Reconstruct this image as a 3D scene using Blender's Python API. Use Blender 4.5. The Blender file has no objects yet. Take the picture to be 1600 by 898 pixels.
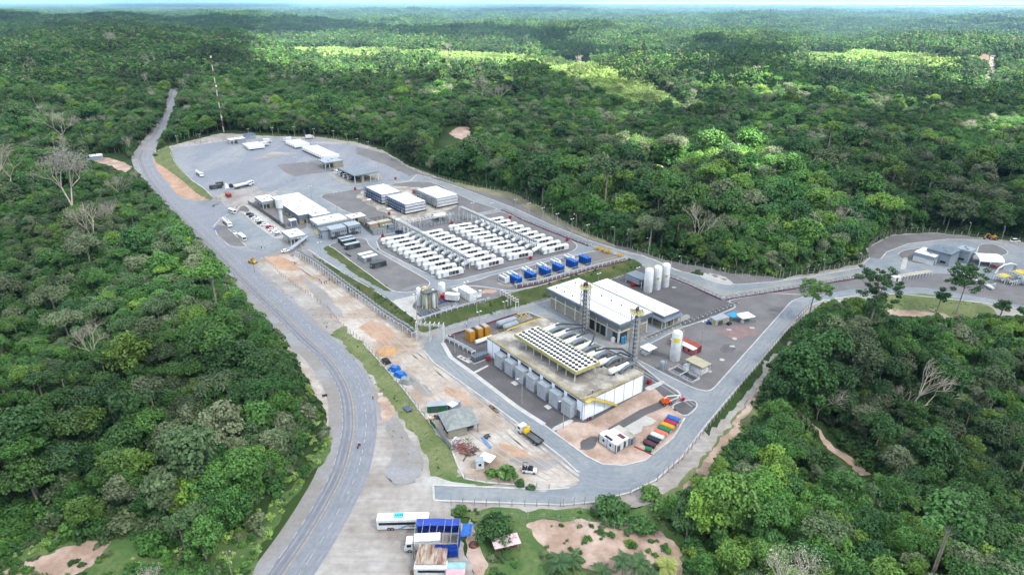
import bpy, bmesh, math, random
import numpy as np
from mathutils import Vector, Matrix, Euler, noise as mn
from mathutils.geometry import delaunay_2d_cdt
random.seed(7); np.random.seed(7)
S = bpy.context.scene
COL = S.collection
R = math.radians
# ------------------------------------------------------------------ camera
CAMZ, FPX, HOR = 118.0, 1010.0, 1.0            # metres above the lower yard, focal length in photo pixels
PITCH = math.atan((449 - HOR) / FPX)
cam = bpy.data.cameras.new('camera'); cam.sensor_width = 36; cam.lens = 36 * FPX / 1600
cam.clip_start = 1; cam.clip_end = 80000
camo = bpy.data.objects.new('camera', cam); COL.objects.link(camo)
camo.location = (0, 0, CAMZ); camo.rotation_euler = (math.pi / 2 - PITCH, 0, 0); S.camera = camo
# ------------------------------------------------------------------ sky, sun, exposure
SUN_EL, SUN_AZ = 52.0, 128.0                   # azimuth: compass bearing of the sun, north = +Y
w = bpy.data.worlds.new('World'); S.world = w; w.use_nodes = True
nt = w.node_tree; nt.nodes.clear()
sky = nt.nodes.new('ShaderNodeTexSky'); sky.sky_type = 'NISHITA'; sky.sun_disc = False
sky.sun_elevation = R(SUN_EL); sky.sun_rotation = R(SUN_AZ); sky.altitude = 100; sky.air_density = 1.0; sky.dust_density = 1.6
bg = nt.nodes.new('ShaderNodeBackground'); bg.inputs[1].default_value = 0.055
wo = nt.nodes.new('ShaderNodeOutputWorld'); nt.links.new(sky.outputs[0], bg.inputs[0]); nt.links.new(bg.outputs[0], wo.inputs[0])
sl = bpy.data.lights.new('sun', 'SUN'); sl.energy = 5.0; sl.angle = R(0.6); sl.color = (1.0, 0.95, 0.86)
so = bpy.data.objects.new('sun', sl); COL.objects.link(so); so.location = (300, -200, 900)
sd = Vector((math.sin(R(SUN_AZ)) * math.cos(R(SUN_EL)), math.cos(R(SUN_AZ)) * math.cos(R(SUN_EL)), math.sin(R(SUN_EL))))
so.rotation_euler = (-sd).to_track_quat('-Z', 'Y').to_euler()
S.view_settings.view_transform = 'Standard'; S.view_settings.look = 'None'; S.view_settings.gamma = 1
S.view_settings.exposure = 2.4
S.render.engine = 'CYCLES'; cy = S.cycles
cy.use_denoising = True; cy.max_bounces = 5; cy.diffuse_bounces = 2; cy.glossy_bounces = 2; cy.transmission_bounces = 3
cy.transparent_max_bounces = 6; cy.volume_bounces = 0; cy.use_adaptive_sampling = True; cy.adaptive_threshold = 0.02
cy.caustics_reflective = False; cy.caustics_refractive = False; cy.sample_clamp_indirect = 4
# ------------------------------------------------------------------ pixels <-> ground
SP, CP = math.sin(PITCH), math.cos(PITCH)
def ray(px, py):
    u = (px - 800) / FPX; v = (py - 449) / FPX
    return Vector((u, CP - v * SP, -(SP + v * CP)))
def proj(x, y, z):
    dz = z - CAMZ; d = y * CP - dz * SP
    return 800 + FPX * x / d, 449 + FPX * (-(y * SP) - dz * CP) / d, d
def proj_np(x, y, z):
    dz = z - CAMZ; d = y * CP - dz * SP
    return 800 + FPX * x / d, 449 + FPX * (-(y * SP) - dz * CP) / d, d
def AT(px, py, z):
    d = ray(px, py); t = (z - CAMZ) / d.z; return Vector((d.x * t, d.y * t, z))
# upper terrace: outline (photo pixel, width of the bank below it in metres)
TZ = 3.5
_B = [(-400, 231, 12), (200, 231, 12), (255, 231, 8), (266, 238, 8), (273, 253, 8), (285, 268, 8), (300, 283, 8), (318, 295, 8), (332, 309, 8), (352, 306, 22),
      (388, 318, 24), (446, 350, 24), (470, 375, 16), (486, 395, 5), (535, 426, 5), (611, 470, 5.5), (630, 487, 5.5), (650, 501, 5.5), (704, 487, 6), (760, 472, 6),
      (820, 454, 6), (840, 449, 6), (986, 406, 6), (1003, 401, 8), (1020, 392, 45), (1060, 380, 45), (1600, 200, 45), (3200, 100, 45)]
BP = [(AT(a, b, TZ).x, AT(a, b, TZ).y, c) for a, b, c in _B]
BPn = np.array(BP)
def H_np(x, y):
    x = np.asarray(x, float); y = np.asarray(y, float); sh = x.shape; x = x.ravel(); y = y.ravel()
    best = np.full(x.shape, 1e18); wid = np.ones(x.shape)
    for i in range(len(BPn) - 1):
        ax, ay, aw = BPn[i]; bx, by, bw = BPn[i + 1]
        dx, dy = bx - ax, by - ay
        t = np.clip(((x - ax) * dx + (y - ay) * dy) / (dx * dx + dy * dy), 0, 1)
        d = (x - ax - t * dx) ** 2 + (y - ay - t * dy) ** 2
        m = d < best; best[m] = d[m]; wid[m] = (aw + (bw - aw) * t)[m]
    # inside test: terrace = polygon closed far beyond
    P = np.vstack([BPn[:, :2], [[40000, 60000], [-40000, 60000]]]); ins = np.zeros(x.shape, bool)
    for i in range(len(P)):
        x1, y1 = P[i]; x2, y2 = P[(i + 1) % len(P)]
        c = ((y1 > y) != (y2 > y)) & (x < (x2 - x1) * (y - y1) / ((y2 - y1) or 1e-9) + x1); ins ^= c
    h = TZ * np.clip(1 - np.sqrt(best) / wid, 0, 1); h[ins] = TZ
    # wooded hills round the site
    r = np.hypot(x - 20, y - 300)
    k = np.clip((r - 330) / 500, 0, 1) * np.clip((9500 - r) / 3000, 0, 1)
    hill = 20 * np.sin(x / 310 + 1.3 + 0.6 * np.sin(y / 420)) * np.sin(y / 370 + .4) + 12 * np.sin(x / 143 + y / 260 + 2) + 8 * np.sin(y / 117 - x / 190) + 14 * np.sin(x / 900 + 2.2) * np.sin(y / 1100 + 1.0)
    h = h + k * (hill - 6)
    # gully in the wood beyond the lower road
    g = np.exp(-((x - 190) ** 2 / 95 ** 2 + (y - 165) ** 2 / 75 ** 2)) * np.clip(((x - 66) * .792 - (y - 182) * .611 - 9) / 35, 0, 1) * np.clip((255 - y) / 30, 0, 1); h = h - 15 * g
    return h.reshape(sh)
def H(x, y): return float(H_np(np.array([x]), np.array([y]))[0])
_pxc = {}
def PX(px, py):
    k = (px, py)
    if k in _pxc: return _pxc[k].copy()
    d = ray(px, py)
    if py > 215 and (px < 1250 or py < 480):
        t = np.linspace((9.0 - CAMZ) / d.z, (-12.0 - CAMZ) / d.z, 140)
    else:
        t = np.linspace((34.0 - CAMZ) / d.z, (-45.0 - CAMZ) / d.z, 500)
    h = H_np(d.x * t, d.y * t); z = CAMZ + d.z * t
    i = int(np.argmax(z <= h)); i = max(i, 1)
    a, b = z[i - 1] - h[i - 1], z[i] - h[i]; f = a / (a - b) if a != b else 0
    tt = t[i - 1] + (t[i] - t[i - 1]) * f
    v = Vector((d.x * tt, d.y * tt, H(d.x * tt, d.y * tt))); _pxc[k] = v
    return v.copy()
# ------------------------------------------------------------------ materials
def lin(c): return tuple(((v / 255) / 12.92 if v / 255 <= .04045 else ((v / 255 + .055) / 1.055) ** 2.4) for v in c)
MC = {}
def M(name, col, rough=.7, metal=0.0, var=.12, scale=.6, col2=None, bump=0.0, fine=0.0, spec=.35, low=.42, high=.62, stretch=None, detail=5, famp=.1, streak=0):
    if name in MC: return MC[name]
    m = bpy.data.materials.new(name); m.use_nodes = True; n = m.node_tree; b = n.nodes['Principled BSDF']
    b.inputs['Roughness'].default_value = rough; b.inputs['Metallic'].default_value = metal; b.inputs['Specular IOR Level'].default_value = spec
    col = tuple(col[:3])
    c2 = tuple(col2[:3]) if col2 else tuple(v * (1 - 2 * var) for v in col)
    if var > 0 or col2:
        tc = n.nodes.new('ShaderNodeTexCoord'); src = tc.outputs['Object']
        if stretch:
            mp = n.nodes.new('ShaderNodeMapping'); mp.inputs['Scale'].default_value = stretch[:3]
            if len(stretch) > 3: mp.inputs['Rotation'].default_value = (0, 0, stretch[3])
            n.links.new(src, mp.inputs[0]); src = mp.outputs[0]
        no = n.nodes.new('ShaderNodeTexNoise'); no.inputs['Scale'].default_value = scale; no.inputs['Detail'].default_value = detail; no.inputs['Roughness'].default_value = .62
        n.links.new(src, no.inputs['Vector'])
        cr = n.nodes.new('ShaderNodeValToRGB'); cr.color_ramp.elements[0].position = low; cr.color_ramp.elements[1].position = high
        cr.color_ramp.elements[0].color = (*c2, 1); cr.color_ramp.elements[1].color = (*col, 1)
        n.links.new(no.outputs[0], cr.inputs[0]); out = cr.outputs[0]
        if fine > 0:
            n2 = n.nodes.new('ShaderNodeTexNoise'); n2.inputs['Scale'].default_value = fine; n2.inputs['Detail'].default_value = 4; n.links.new(tc.outputs['Object'], n2.inputs['Vector'])
            mr = n.nodes.new('ShaderNodeMapRange'); mr.inputs[1].default_value = .3; mr.inputs[2].default_value = .7; mr.inputs[3].default_value = 1 - famp; mr.inputs[4].default_value = 1 + famp
            n.links.new(n2.outputs[0], mr.inputs[0])
            mx = n.nodes.new('ShaderNodeVectorMath'); mx.operation = 'SCALE'; n.links.new(out, mx.inputs[0]); n.links.new(mr.outputs[0], mx.inputs[3]); out = mx.outputs[0]
        if streak:
            mp = n.nodes.new('ShaderNodeMapping'); mp.inputs['Rotation'].default_value = (0, 0, R(53)); mp.inputs['Scale'].default_value = (.05, 1, 1); n.links.new(tc.outputs['Object'], mp.inputs[0])
            n3 = n.nodes.new('ShaderNodeTexNoise'); n3.inputs['Scale'].default_value = .9; n3.inputs['Detail'].default_value = 4; n3.inputs['Distortion'].default_value = .6; n.links.new(mp.outputs[0], n3.inputs['Vector'])
            m3 = n.nodes.new('ShaderNodeMapRange'); m3.inputs[1].default_value = .32; m3.inputs[2].default_value = .68; m3.inputs[3].default_value = 1 - streak; m3.inputs[4].default_value = 1 + streak; n.links.new(n3.outputs[0], m3.inputs[0])
            mx = n.nodes.new('ShaderNodeVectorMath'); mx.operation = 'SCALE'; n.links.new(out, mx.inputs[0]); n.links.new(m3.outputs[0], mx.inputs[3]); out = mx.outputs[0]
        n.links.new(out, b.inputs['Base Color'])
        if bump:
            bp = n.nodes.new('ShaderNodeBump'); bp.inputs['Strength'].default_value = bump; n.links.new(no.outputs[0], bp.inputs['Height']); n.links.new(bp.outputs[0], b.inputs['Normal'])
    else: b.inputs['Base Color'].default_value = (*col, 1)
    MC[name] = m; return m
def C(name, rgb, k=1.0, **kw): return M(name, tuple(v * k for v in lin(rgb)), **kw)
mWHITE = C('white_paint', (232, 236, 236), 0.688, rough=.45, var=.09, scale=.5, fine=2.2, famp=.07)
mROOFW = C('white_roof_sheet', (234, 238, 241), .70, rough=.45, var=.12, scale=.9, fine=.5, stretch=(2.2, .1, 1), famp=.05)
mWGREY = C('pale_grey_sheet', (176, 188, 198), 0.473, rough=.5, var=.06, scale=.4)
mMGREY = C('mid_grey_sheet', (128, 142, 154), 0.473, rough=.5, var=.08, scale=.4)
mFASC = C('blue_grey_fascia', (132, 146, 160), 0.507, rough=.45, var=.05, scale=.3)
mDGREY = C('dark_grey_steel', (66, 72, 80), 0.507, rough=.55, var=.1, scale=.8)
mHALLW = C('hall_wall_white', (234, 242, 248), .86, rough=.5, var=.03, scale=.4)
mVENT = C('ventilation_grey', (184, 190, 196), .66, rough=.5, var=.07, scale=.6)
mBLACK = C('black_rubber', (24, 25, 28), 1, rough=.8, var=0)
mGLASS = C('dark_glass', (20, 26, 32), 1, rough=.12, var=0, spec=.6)
mSTEEL = C('galvanised_steel', (186, 192, 196), 0.507, rough=.5, metal=.15, var=.08, scale=1.2)
mSTEELD = C('weathered_steel', (112, 116, 118), 0.507, rough=.6, metal=.2, var=.12, scale=1)
mYEL = C('safety_yellow', (226, 200, 66), 0.542, rough=.5, var=.08, scale=.8)
mPYEL = C('pale_yellow_steel', (214, 208, 140), 0.507, rough=.55, var=.1, scale=.6)
mORG = C('amber_yellow_housing', (214, 152, 40), 0.542, rough=.5, var=.06, scale=.7)
mRED = C('red_paint', (190, 40, 52), 0.576, rough=.45, var=.08, scale=.9)
mMAROON = C('maroon_steel', (118, 42, 56), 0.576, rough=.6, var=.12, scale=.6)
mBLUE = C('strong_blue_paint', (16, 112, 206), 0.576, rough=.4, var=.07, scale=.6)
mBLUEFR = C('blue_steel_frame', (40, 84, 140), 0.542, rough=.5, var=.1, scale=.6)
mBEIGE = C('beige_block_wall', (186, 180, 156), 0.473, rough=.8, var=.08, scale=.5, fine=2)
mCONC = C('concrete', (196, 194, 186), 0.396, rough=.85, var=.12, scale=.25, fine=1.5)
mCONCD = C('stained_concrete', (204, 200, 190), .50, rough=.9, col2=tuple(v * .40 for v in lin((168, 160, 148))), scale=.18, fine=1.2)
mKERB = C('pale_kerb_concrete', (222, 222, 218), 0.464, rough=.85, var=.1, scale=.4)
mORANGE = C('orange_lift_paint', (236, 98, 40), 0.576, rough=.45, var=.05)
mTAN = C('tan_roof_sheet', (206, 198, 164), 0.473, rough=.6, var=.08, scale=.5)
mRUST = C('brick_red_container', (176, 72, 54), 0.507, rough=.6, var=.12, scale=.7)
mWOODR = C('weathered_plank', (128, 104, 82), .7, rough=.9, var=.15, scale=1.5)
mBARK = C('grey_bark', (184, 174, 156), .55, rough=.9, var=.2, scale=1.5)
mBARKD = C('brown_bark', (104, 90, 72), .6, rough=.9, var=.2, scale=1.5)
mCHROME = C('bright_cladding', (204, 210, 214), 0.542, rough=.35, metal=.5, var=.05)
# ------------------------------------------------------------------ object helpers
def tag(o, label=None, cat=None, group=None, kind=None):
    if label: o['label'] = label
    if cat: o['category'] = cat
    if group: o['group'] = group
    if kind: o['kind'] = kind
    return o
class MB:
    def __init__(s): s.v = []; s.f = []; s.m = []
    def add(s, vs, fs, mi=0):
        k = len(s.v); s.v += [tuple(v) for v in vs]; s.f += [tuple(k + i for i in f) for f in fs]; s.m += [mi] * len(fs); return s
    def box(s, x0, x1, y0, y1, z0, z1, mi=0, top=None):
        t = top or (0, 0)                       # inset of the top in x and y
        vs = [(x0, y0, z0), (x1, y0, z0), (x1, y1, z0), (x0, y1, z0), (x0 + t[0], y0 + t[1], z1), (x1 - t[0], y0 + t[1], z1), (x1 - t[0], y1 - t[1], z1), (x0 + t[0], y1 - t[1], z1)]
        return s.add(vs, [(3, 2, 1, 0), (4, 5, 6, 7), (0, 1, 5, 4), (1, 2, 6, 5), (2, 3, 7, 6), (3, 0, 4, 7)], mi)
    def prism(s, poly, z0, z1, mi=0):
        n = len(poly); vs = [(p[0], p[1], z0) for p in poly] + [(p[0], p[1], z1) for p in poly]
        return s.add(vs, [tuple(range(n))[::-1], tuple(range(n, 2 * n))] + [(i, (i + 1) % n, n + (i + 1) % n, n + i) for i in range(n)], mi)
    def ext(s, prof, axis, a, b, mi=0):          # profile (p,z) swept along x or y
        n = len(prof)
        f = (lambda p, t: (t, p[0], p[1])) if axis == 'x' else (lambda p, t: (p[0], t, p[1]))
        vs = [f(p, a) for p in prof] + [f(p, b) for p in prof]
        return s.add(vs, [tuple(range(n))[::-1], tuple(range(n, 2 * n))] + [(i, (i + 1) % n, n + (i + 1) % n, n + i) for i in range(n)], mi)
    def tube(s, p0, p1, r0, r1=None, n=8, mi=0, caps=True):
        r1 = r0 if r1 is None else r1; p0 = Vector(p0); p1 = Vector(p1); d = (p1 - p0)
        if d.length < 1e-6: return s
        d.normalize(); a = d.orthogonal().normalized(); b = d.cross(a)
        vs = []
        for p, r in ((p0, r0), (p1, r1)):
            for i in range(n):
                t = 2 * math.pi * (i + .5) / n; vs.append(p + a * math.cos(t) * r + b * math.sin(t) * r)
        fs = [(i, (i + 1) % n, n + (i + 1) % n, n + i) for i in range(n)]
        if caps: fs += [tuple(range(n))[::-1], tuple(range(n, 2 * n))]
        return s.add(vs, fs, mi)
    def path(s, pts, r, n=6, mi=0):
        for a, b in zip(pts, pts[1:]): s.tube(a, b, r, r, n, mi)
        return s
    def lathe(s, prof, n=16, mi=0, c=(0, 0)):
        vs = []
        for r, z in prof:
            for i in range(n): t = 2 * math.pi * i / n; vs.append((c[0] + r * math.cos(t), c[1] + r * math.sin(t), z))
        fs = [(k * n + i, k * n + (i + 1) % n, (k + 1) * n + (i + 1) % n, (k + 1) * n + i) for k in range(len(prof) - 1) for i in range(n)]
        fs += [tuple(range(n))[::-1], tuple((len(prof) - 1) * n + i for i in range(n))]
        return s.add(vs, fs, mi)
    def mesh(s, name, mats):
        me = bpy.data.meshes.new(name); me.from_pydata(s.v, [], s.f)
        for m in (mats if isinstance(mats, (list, tuple)) else [mats]): me.materials.append(m)
        if len(me.materials) > 1: me.polygons.foreach_set('material_index', s.m)
        me.update(); return me
    def build(s, name, mats, parent=None, loc=None, rz=None):
        o = bpy.data.objects.new(name, s.mesh(name, mats)); COL.objects.link(o)
        if parent is not None: o.parent = parent
        if loc is not None: o.location = loc
        if rz is not None: o.rotation_euler = (0, 0, rz)
        return o
def smooth(o, ang=40):
    me = o.data; me.polygons.foreach_set('use_smooth', [True] * len(me.polygons))
    try: me.set_sharp_from_angle(angle=R(ang))
    except Exception: pass
    return o
def thing(name, label, cat, loc, rz=0, group=None):
    o = bpy.data.objects.new(name, None); COL.objects.link(o); o.empty_display_size = .5
    o.location = loc; o.rotation_euler = (0, 0, rz); return tag(o, label, cat, group)
KIDS = {}
def kids(o):
    return [c for c in COL.objects if c.parent == o] if o.name not in KIDS else KIDS[o.name]
def dup(root, loc, rz, label=None, group=None, scale=None, ch=None):
    """a copy of a thing with copies of its parts and sub-parts; ch = cached [(part, [sub-parts])]"""
    r = root.copy(); COL.objects.link(r); r.location = loc; r.rotation_euler = (0, 0, rz)
    if scale: r.scale = scale if not isinstance(scale, (int, float)) else (scale,) * 3
    if label: r['label'] = label
    if group: r['group'] = group
    for c, subs in ch:
        n = c.copy(); COL.objects.link(n); n.parent = r
        for g in subs: q = g.copy(); COL.objects.link(q); q.parent = n
    return r
def tree_of(root, objs=None):
    objs = list(COL.objects)[-120:] if objs is None else objs
    return [(c, [g for g in objs if g.parent == c]) for c in objs if c.parent == root]
ORD = ['first', 'second', 'third', 'fourth', 'fifth', 'sixth', 'seventh', 'eighth', 'ninth', 'tenth', 'eleventh', 'twelfth', 'thirteenth', 'fourteenth', 'fifteenth', 'sixteenth', 'seventeenth', 'eighteenth', 'nineteenth', 'twentieth']
PA = R(37)                                       # heading of the plant's short axis
UX = Vector((math.cos(PA), math.sin(PA), 0)); UY = Vector((-math.sin(PA), math.cos(PA), 0))
def loc_in(o, rz, p):                            # world point -> local of a frame
    d = Vector((p[0] - o[0], p[1] - o[1])); return (d.x * math.cos(rz) + d.y * math.sin(rz), -d.x * math.sin(rz) + d.y * math.cos(rz))
# ------------------------------------------------------------------ terrain and ground sheets
def pip(px, py, poly):
    ins = np.zeros(np.shape(px), bool); n = len(poly)
    for i in range(n):
        x1, y1 = poly[i][:2]; x2, y2 = poly[(i + 1) % n][:2]
        ins ^= ((y1 > py) != (y2 > py)) & (px < (x2 - x1) * (py - y1) / ((y2 - y1) or 1e-9) + x1)
    return ins
def struct(o, kind='structure'): o['kind'] = kind; return o
def grass_mat(name, a, b, c, s1=.05, s2=.6, bump=.6):
    m = bpy.data.materials.new(name); m.use_nodes = True; n = m.node_tree; bs = n.nodes['Principled BSDF']; bs.inputs['Roughness'].default_value = .95; bs.inputs['Specular IOR Level'].default_value = .1
    tc = n.nodes.new('ShaderNodeTexCoord')
    n1 = n.nodes.new('ShaderNodeTexNoise'); n1.inputs['Scale'].default_value = s1; n1.inputs['Detail'].default_value = 6; n.links.new(tc.outputs['Object'], n1.inputs['Vector'])
    n2 = n.nodes.new('ShaderNodeTexNoise'); n2.inputs['Scale'].default_value = s2; n2.inputs['Detail'].default_value = 6; n2.inputs['Roughness'].default_value = .7; n.links.new(tc.outputs['Object'], n2.inputs['Vector'])
    r1 = n.nodes.new('ShaderNodeValToRGB'); e = r1.color_ramp.elements; e[0].position = .4; e[1].position = .62; e[0].color = (*a, 1); e[1].color = (*b, 1); n.links.new(n1.outputs[0], r1.inputs[0])
    r2 = n.nodes.new('ShaderNodeValToRGB'); e = r2.color_ramp.elements; e[0].position = .45; e[1].position = .7; e[0].color = (0, 0, 0, 1); e[1].color = (1, 1, 1, 1); n.links.new(n2.outputs[0], r2.inputs[0])
    mx = n.nodes.new('ShaderNodeMixRGB'); n.links.new(r2.outputs[0], mx.inputs[0]); n.links.new(r1.outputs[0], mx.inputs[1]); mx.inputs[2].default_value = (*c, 1); n.links.new(mx.outputs[0], bs.inputs['Base Color'])
    if bump:
        bp = n.nodes.new('ShaderNodeBump'); bp.inputs['Strength'].default_value = bump; bp.inputs['Distance'].default_value = .5; n.links.new(n2.outputs[0], bp.inputs['Height']); n.links.new(bp.outputs[0], bs.inputs['Normal'])
    MC[name] = m; return m
mFLOOR = grass_mat('undergrowth_ground', (.014, .030, .009), (.024, .052, .012), (.035, .05, .018), .03, .5)
mGRASS = grass_mat('mown_grass_bank', (.085, .105, .045), (.13, .14, .068), (.055, .095, .026), .12, .8, .4)
mGRASSB = grass_mat('rough_bank_grass', (.040, .060, .020), (.080, .082, .036), (.026, .050, .014), .16, .5, .8)
mGRASSV = grass_mat('green_verge_grass', (.05, .095, .03), (.095, .125, .05), (.04, .08, .02), .15, .7, .5)
mGRASSD = grass_mat('yellowed_verge_grass', (.15, .15, .095), (.20, .18, .13), (.10, .13, .05), .2, .9, .4)
# terrain: rings of growing size round the camera's foot, out to the horizon
rr = [0.01, 25]
while rr[-1] < 45000: rr.append(rr[-1] * (1.0155 if rr[-1] < 900 else 1.035))
th = np.concatenate([np.arange(-57, 57.01, .6), np.arange(64, 303, 7)])
RR, TT = np.meshgrid(np.array(rr), np.radians(th), indexing='ij')
tx, ty = RR * np.sin(TT), RR * np.cos(TT); tz = H_np(tx, ty)
VIS = None
# visible cleared ground of the site, in photo pixels: no tree may stand in or hang over it
VIS = [(266, 136), (281, 136), (272, 165), (263, 190), (256, 203), (250, 215), (240, 232), (240, 250), (248, 238), (262, 228), (280, 221), (345, 204), (372, 204), (432, 210), (502, 211), (556, 218), (602, 231),
       (640, 254), (702, 276), (760, 290), (804, 297), (845, 320), (871, 338), (912, 357), (964, 378), (1030, 400), (1098, 414), (1181, 427), (1210, 429), (1280, 419), (1342, 406), (1350, 380),
       (1391, 362), (1451, 357), (1527, 364), (1600, 372), (1700, 380), (1700, 520), (1640, 505), (1590, 492), (1540, 492), (1480, 494), (1390, 492), (1380, 470), (1330, 466), (1290, 470), (1262, 492), (1245, 512), (1225, 545), (1200, 590), (1190, 620), (1190, 655),
       (1150, 690), (1100, 735), (1078, 762), (1045, 775), (1010, 780), (1040, 815), (1075, 850), (1085, 900), (1085, 1000), (330, 1000), (372, 920), (396, 880), (415, 845), (450, 790), (490, 735), (516, 700), (508, 655), (485, 600),
       (445, 540), (400, 485), (352, 428), (330, 398), (290, 352), (262, 325), (242, 300), (212, 268), (206, 245), (222, 224), (236, 212), (250, 195), (261, 165)]
VIS2 = [(108, 238), (135, 240), (165, 240), (200, 243), (212, 262), (200, 272), (165, 258), (135, 250)]
VIS3 = [(-20, 905), (30, 880), (100, 848), (180, 838), (212, 852), (170, 905)]
VIS4 = [(1516, 92), (1520, 85), (1542, 81), (1562, 80), (1556, 96), (1560, 112), (1549, 126), (1539, 133), (1532, 130), (1543, 112), (1539, 97)]
VISR = [(1498, 74), (1582, 72), (1584, 120), (1562, 144), (1515, 142)]
VIS6 = [(1262, 650), (1288, 664), (1330, 704), (1374, 742), (1362, 752), (1318, 728), (1275, 692)]
VIS5 = [(700, 198), (735, 198), (738, 214), (715, 220), (690, 236), (678, 232)]
pxn, pyn, dn = proj_np(tx, ty, tz)
near = (RR < 760) & (RR > 60) & (dn > 1)
sink = np.where(near & pip(pxn, pyn, VIS), 1.0, 0.0)
_, _, = 0, 0
def bank_dist(x, y):
    best = np.full(x.shape, 1e18)
    for i in range(len(BPn) - 1):
        ax, ay, aw = BPn[i]; bx, by, bw = BPn[i + 1]; dx, dy = bx - ax, by - ay
        t = np.clip(((x - ax) * dx + (y - ay) * dy) / (dx * dx + dy * dy), 0, 1); best = np.minimum(best, np.hypot(x - ax - t * dx, y - ay - t * dy))
    return best
tz = tz - np.where(sink > 0, np.where(bank_dist(tx, ty) < 22, .9, .12), 0.0)
nr, nth = tx.shape
V = np.stack([tx.ravel(), ty.ravel(), tz.ravel()], 1)
i0 = (np.arange(nr - 1)[:, None] * nth + np.arange(nth)[None, :]); i1 = (np.arange(nr - 1)[:, None] * nth + (np.arange(nth)[None, :] + 1) % nth)
F = np.stack([i0, i0 + nth, i1 + nth, i1], -1).reshape(-1, 4)[:, ::-1]
me = bpy.data.meshes.new('terrain'); me.from_pydata(V.tolist(), [], F.tolist()); me.materials.append(mFLOOR)
me.polygons.foreach_set('use_smooth', [True] * len(me.polygons)); me.update()
to = bpy.data.objects.new('terrain', me); COL.objects.link(to); struct(to)

def catmull(pts, seg=6, closed=False):
    P = [Vector(p) for p in pts]; n = len(P); out = []
    for i in range(n if closed else n - 1):
        a, b, c, d = (P[(i - 1) % n] if closed or i > 0 else P[0]), P[i % n], P[(i + 1) % n], (P[(i + 2) % n] if closed or i + 2 < n else P[-1])
        for k in range(seg):
            t = k / seg; out.append(.5 * ((2 * b) + (c - a) * t + (2 * a - 5 * b + 4 * c - d) * t * t + (3 * b - a - 3 * c + d) * t ** 3))
    if not closed: out.append(P[-1])
    return out
LAY = .02
def rounded(P, r):
    out = []; n = len(P)
    for i in range(n):
        a, b, c = Vector(P[i - 1]), Vector(P[i]), Vector(P[(i + 1) % n]); u, v = a - b, c - b; la, lb = u.length, v.length
        if la < .5 or lb < .5: out.append(tuple(b)); continue
        if u.normalized().dot(v.normalized()) < -.97: out.append(tuple(b)); continue
        p = b + u / la * min(r, la * .45); q = b + v / lb * min(r, lb * .45)
        for k in range(5): t = k / 4; out.append(tuple(p.lerp(b, t).lerp(b.lerp(q, t), t)))
    return out
def wobble(P, amp):
    out = []; 
    for a, b in zip(P, P[1:] + P[:1]):
        n = max(1, int(math.dist(a, b) / 1.3))
        for k in range(n):
            x, y = a[0] + (b[0] - a[0]) * k / n, a[1] + (b[1] - a[1]) * k / n
            u = mn.noise(Vector((x * .16, y * .16, 3))) * 1.9 + mn.noise(Vector((x * .55, y * .55, 7))) * .9 + mn.noise(Vector((x * 1.7, y * 1.7, 1))) * .5
            v = mn.noise(Vector((x * .16, y * .16, 13))) * 1.9 + mn.noise(Vector((x * .55, y * .55, 17))) * .9 + mn.noise(Vector((x * 1.7, y * 1.7, 11))) * .5
            out.append((x + amp * u, y + amp * v))
    return out
ORGANIC = ('dirt', 'sand', 'grass', 'site_ground', 'lot_', 'path', 'track', 'patch', 'lay_by', 'mound', 'clearing', 'gravel_verge', 'slab')
def sheet(name, poly, mat, layer, step=None, kind='structure', world=False, off=None, rnd=2.0, wob=None):
    """ground sheet draped on the terrain: poly in photo pixels (or world xy)"""
    W = [(p[0], p[1]) for p in poly] if world else [tuple(PX(*p)[:2]) for p in poly]
    W = rounded(W, rnd)
    wob = (1.0 if any(k in name for k in ORGANIC) else 0) if wob is None else wob
    if wob: W = wobble(W, wob)
    out = []
    for a, b in zip(W, W[1:] + W[:1]):
        L = math.dist(a, b); n = max(1, int(L / (step or 3)))
        out += [(a[0] + (b[0] - a[0]) * k / n, a[1] + (b[1] - a[1]) * k / n) for k in range(n)]
    xs = np.array([p[0] for p in out]); ys = np.array([p[1] for p in out])
    st = step or 3.0
    if ys.max() - ys.min() > 40 and step is None: st = 1.5
    gx, gy = np.meshgrid(np.arange(math.floor(xs.min() / st) * st, xs.max(), st), np.arange(math.floor(ys.min() / st) * st, ys.max(), st))
    gx = gx.ravel(); gy = gy.ravel(); ins = pip(gx, gy, out); gx = gx[ins]; gy = gy[ins]
    if len(gx):
        h0 = H_np(gx, gy); bd = bank_dist(gx, gy); keep = ((bd < 50)) | (np.hypot(gx, gy - 300) > 330) | (gx > 120); gx = gx[keep]; gy = gy[keep]
        # drop points hugging the outline
    pts = [Vector(p) for p in out] + [Vector((a, b)) for a, b in zip(gx, gy)]
    vs, es, fs, _, _, _ = delaunay_2d_cdt(pts, [], [list(range(len(out)))], 1, 1e-4)
    X = np.array([v.x for v in vs]); Y = np.array([v.y for v in vs]); Z = H_np(X, Y) + (off if off is not None else LAY * layer)
    me = bpy.data.meshes.new(name); me.from_pydata(list(zip(X.tolist(), Y.tolist(), Z.tolist())), [], [tuple(f) for f in fs]); me.materials.append(mat); me.update()
    if len(me.polygons) and me.polygons[0].normal.z < 0: me.flip_normals()
    o = bpy.data.objects.new(name, me); COL.objects.link(o); struct(o, kind); return o
def offset_line(P, d):
    out = []
    for i, p in enumerate(P):
        a = P[max(i - 1, 0)]; b = P[min(i + 1, len(P) - 1)]; t = Vector((b[0] - a[0], b[1] - a[1])); 
        if t.length < 1e-6: t = Vector((1, 0))
        t.normalize(); out.append(Vector((p[0] + t.y * d, p[1] - t.x * d)))
    return out
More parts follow.
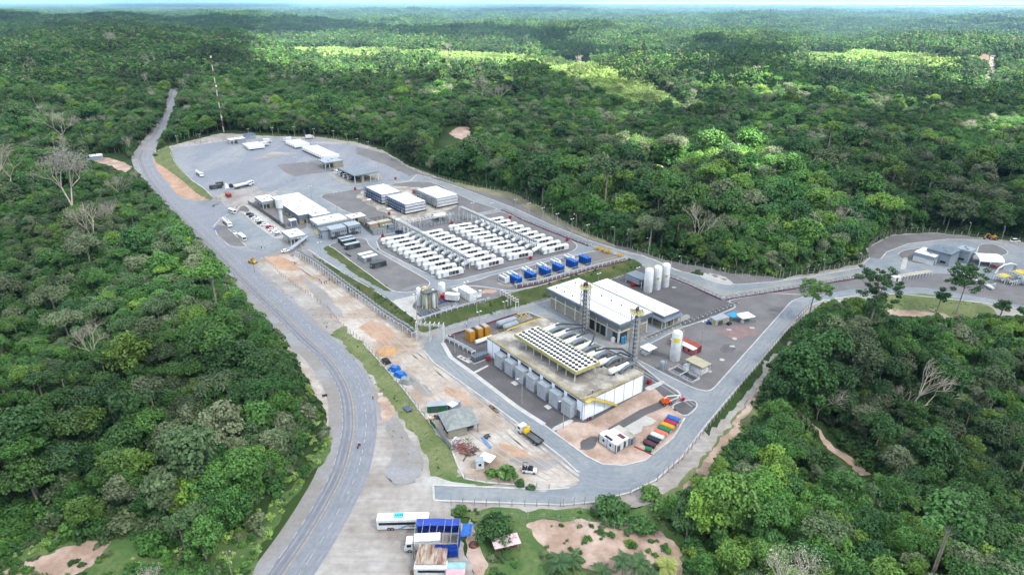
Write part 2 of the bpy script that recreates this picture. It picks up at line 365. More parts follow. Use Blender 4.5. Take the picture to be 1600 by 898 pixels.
def dense(P, st=2.5):
    out = []
    for a, b in zip(P, P[1:]):
        n = max(1, int((Vector(b[:2]) - Vector(a[:2])).length / st)); out += [Vector(a[:2]).lerp(Vector(b[:2]), k / n) for k in range(n)]
    return out + [Vector(P[-1][:2])]
def strip(name, P, d0, d1, mat, layer=0, h=None, mb=None, dash=None, build=True, st=2.5):
    """ribbon between offsets d0 and d1 right of line P (world xy); h = height of a raised kerb"""
    P = dense(P, st); A = offset_line(P, d0); B = offset_line(P, d1); mb = mb or MB(); acc = 0; z = LAY * layer
    ZA = H_np(np.array([p.x for p in A]), np.array([p.y for p in A])); ZB = H_np(np.array([p.x for p in B]), np.array([p.y for p in B]))
    for i in range(len(P) - 1):
        acc += (P[i + 1] - P[i]).length
        if dash and (acc % (dash[0] + dash[1])) > dash[0]: continue
        a, b, c, d = A[i], B[i], B[i + 1], A[i + 1]; za, zb, zc, zd = ZA[i] + z, ZB[i] + z, ZB[i + 1] + z, ZA[i + 1] + z
        if h:
            q = [(a.x, a.y, za + h), (b.x, b.y, zb + h), (c.x, c.y, zc + h), (d.x, d.y, zd + h)]
            g = [(v[0], v[1], v[2] - h - .3) for v in q]; mb.add(q + g, [(0, 3, 2, 1), (0, 4, 7, 3), (1, 2, 6, 5)])
        else: mb.add([(a.x, a.y, za), (b.x, b.y, zb), (c.x, c.y, zc), (d.x, d.y, zd)], [(0, 3, 2, 1)])
    if build and mb.f:
        o = mb.build(name, mat); struct(o); return o
    return mb
def pxline(pts, seg=6): return catmull([tuple(PX(*p)[:2]) for p in pts], seg)

mHWY = C('worn_highway_asphalt', (152, 156, 166), 0.475, rough=.9, col2=tuple(v * 0.475 for v in lin((142, 148, 158))), scale=.10, fine=1.1, streak=.05)
mLANE = C('darker_lane_asphalt', (136, 138, 148), 0.494, rough=.9, var=.07, scale=.12, fine=1.2)
mSHLD = C('pale_shoulder_asphalt', (176, 178, 182), 0.420, rough=.95, col2=tuple(v * 0.395 for v in lin((170, 166, 160))), scale=.08, fine=.9, streak=.05)
mROAD = C('plant_road_asphalt', (159, 165, 167), 0.484, rough=.85, col2=tuple(v * 0.475 for v in lin((140, 150, 158))), scale=.07, fine=.7, streak=.05)
mYARD = C('truck_yard_asphalt', (160, 164, 168), 0.484, rough=.85, col2=tuple(v * 0.475 for v in lin((140, 148, 160))), scale=.045, fine=.5, stretch=(1, .22, 1, R(53)))
mGRAVEL = C('purple_grey_gravel', (138, 136, 137), 0.454, rough=.95, var=.1, scale=.12, fine=2.2)
mGRAVD = C('dark_gravel', (115, 113, 115), 0.454, rough=.95, var=.12, scale=.1, fine=2.2)
mDIRT = M('pale_dry_dirt', tuple(v * .44 for v in lin((216, 210, 200))), .95, col2=tuple(v * .40 for v in lin((186, 164, 142))), scale=.06, fine=.5, low=.38, high=.58, streak=.08, famp=.13)
mDIRTO = M('orange_sandy_dirt', tuple(v * 0.420 for v in lin((222, 188, 160))), .95, col2=tuple(v * 0.403 for v in lin((204, 164, 134))), scale=.12, fine=.8)
mDIRTP = M('pinkish_sand', tuple(v * 0.437 for v in lin((224, 200, 184))), .95, col2=tuple(v * 0.420 for v in lin((188, 160, 140))), scale=.12, fine=.9)
mYDIRT = M('pale_lot_ground', tuple(v * 0.420 for v in lin((200, 196, 190))), .95, col2=tuple(v * 0.420 for v in lin((172, 164, 156))), scale=.06, fine=.5, low=.38, high=.6, streak=.1, famp=.13)
mTRK = C('tyre_darkened_asphalt', (138, 143, 150), 0.475, rough=.8, var=.05, scale=.3, col2=tuple(v * 0.484 for v in lin((154, 160, 166))))
mTRKD = C('packed_dirt_track', (186, 174, 160), 0.420, rough=.95, col2=tuple(v * 0.420 for v in lin((206, 196, 184))), scale=.4, low=.3, high=.7)
mWLINE = C('worn_white_line', (214, 216, 216), 0.504, rough=.7, var=.15, scale=.8)
mYLINE = C('faded_yellow_line', (206, 184, 140), 0.462, rough=.7, var=.15, scale=.8)
mCONCW = C('new_concrete_slab', (214, 214, 208), 0.437, rough=.85, var=.07, scale=.2, fine=1)
mREDB = C('red_brick_paving', (196, 150, 140), 0.378, rough=.9, var=.12, scale=.4, fine=2)

# --- base of the whole site
sheet('lot_grass', [(742, 812), (830, 810), (960, 806), (1010, 785), (1062, 765), (1130, 700), (1200, 620), (1240, 540), (1262, 560), (1232, 640), (1165, 720), (1120, 800), (1095, 870), (1085, 960), (750, 960)], mGRASSV, .5, off=.03)
sheet('site_ground', [(234, 236), (262, 229), (345, 208), (430, 213), (500, 214), (556, 222), (600, 236), (640, 260), (702, 283), (760, 296), (804, 303), (845, 326), (871, 346), (910, 363), (964, 384), (1030, 406), (1098, 420), (1181, 433), (1210, 436),
       (1280, 425), (1342, 413), (1357, 400), (1357, 386), (1391, 367), (1451, 363), (1527, 370), (1600, 379), (1700, 390), (1700, 505), (1600, 492), (1520, 496), (1400, 492), (1340, 478), (1290, 480), (1268, 492), (1235, 535), (1170, 625),
       (1110, 700), (1060, 765), (1020, 785), (930, 800), (720, 796), (705, 800), (740, 880), (750, 1000), (380, 1000), (420, 900), (470, 820), (520, 735), (515, 660), (490, 600), (450, 540), (400, 478), (340, 410), (290, 352), (262, 325), (240, 300), (216, 265), (214, 245), (222, 235)], mYDIRT, 1)
HW = [(277, 133), (270, 150), (262, 168), (256, 188), (249, 205), (240, 218), (232, 227), (224, 240), (223, 250), (233, 273), (250, 296), (278, 328), (340, 390), (400, 450), (437, 485), (480, 527), (507, 551), (531, 580), (547, 612), (553, 650), (551, 684), (537, 738), (510, 792), (478, 845), (440, 900), (390, 970), (330, 1050)]
hw = pxline(HW, 5)
strip('highway_shoulder', hw, -8.2, 7.6, mSHLD, 2)
strip('highway', hw, -6.9, 3.6, mHWY, 6)
strip('highway_lane', hw, .25, 3.3, mLANE, 7)
strip('highway_line', hw, -.16, .12, mYLINE, 8)
strip('highway_edge_line', hw, 3.35, 3.5, mWLINE, 8, dash=(2, 2), st=1.3)
strip('highway_lane_line', hw, -3.7, -3.55, mWLINE, 8, dash=(2, 2), st=1.3)
for o_ in (-5.9, -4.4, -2.6, -.9, .9, 2.5): strip('tyre_track', hw, o_ - .28, o_ + .28, mTRK, 7.5)
for pts in ([(470, 418), (560, 480), (640, 545), (720, 622), (800, 690), (880, 742)], [(455, 412), (540, 478), (620, 552), (700, 640), (790, 712), (860, 748)], [(640, 548), (700, 590), (770, 650), (830, 705)]):
    L_ = pxline(pts); [strip('tyre_track', L_, o_ - .22, o_ + .22, mTRKD, 5.9) for o_ in (-1, 1)]
for pts in ([(300, 262), (380, 262), (470, 285), (560, 300)], [(320, 245), (420, 248), (500, 272), (590, 290)], [(290, 250), (340, 285), (420, 296), (520, 300)], [(345, 330), (380, 305), (430, 290), (520, 262)]):
    L_ = pxline(pts); [strip('tyre_track', L_, o_ - .45, o_ + .45, mTRK, 4.6) for o_ in (-1.1, 1.1)]
for pts in ([(470, 384), (535, 421), (600, 462), (650, 450), (700, 443)], [(668, 540), (730, 598), (800, 650), (870, 708), (940, 752), (1020, 738), (1085, 665), (1160, 575), (1240, 484)], [(690, 518), (760, 497), (830, 478)], [(860, 470), (880, 505), (960, 552), (1040, 598), (1090, 632)]):
    L_ = pxline(pts); [strip('tyre_track', L_, o_ - .3, o_ + .3, mTRK, 5.6) for o_ in (-2.4, -.9, .9, 2.4)]
# right turn apron at the entrance
sheet('entrance_apron', [(236, 262), (244, 263), (262, 285), (278, 303), (290, 310), (326, 313), (345, 314), (360, 330), (372, 329), (404, 350), (450, 378), (466, 385), (455, 394), (430, 396), (404, 404), (420, 428), (470, 470), (515, 512), (545, 545), (570, 580), (588, 625), (586, 690), (570, 735), (560, 690), (556, 630), (525, 565), (470, 512), (400, 445), (330, 375), (278, 322), (250, 290)], mSHLD, 2.5)
sheet('entrance_apron_dark', [(262, 300), (275, 309), (326, 313), (343, 314), (361, 330), (345, 340), (334, 352), (336, 366), (352, 384), (385, 392), (425, 396), (402, 406), (404, 414), (360, 395), (318, 358)], mHWY, 3.4)
sheet('forecourt', [(343, 337), (360, 332), (376, 336), (400, 352), (432, 372), (450, 384), (425, 396), (391, 390), (383, 383), (366, 364), (352, 352)], mROAD, 4)
G_LAYBY = [(334, 354), (341, 350), (352, 353), (364, 364), (372, 372), (386, 386), (360, 385), (341, 371)]
# truck yard
YARD = [(266, 238), (278, 231), (350, 221), (430, 215), (488, 218), (526, 220), (552, 226), (600, 240), (612, 250), (640, 266), (652, 273), (611, 288), (556, 294), (506, 300), (480, 296), (440, 292), (425, 300), (410, 300), (400, 291), (350, 300), (332, 308), (318, 294), (300, 282), (285, 268), (273, 253)]
sheet('truck_yard', YARD, mYARD, 3)
sheet('plant_road_surface', [(440, 292), (480, 293), (560, 288), (612, 284), (652, 272), (712, 291), (800, 324), (861, 352), (918, 375), (981, 396), (1024, 407), (1049, 419), (1100, 433), (1150, 445), (1205, 441), (1270, 432), (1342, 419), (1358, 404), (1358, 388), (1392, 370), (1451, 366), (1527, 373), (1600, 383), (1700, 395), (1700, 500),
      (1600, 484), (1540, 474), (1470, 466), (1400, 460), (1330, 462), (1290, 468), (1262, 480), (1238, 505), (1150, 608), (1105, 662), (1065, 714), (1025, 750), (985, 769), (930, 784), (880, 789), (800, 786), (678, 782), (676, 758), (735, 760), (850, 765), (905, 758), (903, 738), (880, 716), (811, 663), (772, 634), (678, 567), (662, 548),
      (664, 532), (690, 513), (655, 503), (611, 471), (580, 451), (535, 426), (505, 405), (482, 388), (470, 378), (450, 366), (446, 356), (476, 350), (496, 330), (470, 322), (430, 303)], mROAD, 4)
sheet('low_plant_floor', [(845, 452), (990, 407), (1040, 428), (1100, 436), (1130, 470), (1155, 480), (1060, 520), (1000, 560), (900, 520), (845, 490)], mROAD, 3.5)
ISL = []
def island(poly, mat, name='gravel_island', layer=5, kerb=True, step=3, lab=None):
    sheet(name, poly, mat, layer, rnd=3.5)
    if kerb:
        P = rounded([tuple(PX(*p)[:2]) for p in poly], 3.5); P = P + [P[0]]
        ISL.append(P)
island(G_LAYBY, mGRAVEL)
island([(588, 378), (594, 391), (640, 414), (677, 432), (690, 437), (706, 439), (726, 435), (820, 412), (885, 396), (898, 391), (903, 384), (893, 375), (877, 367), (801, 336), (785, 330), (749, 337), (700, 348), (651, 358), (600, 367), (591, 371)], mGRAVEL)
island([(512, 384), (522, 388), (554, 412), (579, 430), (603, 448), (612, 454), (625, 457), (641, 457), (661, 452), (671, 446), (672, 440), (657, 431), (628, 415), (588, 392), (577, 384), (572, 373), (545, 371)], mGRAVEL, layer=5.4)
island([(500, 308), (506, 303), (557, 296), (600, 289), (641, 284), (670, 284), (690, 291), (735, 313), (779, 327), (745, 334), (700, 343), (650, 353), (610, 358), (572, 341), (541, 331)], mGRAVEL)
island([(700, 450), (752, 436), (765, 431), (850, 410), (930, 392), (945, 393), (985, 404), (950, 415), (840, 447), (800, 455), (757, 448), (735, 446)], mGRAVEL)
island([(655, 461), (700, 451), (735, 447), (757, 450), (800, 458), (757, 471), (704, 486), (655, 500), (640, 480)], mGRAVEL, layer=4.6, kerb=False)
island([(691, 536), (699, 524), (755, 506), (807, 491), (826, 488), (849, 497), (900, 523), (950, 545), (995, 565), (1033, 596), (1059, 611), (1063, 618), (1052, 632), (1000, 665), (905, 698), (850, 662), (808, 635), (740, 583), (704, 558), (694, 547)], mGRAVD, kerb=False)
island([(1045, 634), (1076, 624), (1088, 627), (1090, 636), (1070, 653)], mGRAVD)
island([(1264, 461), (1237, 470), (1198, 514), (1113, 609), (1103, 611), (1085, 607), (1040, 585), (985, 556), (1010, 540), (1065, 512), (1110, 497), (1153, 479), (1135, 470), (1200, 458)], mGRAVEL)
island([(1003, 412), (1040, 433), (1129, 468), (1150, 478), (1110, 496), (1065, 511), (1030, 492), (940, 440), (985, 425)], mGRAVD, kerb=False)
sheet('gravel_verge', [(664, 275), (712, 293), (760, 311), (800, 326), (861, 353), (918, 376), (1024, 408), (1049, 420), (1100, 434), (1150, 446), (1205, 442), (1230, 436), (1208, 434), (1181, 431), (1138, 426), (1098, 418), (1030, 404), (964, 383), (910, 361), (845, 325), (804, 302), (727, 290), (664, 273)], mGRAVEL, 3.6)
sheet('gravel_verge', [(602, 240), (640, 262), (664, 274), (650, 280), (612, 262), (556, 240), (556, 230)], mGRAVEL, 3.3)
sheet('grass_verge', [(690, 281), (727, 289), (804, 302), (845, 325), (910, 361), (964, 383), (964, 386), (910, 369), (845, 336), (800, 312), (727, 294)], mGRASSD, 5)
sheet('spoil_mound_ground', [(1090, 429), (1103, 427), (1130, 432), (1147, 441), (1145, 446), (1120, 443), (1096, 434)], mCONCW, 5)
sheet('right_gravel', [(1358, 402), (1358, 387), (1392, 369), (1451, 364), (1527, 371), (1540, 375), (1480, 374), (1420, 381), (1385, 394), (1376, 405)], mGRAVEL, 4.8)
island([(1402, 397), (1412, 391), (1446, 386), (1452, 408), (1475, 413), (1430, 413), (1408, 405)], mGRAVEL)
sheet('station_gravel', [(1128, 470), (1340, 434), (1450, 428), (1500, 428), (1570, 440), (1640, 450), (1640, 486), (1600, 478), (1530, 464), (1450, 450), (1400, 448), (1330, 452), (1270, 462), (1200, 475)], mGRAVEL, 4.8)
island([(1530, 382), (1550, 380), (1574, 391), (1575, 397), (1560, 401), (1525, 398)], mGRAVEL)
sheet('station_sand_lane', [(1340, 484), (1390, 484), (1440, 486), (1500, 494), (1530, 500), (1490, 500), (1420, 494), (1345, 494)], mDIRTP, 5)
sheet('station_grass', [(1375, 462), (1400, 458), (1450, 459), (1540, 474), (1560, 490), (1520, 496), (1440, 487), (1390, 485), (1370, 480)], mGRASS, 4.9)
# concrete aprons and walks
sheet('tank_apron', [(612, 470), (648, 461), (656, 462), (643, 480), (668, 497), (652, 500), (630, 487)], mCONCW, 5.4)
sheet('hall_walk', [(736, 583), (762, 570), (764, 572), (739, 585)], mKERB, 6)
sheet('hall_walk', [(861, 669), (892, 654), (898, 658), (866, 674)], mKERB, 6)
sheet('hall_walk', [(1006, 606), (1036, 594), (1040, 598), (1013, 612)], mKERB, 6)
sheet('hall_south_ground', [(866, 674), (898, 658), (915, 662), (1005, 612), (1020, 604), (1042, 625), (1046, 634), (1070, 653), (1052, 682), (1008, 718), (975, 725), (941, 724), (917, 712), (892, 694)], mDIRTP, 5.5)
sheet('hall_south_asphalt', [(945, 672), (1000, 640), (1036, 625), (1044, 634), (1010, 648), (975, 668), (950, 676)], mGRAVD, 6.2)
sheet('hall_south_slab', [(968, 668), (1000, 648), (1025, 652), (1022, 660), (990, 680), (975, 676)], mCONCW, 6)
sheet('hall_dark_patch', [(905, 690), (925, 682), (945, 690), (925, 702), (905, 706)], mGRAVD, 6.3)
sheet('parking_strip', [(373, 328), (385, 321), (447, 361), (442, 374), (428, 372), (400, 352)], mCONCW, 5)
sheet('office_court', [(392, 318), (404, 312), (480, 350), (476, 358), (447, 360)], mGRAVEL, 5.1)
island([(368, 333), (375, 322), (384, 321), (392, 329), (386, 333), (376, 330)], mGRAVEL)
sheet('cooler_slab', [(556, 308), (568, 298), (600, 288), (712, 300), (716, 322), (690, 335), (640, 345), (622, 346)], mCONCD, 5.6)
sheet('blue_unit_slab', [(776, 444), (800, 430), (905, 402), (922, 410), (920, 418), (880, 430), (820, 446), (792, 450)], mCONCD, 5.7)
sheet('loading_island', [(512, 270), (540, 258), (590, 268), (600, 280), (556, 290), (530, 286)], mCONC, 5)
sheet('brown_yard_gravel', [(433, 258), (470, 254), (500, 250), (520, 262), (522, 268), (484, 272), (462, 276), (446, 270)], mGRAVEL, 5)
sheet('tank_side_dirt', [(738, 455), (775, 452), (776, 458), (742, 459)], mDIRTO, 6)
# construction yard, verges, tracks
sheet('construction_dirt', [(404, 404), (440, 396), (463, 398), (490, 415), (560, 462), (610, 498), (650, 530), (663, 549), (678, 569), (772, 636), (811, 665), (880, 719), (902, 738), (904, 755), (860, 762), (735, 752), (724, 745), (716, 728), (704, 697), (664, 651), (630, 606), (597, 569), (568, 537), (533, 508), (486, 464), (440, 431)], mDIRT, 5)
sheet('orange_dirt_patch', [(413, 404), (440, 400), (462, 410), (470, 424), (440, 424), (422, 414)], mDIRTO, 5.5)
sheet('orange_dirt_patch', [(555, 510), (580, 500), (614, 515), (622, 523), (600, 536), (588, 534)], mDIRTO, 5.5)
sheet('verge_dirt', [(404, 406), (440, 431), (486, 464), (533, 508), (520, 520), (505, 512), (470, 478), (425, 436), (398, 414)], mYDIRT, 5)
sheet('grass_bank_strip', [(517, 521), (535, 510), (568, 538), (597, 570), (630, 607), (664, 652), (704, 698), (716, 729), (724, 745), (700, 749), (674, 742), (667, 722), (651, 688), (624, 650), (587, 602), (571, 575), (549, 548)], mGRASS, 5.5)
sheet('lay_by_gravel', [(592, 636), (615, 645), (640, 685), (660, 722), (664, 738), (640, 758), (610, 758), (604, 735), (612, 690)], mSHLD, 5)
sheet('sand_edge', [(586, 605), (600, 612), (618, 646), (604, 660), (596, 650)], mDIRTP, 5.3)
sheet('sand_strip', [(229, 248), (236, 246), (250, 256), (262, 264), (283, 280), (305, 299), (328, 312), (300, 312), (288, 309), (275, 303), (260, 282), (242, 263)], mDIRTO, 5)
sheet('embankment_grass', [(238, 240), (262, 228), (268, 236), (274, 253), (287, 269), (301, 284), (320, 297), (333, 311), (327, 313), (305, 300), (283, 281), (262, 265), (244, 254)], mGRASS, 5.4, step=1.5, off=.25, wob=.3)
sheet('terrace_grass', [(486, 397), (492, 402), (535, 425), (579, 448), (611, 471), (630, 487), (650, 501), (652, 510), (646, 521), (640, 515), (622, 502), (595, 482), (579, 471), (546, 452), (527, 434), (491, 405)], mGRASSB, 5.6, step=1.5, off=.25, wob=.3)
sheet('terrace_grass', [(506, 389), (512, 384), (522, 388), (554, 412), (579, 430), (603, 447), (614, 455), (593, 451), (546, 423)], mGRASSB, 6)
sheet('terrace_grass', [(652, 502), (669, 498), (704, 486), (757, 472), (804, 457), (840, 448), (940, 419), (986, 405), (1006, 414), (982, 428), (937, 441), (861, 464), (810, 479), (781, 485), (729, 500), (682, 514), (655, 520)], mGRASSB, 5.6, step=1.5, off=.25, wob=.3)
sheet('low_kerb_walk', [(655, 521), (682, 515), (729, 501), (781, 486), (810, 480), (861, 465), (937, 442), (940, 445), (862, 469), (812, 483), (783, 490), (731, 505), (690, 519), (672, 530), (660, 540)], mCONC, 5.8)
sheet('concrete_ramp', [(656, 752), (676, 742), (702, 752), (745, 757), (742, 760), (676, 758), (664, 762)], mCONCW, 6.1, wob=.2)
sheet('red_stain_patch', [(1118, 520), (1150, 508), (1185, 512), (1180, 524), (1150, 530)], C('reddish_gravel', (152, 128, 126), .52, rough=.95, var=.1, scale=.3), 5.2)
sheet('damp_stain_patch', [(1120, 545), (1142, 535), (1152, 545), (1132, 552)], C('damp_gravel', (112, 108, 112), .5, rough=.9, var=.1), 5.2)
sheet('brown_dirt_patch', [(690, 600), (740, 622), (735, 634), (700, 618)], mDIRTO, 5.4)
sheet('brown_dirt_patch', [(778, 690), (810, 700), (838, 718), (815, 722), (790, 706)], mDIRTO, 5.4)
sheet('grey_dirt_patch', [(790, 716), (850, 712), (880, 722), (850, 732), (800, 726)], mSHLD, 5.45)
sheet('grey_dirt_patch', [(625, 575), (650, 590), (680, 620), (664, 622), (640, 600)], mSHLD, 5.45)
sheet('grey_dirt_patch', [(470, 430), (510, 455), (540, 500), (500, 478)], mSHLD, 5.45)
sheet('lot_ground', [(586, 640), (600, 660), (604, 735), (612, 760), (640, 762), (664, 742), (676, 757), (678, 782), (704, 797), (716, 812), (740, 890), (752, 1000), (420, 1000), (470, 915), (530, 815), (570, 740)], mYDIRT, 5)
sheet('lot_grass', [(706, 792), (800, 797), (880, 799), (925, 797), (955, 800), (922, 811), (860, 811), (740, 812), (712, 806)], mGRASSV, 5)
sheet('compound_grass', [(724, 746), (735, 750), (790, 756), (872, 764), (790, 756), (735, 757), (700, 752), (672, 744), (690, 742)], mGRASSV, 5.8)
sheet('sand_clearing', [(818, 813), (860, 812), (925, 812), (975, 815), (1010, 826), (1040, 842), (1066, 868), (1078, 900), (1075, 960), (960, 960), (950, 900), (900, 880), (862, 868), (840, 845)], mDIRTP, 4)
sheet('hut_path', [(722, 810), (745, 815), (748, 850), (760, 880), (752, 940), (742, 900), (735, 850)], mDIRTP, 5.5)
sheet('roadside_dirt', [(478, 590), (498, 620), (508, 650), (514, 690), (505, 720), (516, 700), (520, 655), (505, 610), (485, 580), (450, 540), (444, 540)], mDIRT, 1.5)
0 and sheet('roadside_dirt', [(445, 790), (470, 765), (500, 735), (516, 722), (470, 820), (430, 880), (410, 905), (420, 870)], mYDIRT, 3)
sheet('perimeter_path', [(1085, 747), (1112, 702), (1150, 655), (1190, 600), (1215, 562), (1222, 566), (1185, 622), (1168, 650), (1130, 700), (1100, 748), (1075, 775), (1060, 780)], mDIRTP, 5, off=.12)
sheet('perimeter_grass', [(1020, 782), (1062, 762), (1112, 696), (1172, 622), (1238, 532), (1250, 520), (1235, 560), (1200, 620), (1190, 655), (1140, 720), (1095, 770), (1060, 800)], mGRASS, 3, off=.06)
sheet('clearing_sand', [(110, 243), (138, 243), (168, 246), (192, 254), (206, 262), (196, 270), (172, 260), (140, 250)], mDIRTP, 3, off=.15)
sheet('corner_sand', [(-30, 905), (35, 880), (100, 853), (160, 842), (176, 843), (165, 862), (140, 890), (100, 905), (40, 930), (-40, 940)], mDIRTP, 3, off=.15)
sheet('roadside_grass', [(-40, 800), (60, 790), (180, 800), (300, 850), (400, 820), (440, 780), (500, 700), (505, 650), (516, 700), (490, 735), (450, 790), (415, 850), (385, 910), (330, 960), (-40, 960)], mGRASSV, 1, off=.1)
mFSAND = C('far_sand', (214, 204, 190), .26, rough=.95, var=.1, scale=.05)
sheet('far_track', [(1534, 131), (1541, 122), (1550, 113), (1545, 100), (1547, 89), (1555, 82), (1561, 82), (1553, 92), (1552, 102), (1557, 113), (1547, 125), (1540, 132)], mFSAND, 4, off=.6)
sheet('far_clearing', [(1514, 93), (1520, 85), (1545, 82), (1545, 98), (1538, 97)], C('far_pink_soil', (190, 160, 140), .24, rough=.95, var=.15, scale=.05), 3, off=.4)
sheet('far_clearing', [(1528, 134), (1530, 108), (1566, 108), (1560, 126), (1540, 138)], mGRASSV, 3, off=.2)
sheet('far_clearing', [(702, 208), (716, 199), (733, 199), (734, 212), (722, 219), (710, 216)], mDIRTP, 3, off=.3)
sheet('gully_track', [(1268, 662), (1282, 672), (1310, 702), (1335, 720), (1366, 745), (1352, 748), (1320, 722), (1290, 700)], mDIRTP, 3, off=.2)
# kerbs of all islands, each a real step
for P in ISL:
    strip('kerb', P + [P[1]], -.22, .22, mKERB, 0, h=.14)
for pts in ([(481, 390), (535, 425.5), (580, 450.5), (611, 470.5), (650, 500)], [(611, 288), (641, 283), (652, 273)], [(662, 548), (678, 567), (772, 634), (811, 663), (880, 716), (903, 738)], [(676, 758), (735, 760), (850, 765), (890, 762)], [(678, 782), (800, 786), (880, 789), (930, 784), (985, 769), (1025, 750), (1065, 714), (1105, 662), (1150, 608), (1238, 505), (1262, 480), (1290, 468)],
            [(652, 273), (712, 291), (800, 324), (861, 352), (918, 375), (981, 396), (1024, 407), (1049, 419), (1100, 433), (1150, 445), (1205, 441), (1270, 432), (1342, 419), (1358, 404)], [(785, 331), (861, 361), (918, 382), (981, 402)], [(677, 759), (678, 781)],
            [(1376, 405), (1385, 394), (1420, 381), (1480, 374), (1540, 375), (1590, 386)], [(1290, 470), (1330, 463), (1400, 459), (1470, 466), (1540, 474), (1600, 484)],
            [(1040, 629), (1058, 622), (1063, 617), (1059, 611), (1033, 596), (995, 565), (950, 545), (900, 523), (849, 497), (826, 488), (807, 491), (699, 524), (691, 536)], [(850, 664), (892, 695), (917, 713), (941, 725), (975, 727), (1008, 719), (1052, 684), (1070, 653)],
            [(266, 238), (273, 253), (285, 268), (300, 282), (318, 294), (332, 308)], [(332, 355), (335, 352), (345, 341), (366, 331)]):
    strip('kerb', [tuple(PX(*p)[:2]) for p in pts], -.28, .28, mKERB, 4, h=.14)
strip('concrete_gutter', [tuple(PX(*p)[:2]) for p in [(691, 536), (704, 559), (740, 585), (808, 637), (850, 664)]], -1.0, .6, mKERB, 4, h=.1)
# ------------------------------------------------------------------ water at the horizon
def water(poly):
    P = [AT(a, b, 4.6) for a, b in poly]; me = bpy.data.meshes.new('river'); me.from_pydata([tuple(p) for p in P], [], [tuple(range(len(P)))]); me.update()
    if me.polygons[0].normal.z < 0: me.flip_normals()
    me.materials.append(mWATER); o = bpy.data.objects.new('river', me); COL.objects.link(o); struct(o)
mWATER = C('painted_glint_water', (228, 236, 242), .9, rough=.5, var=0, spec=.6)  # sky reflection and sun glint painted in as a near-white base colour
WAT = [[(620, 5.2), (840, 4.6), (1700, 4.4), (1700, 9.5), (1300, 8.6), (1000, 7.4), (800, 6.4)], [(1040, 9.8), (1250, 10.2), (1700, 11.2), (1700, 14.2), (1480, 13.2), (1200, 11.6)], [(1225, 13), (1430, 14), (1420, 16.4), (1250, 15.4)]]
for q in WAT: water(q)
# ------------------------------------------------------------------ clouds above the site (their shade falls on the plant)
def cloud(poly_list, holes, Zc, thick, x0, x1, y0, y1, cell, seed):
    rng = np.random.RandomState(seed)
    gx, gy = np.meshgrid(np.arange(x0, x1, cell), np.arange(y0, y1, cell), indexing='ij')
    wob = cell * .8 * (np.sin(gx / 97 + gy / 61 + seed) + np.sin(gx / 53 - gy / 83) + .7 * np.sin(gx / 31 + gy / 29)) 
    ex, ey = gx + wob, gy + wob * .8 * np.cos(gx / 140)
    keep = np.zeros(gx.shape, bool)
    for P in poly_list: keep |= pip(ex, ey, P)
    for P in holes: keep &= ~pip(ex, ey, P)
    off = sd.xy / sd.z * Zc
    n, m = gx.shape; idx = {}; vs = []; fs = []
    k = keep.copy()
    deep = np.zeros(gx.shape)
    e = k.copy()
    for it in range(5):
        deep += e; q = e.copy(); q[1:] &= e[:-1]; q[:-1] &= e[1:]; q[:, 1:] &= e[:, :-1]; q[:, :-1] &= e[:, 1:]; e = q
    bump = rng.rand(n, m)
    for s in (0, 1):
        idm = np.full((n + 1, m + 1), -1)
        for i, j in zip(*np.nonzero(k)):
            for a, b in ((0, 0), (1, 0), (1, 1), (0, 1)):
                ii, jj = i + a, j + b
                if idm[ii, jj] < 0:
                    dd = deep[min(ii, n - 1), min(jj, m - 1)] / 5; bb = bump[min(ii, n - 1), min(jj, m - 1)]
                    z = Zc + (thick * (dd * .8 + .1) * (.6 + .6 * bb) if s else -thick * .12 * bb * dd)
                    idm[ii, jj] = len(vs); vs.append((x0 + ii * cell + off.x, y0 + jj * cell + off.y, z))
            q = (idm[i, j], idm[i + 1, j], idm[i + 1, j + 1], idm[i, j + 1]); fs.append(q if s else q[::-1])
        if s == 0: low = idm
        else: up = idm
    for i, j in zip(*np.nonzero(k)):
        for di, dj, a, b in ((-1, 0, (0, 0), (0, 1)), (1, 0, (1, 1), (1, 0)), (0, -1, (1, 0), (0, 0)), (0, 1, (0, 1), (1, 1))):
            ii, jj = i + di, j + dj
            if 0 <= ii < n and 0 <= jj < m and k[ii, jj]: continue
            p, q = (i + a[0], j + a[1]), (i + b[0], j + b[1]); fs.append((low[p], up[p], up[q], low[q]))
    me = bpy.data.meshes.new('cloud'); me.from_pydata(vs, [], [tuple(int(v) for v in f) for f in fs]); me.materials.append(mCLOUD); me.polygons.foreach_set('use_smooth', [True] * len(fs)); me.update()
    o = bpy.data.objects.new('cloud', me); COL.objects.link(o); struct(o)
CLOUD_CLEAR = .32
mCLOUD = bpy.data.materials.new('thin_cloud'); mCLOUD.use_nodes = True; n = mCLOUD.node_tree; n.nodes.clear()
tr = n.nodes.new('ShaderNodeBsdfTransparent'); tl = n.nodes.new('ShaderNodeBsdfTranslucent'); tl.inputs[0].default_value = (.52, .55, .60, 1); mxs = n.nodes.new('ShaderNodeMixShader'); mo = n.nodes.new('ShaderNodeOutputMaterial')
mxs.inputs[0].default_value = 1 - CLOUD_CLEAR; n.links.new(tr.outputs[0], mxs.inputs[1]); n.links.new(tl.outputs[0], mxs.inputs[2]); n.links.new(mxs.outputs[0], mo.inputs[0])
def gpoly(pts): return [tuple(AT(a, b, 8).xy) for a, b in pts]
top = gpoly([(-500, 30), (250, 26), (520, 34), (640, 40), (800, 50), (900, 60), (1010, 78), (1080, 66), (1170, 72), (1215, 84), (1225, 100), (1260, 122), (1330, 134), (1400, 122), (1470, 120), (1530, 142), (1580, 130), (1620, 112), (2100, 112)])
big = top + [(2900, 600), (2900, -700), (-2600, -700), (-4400, 1500)]
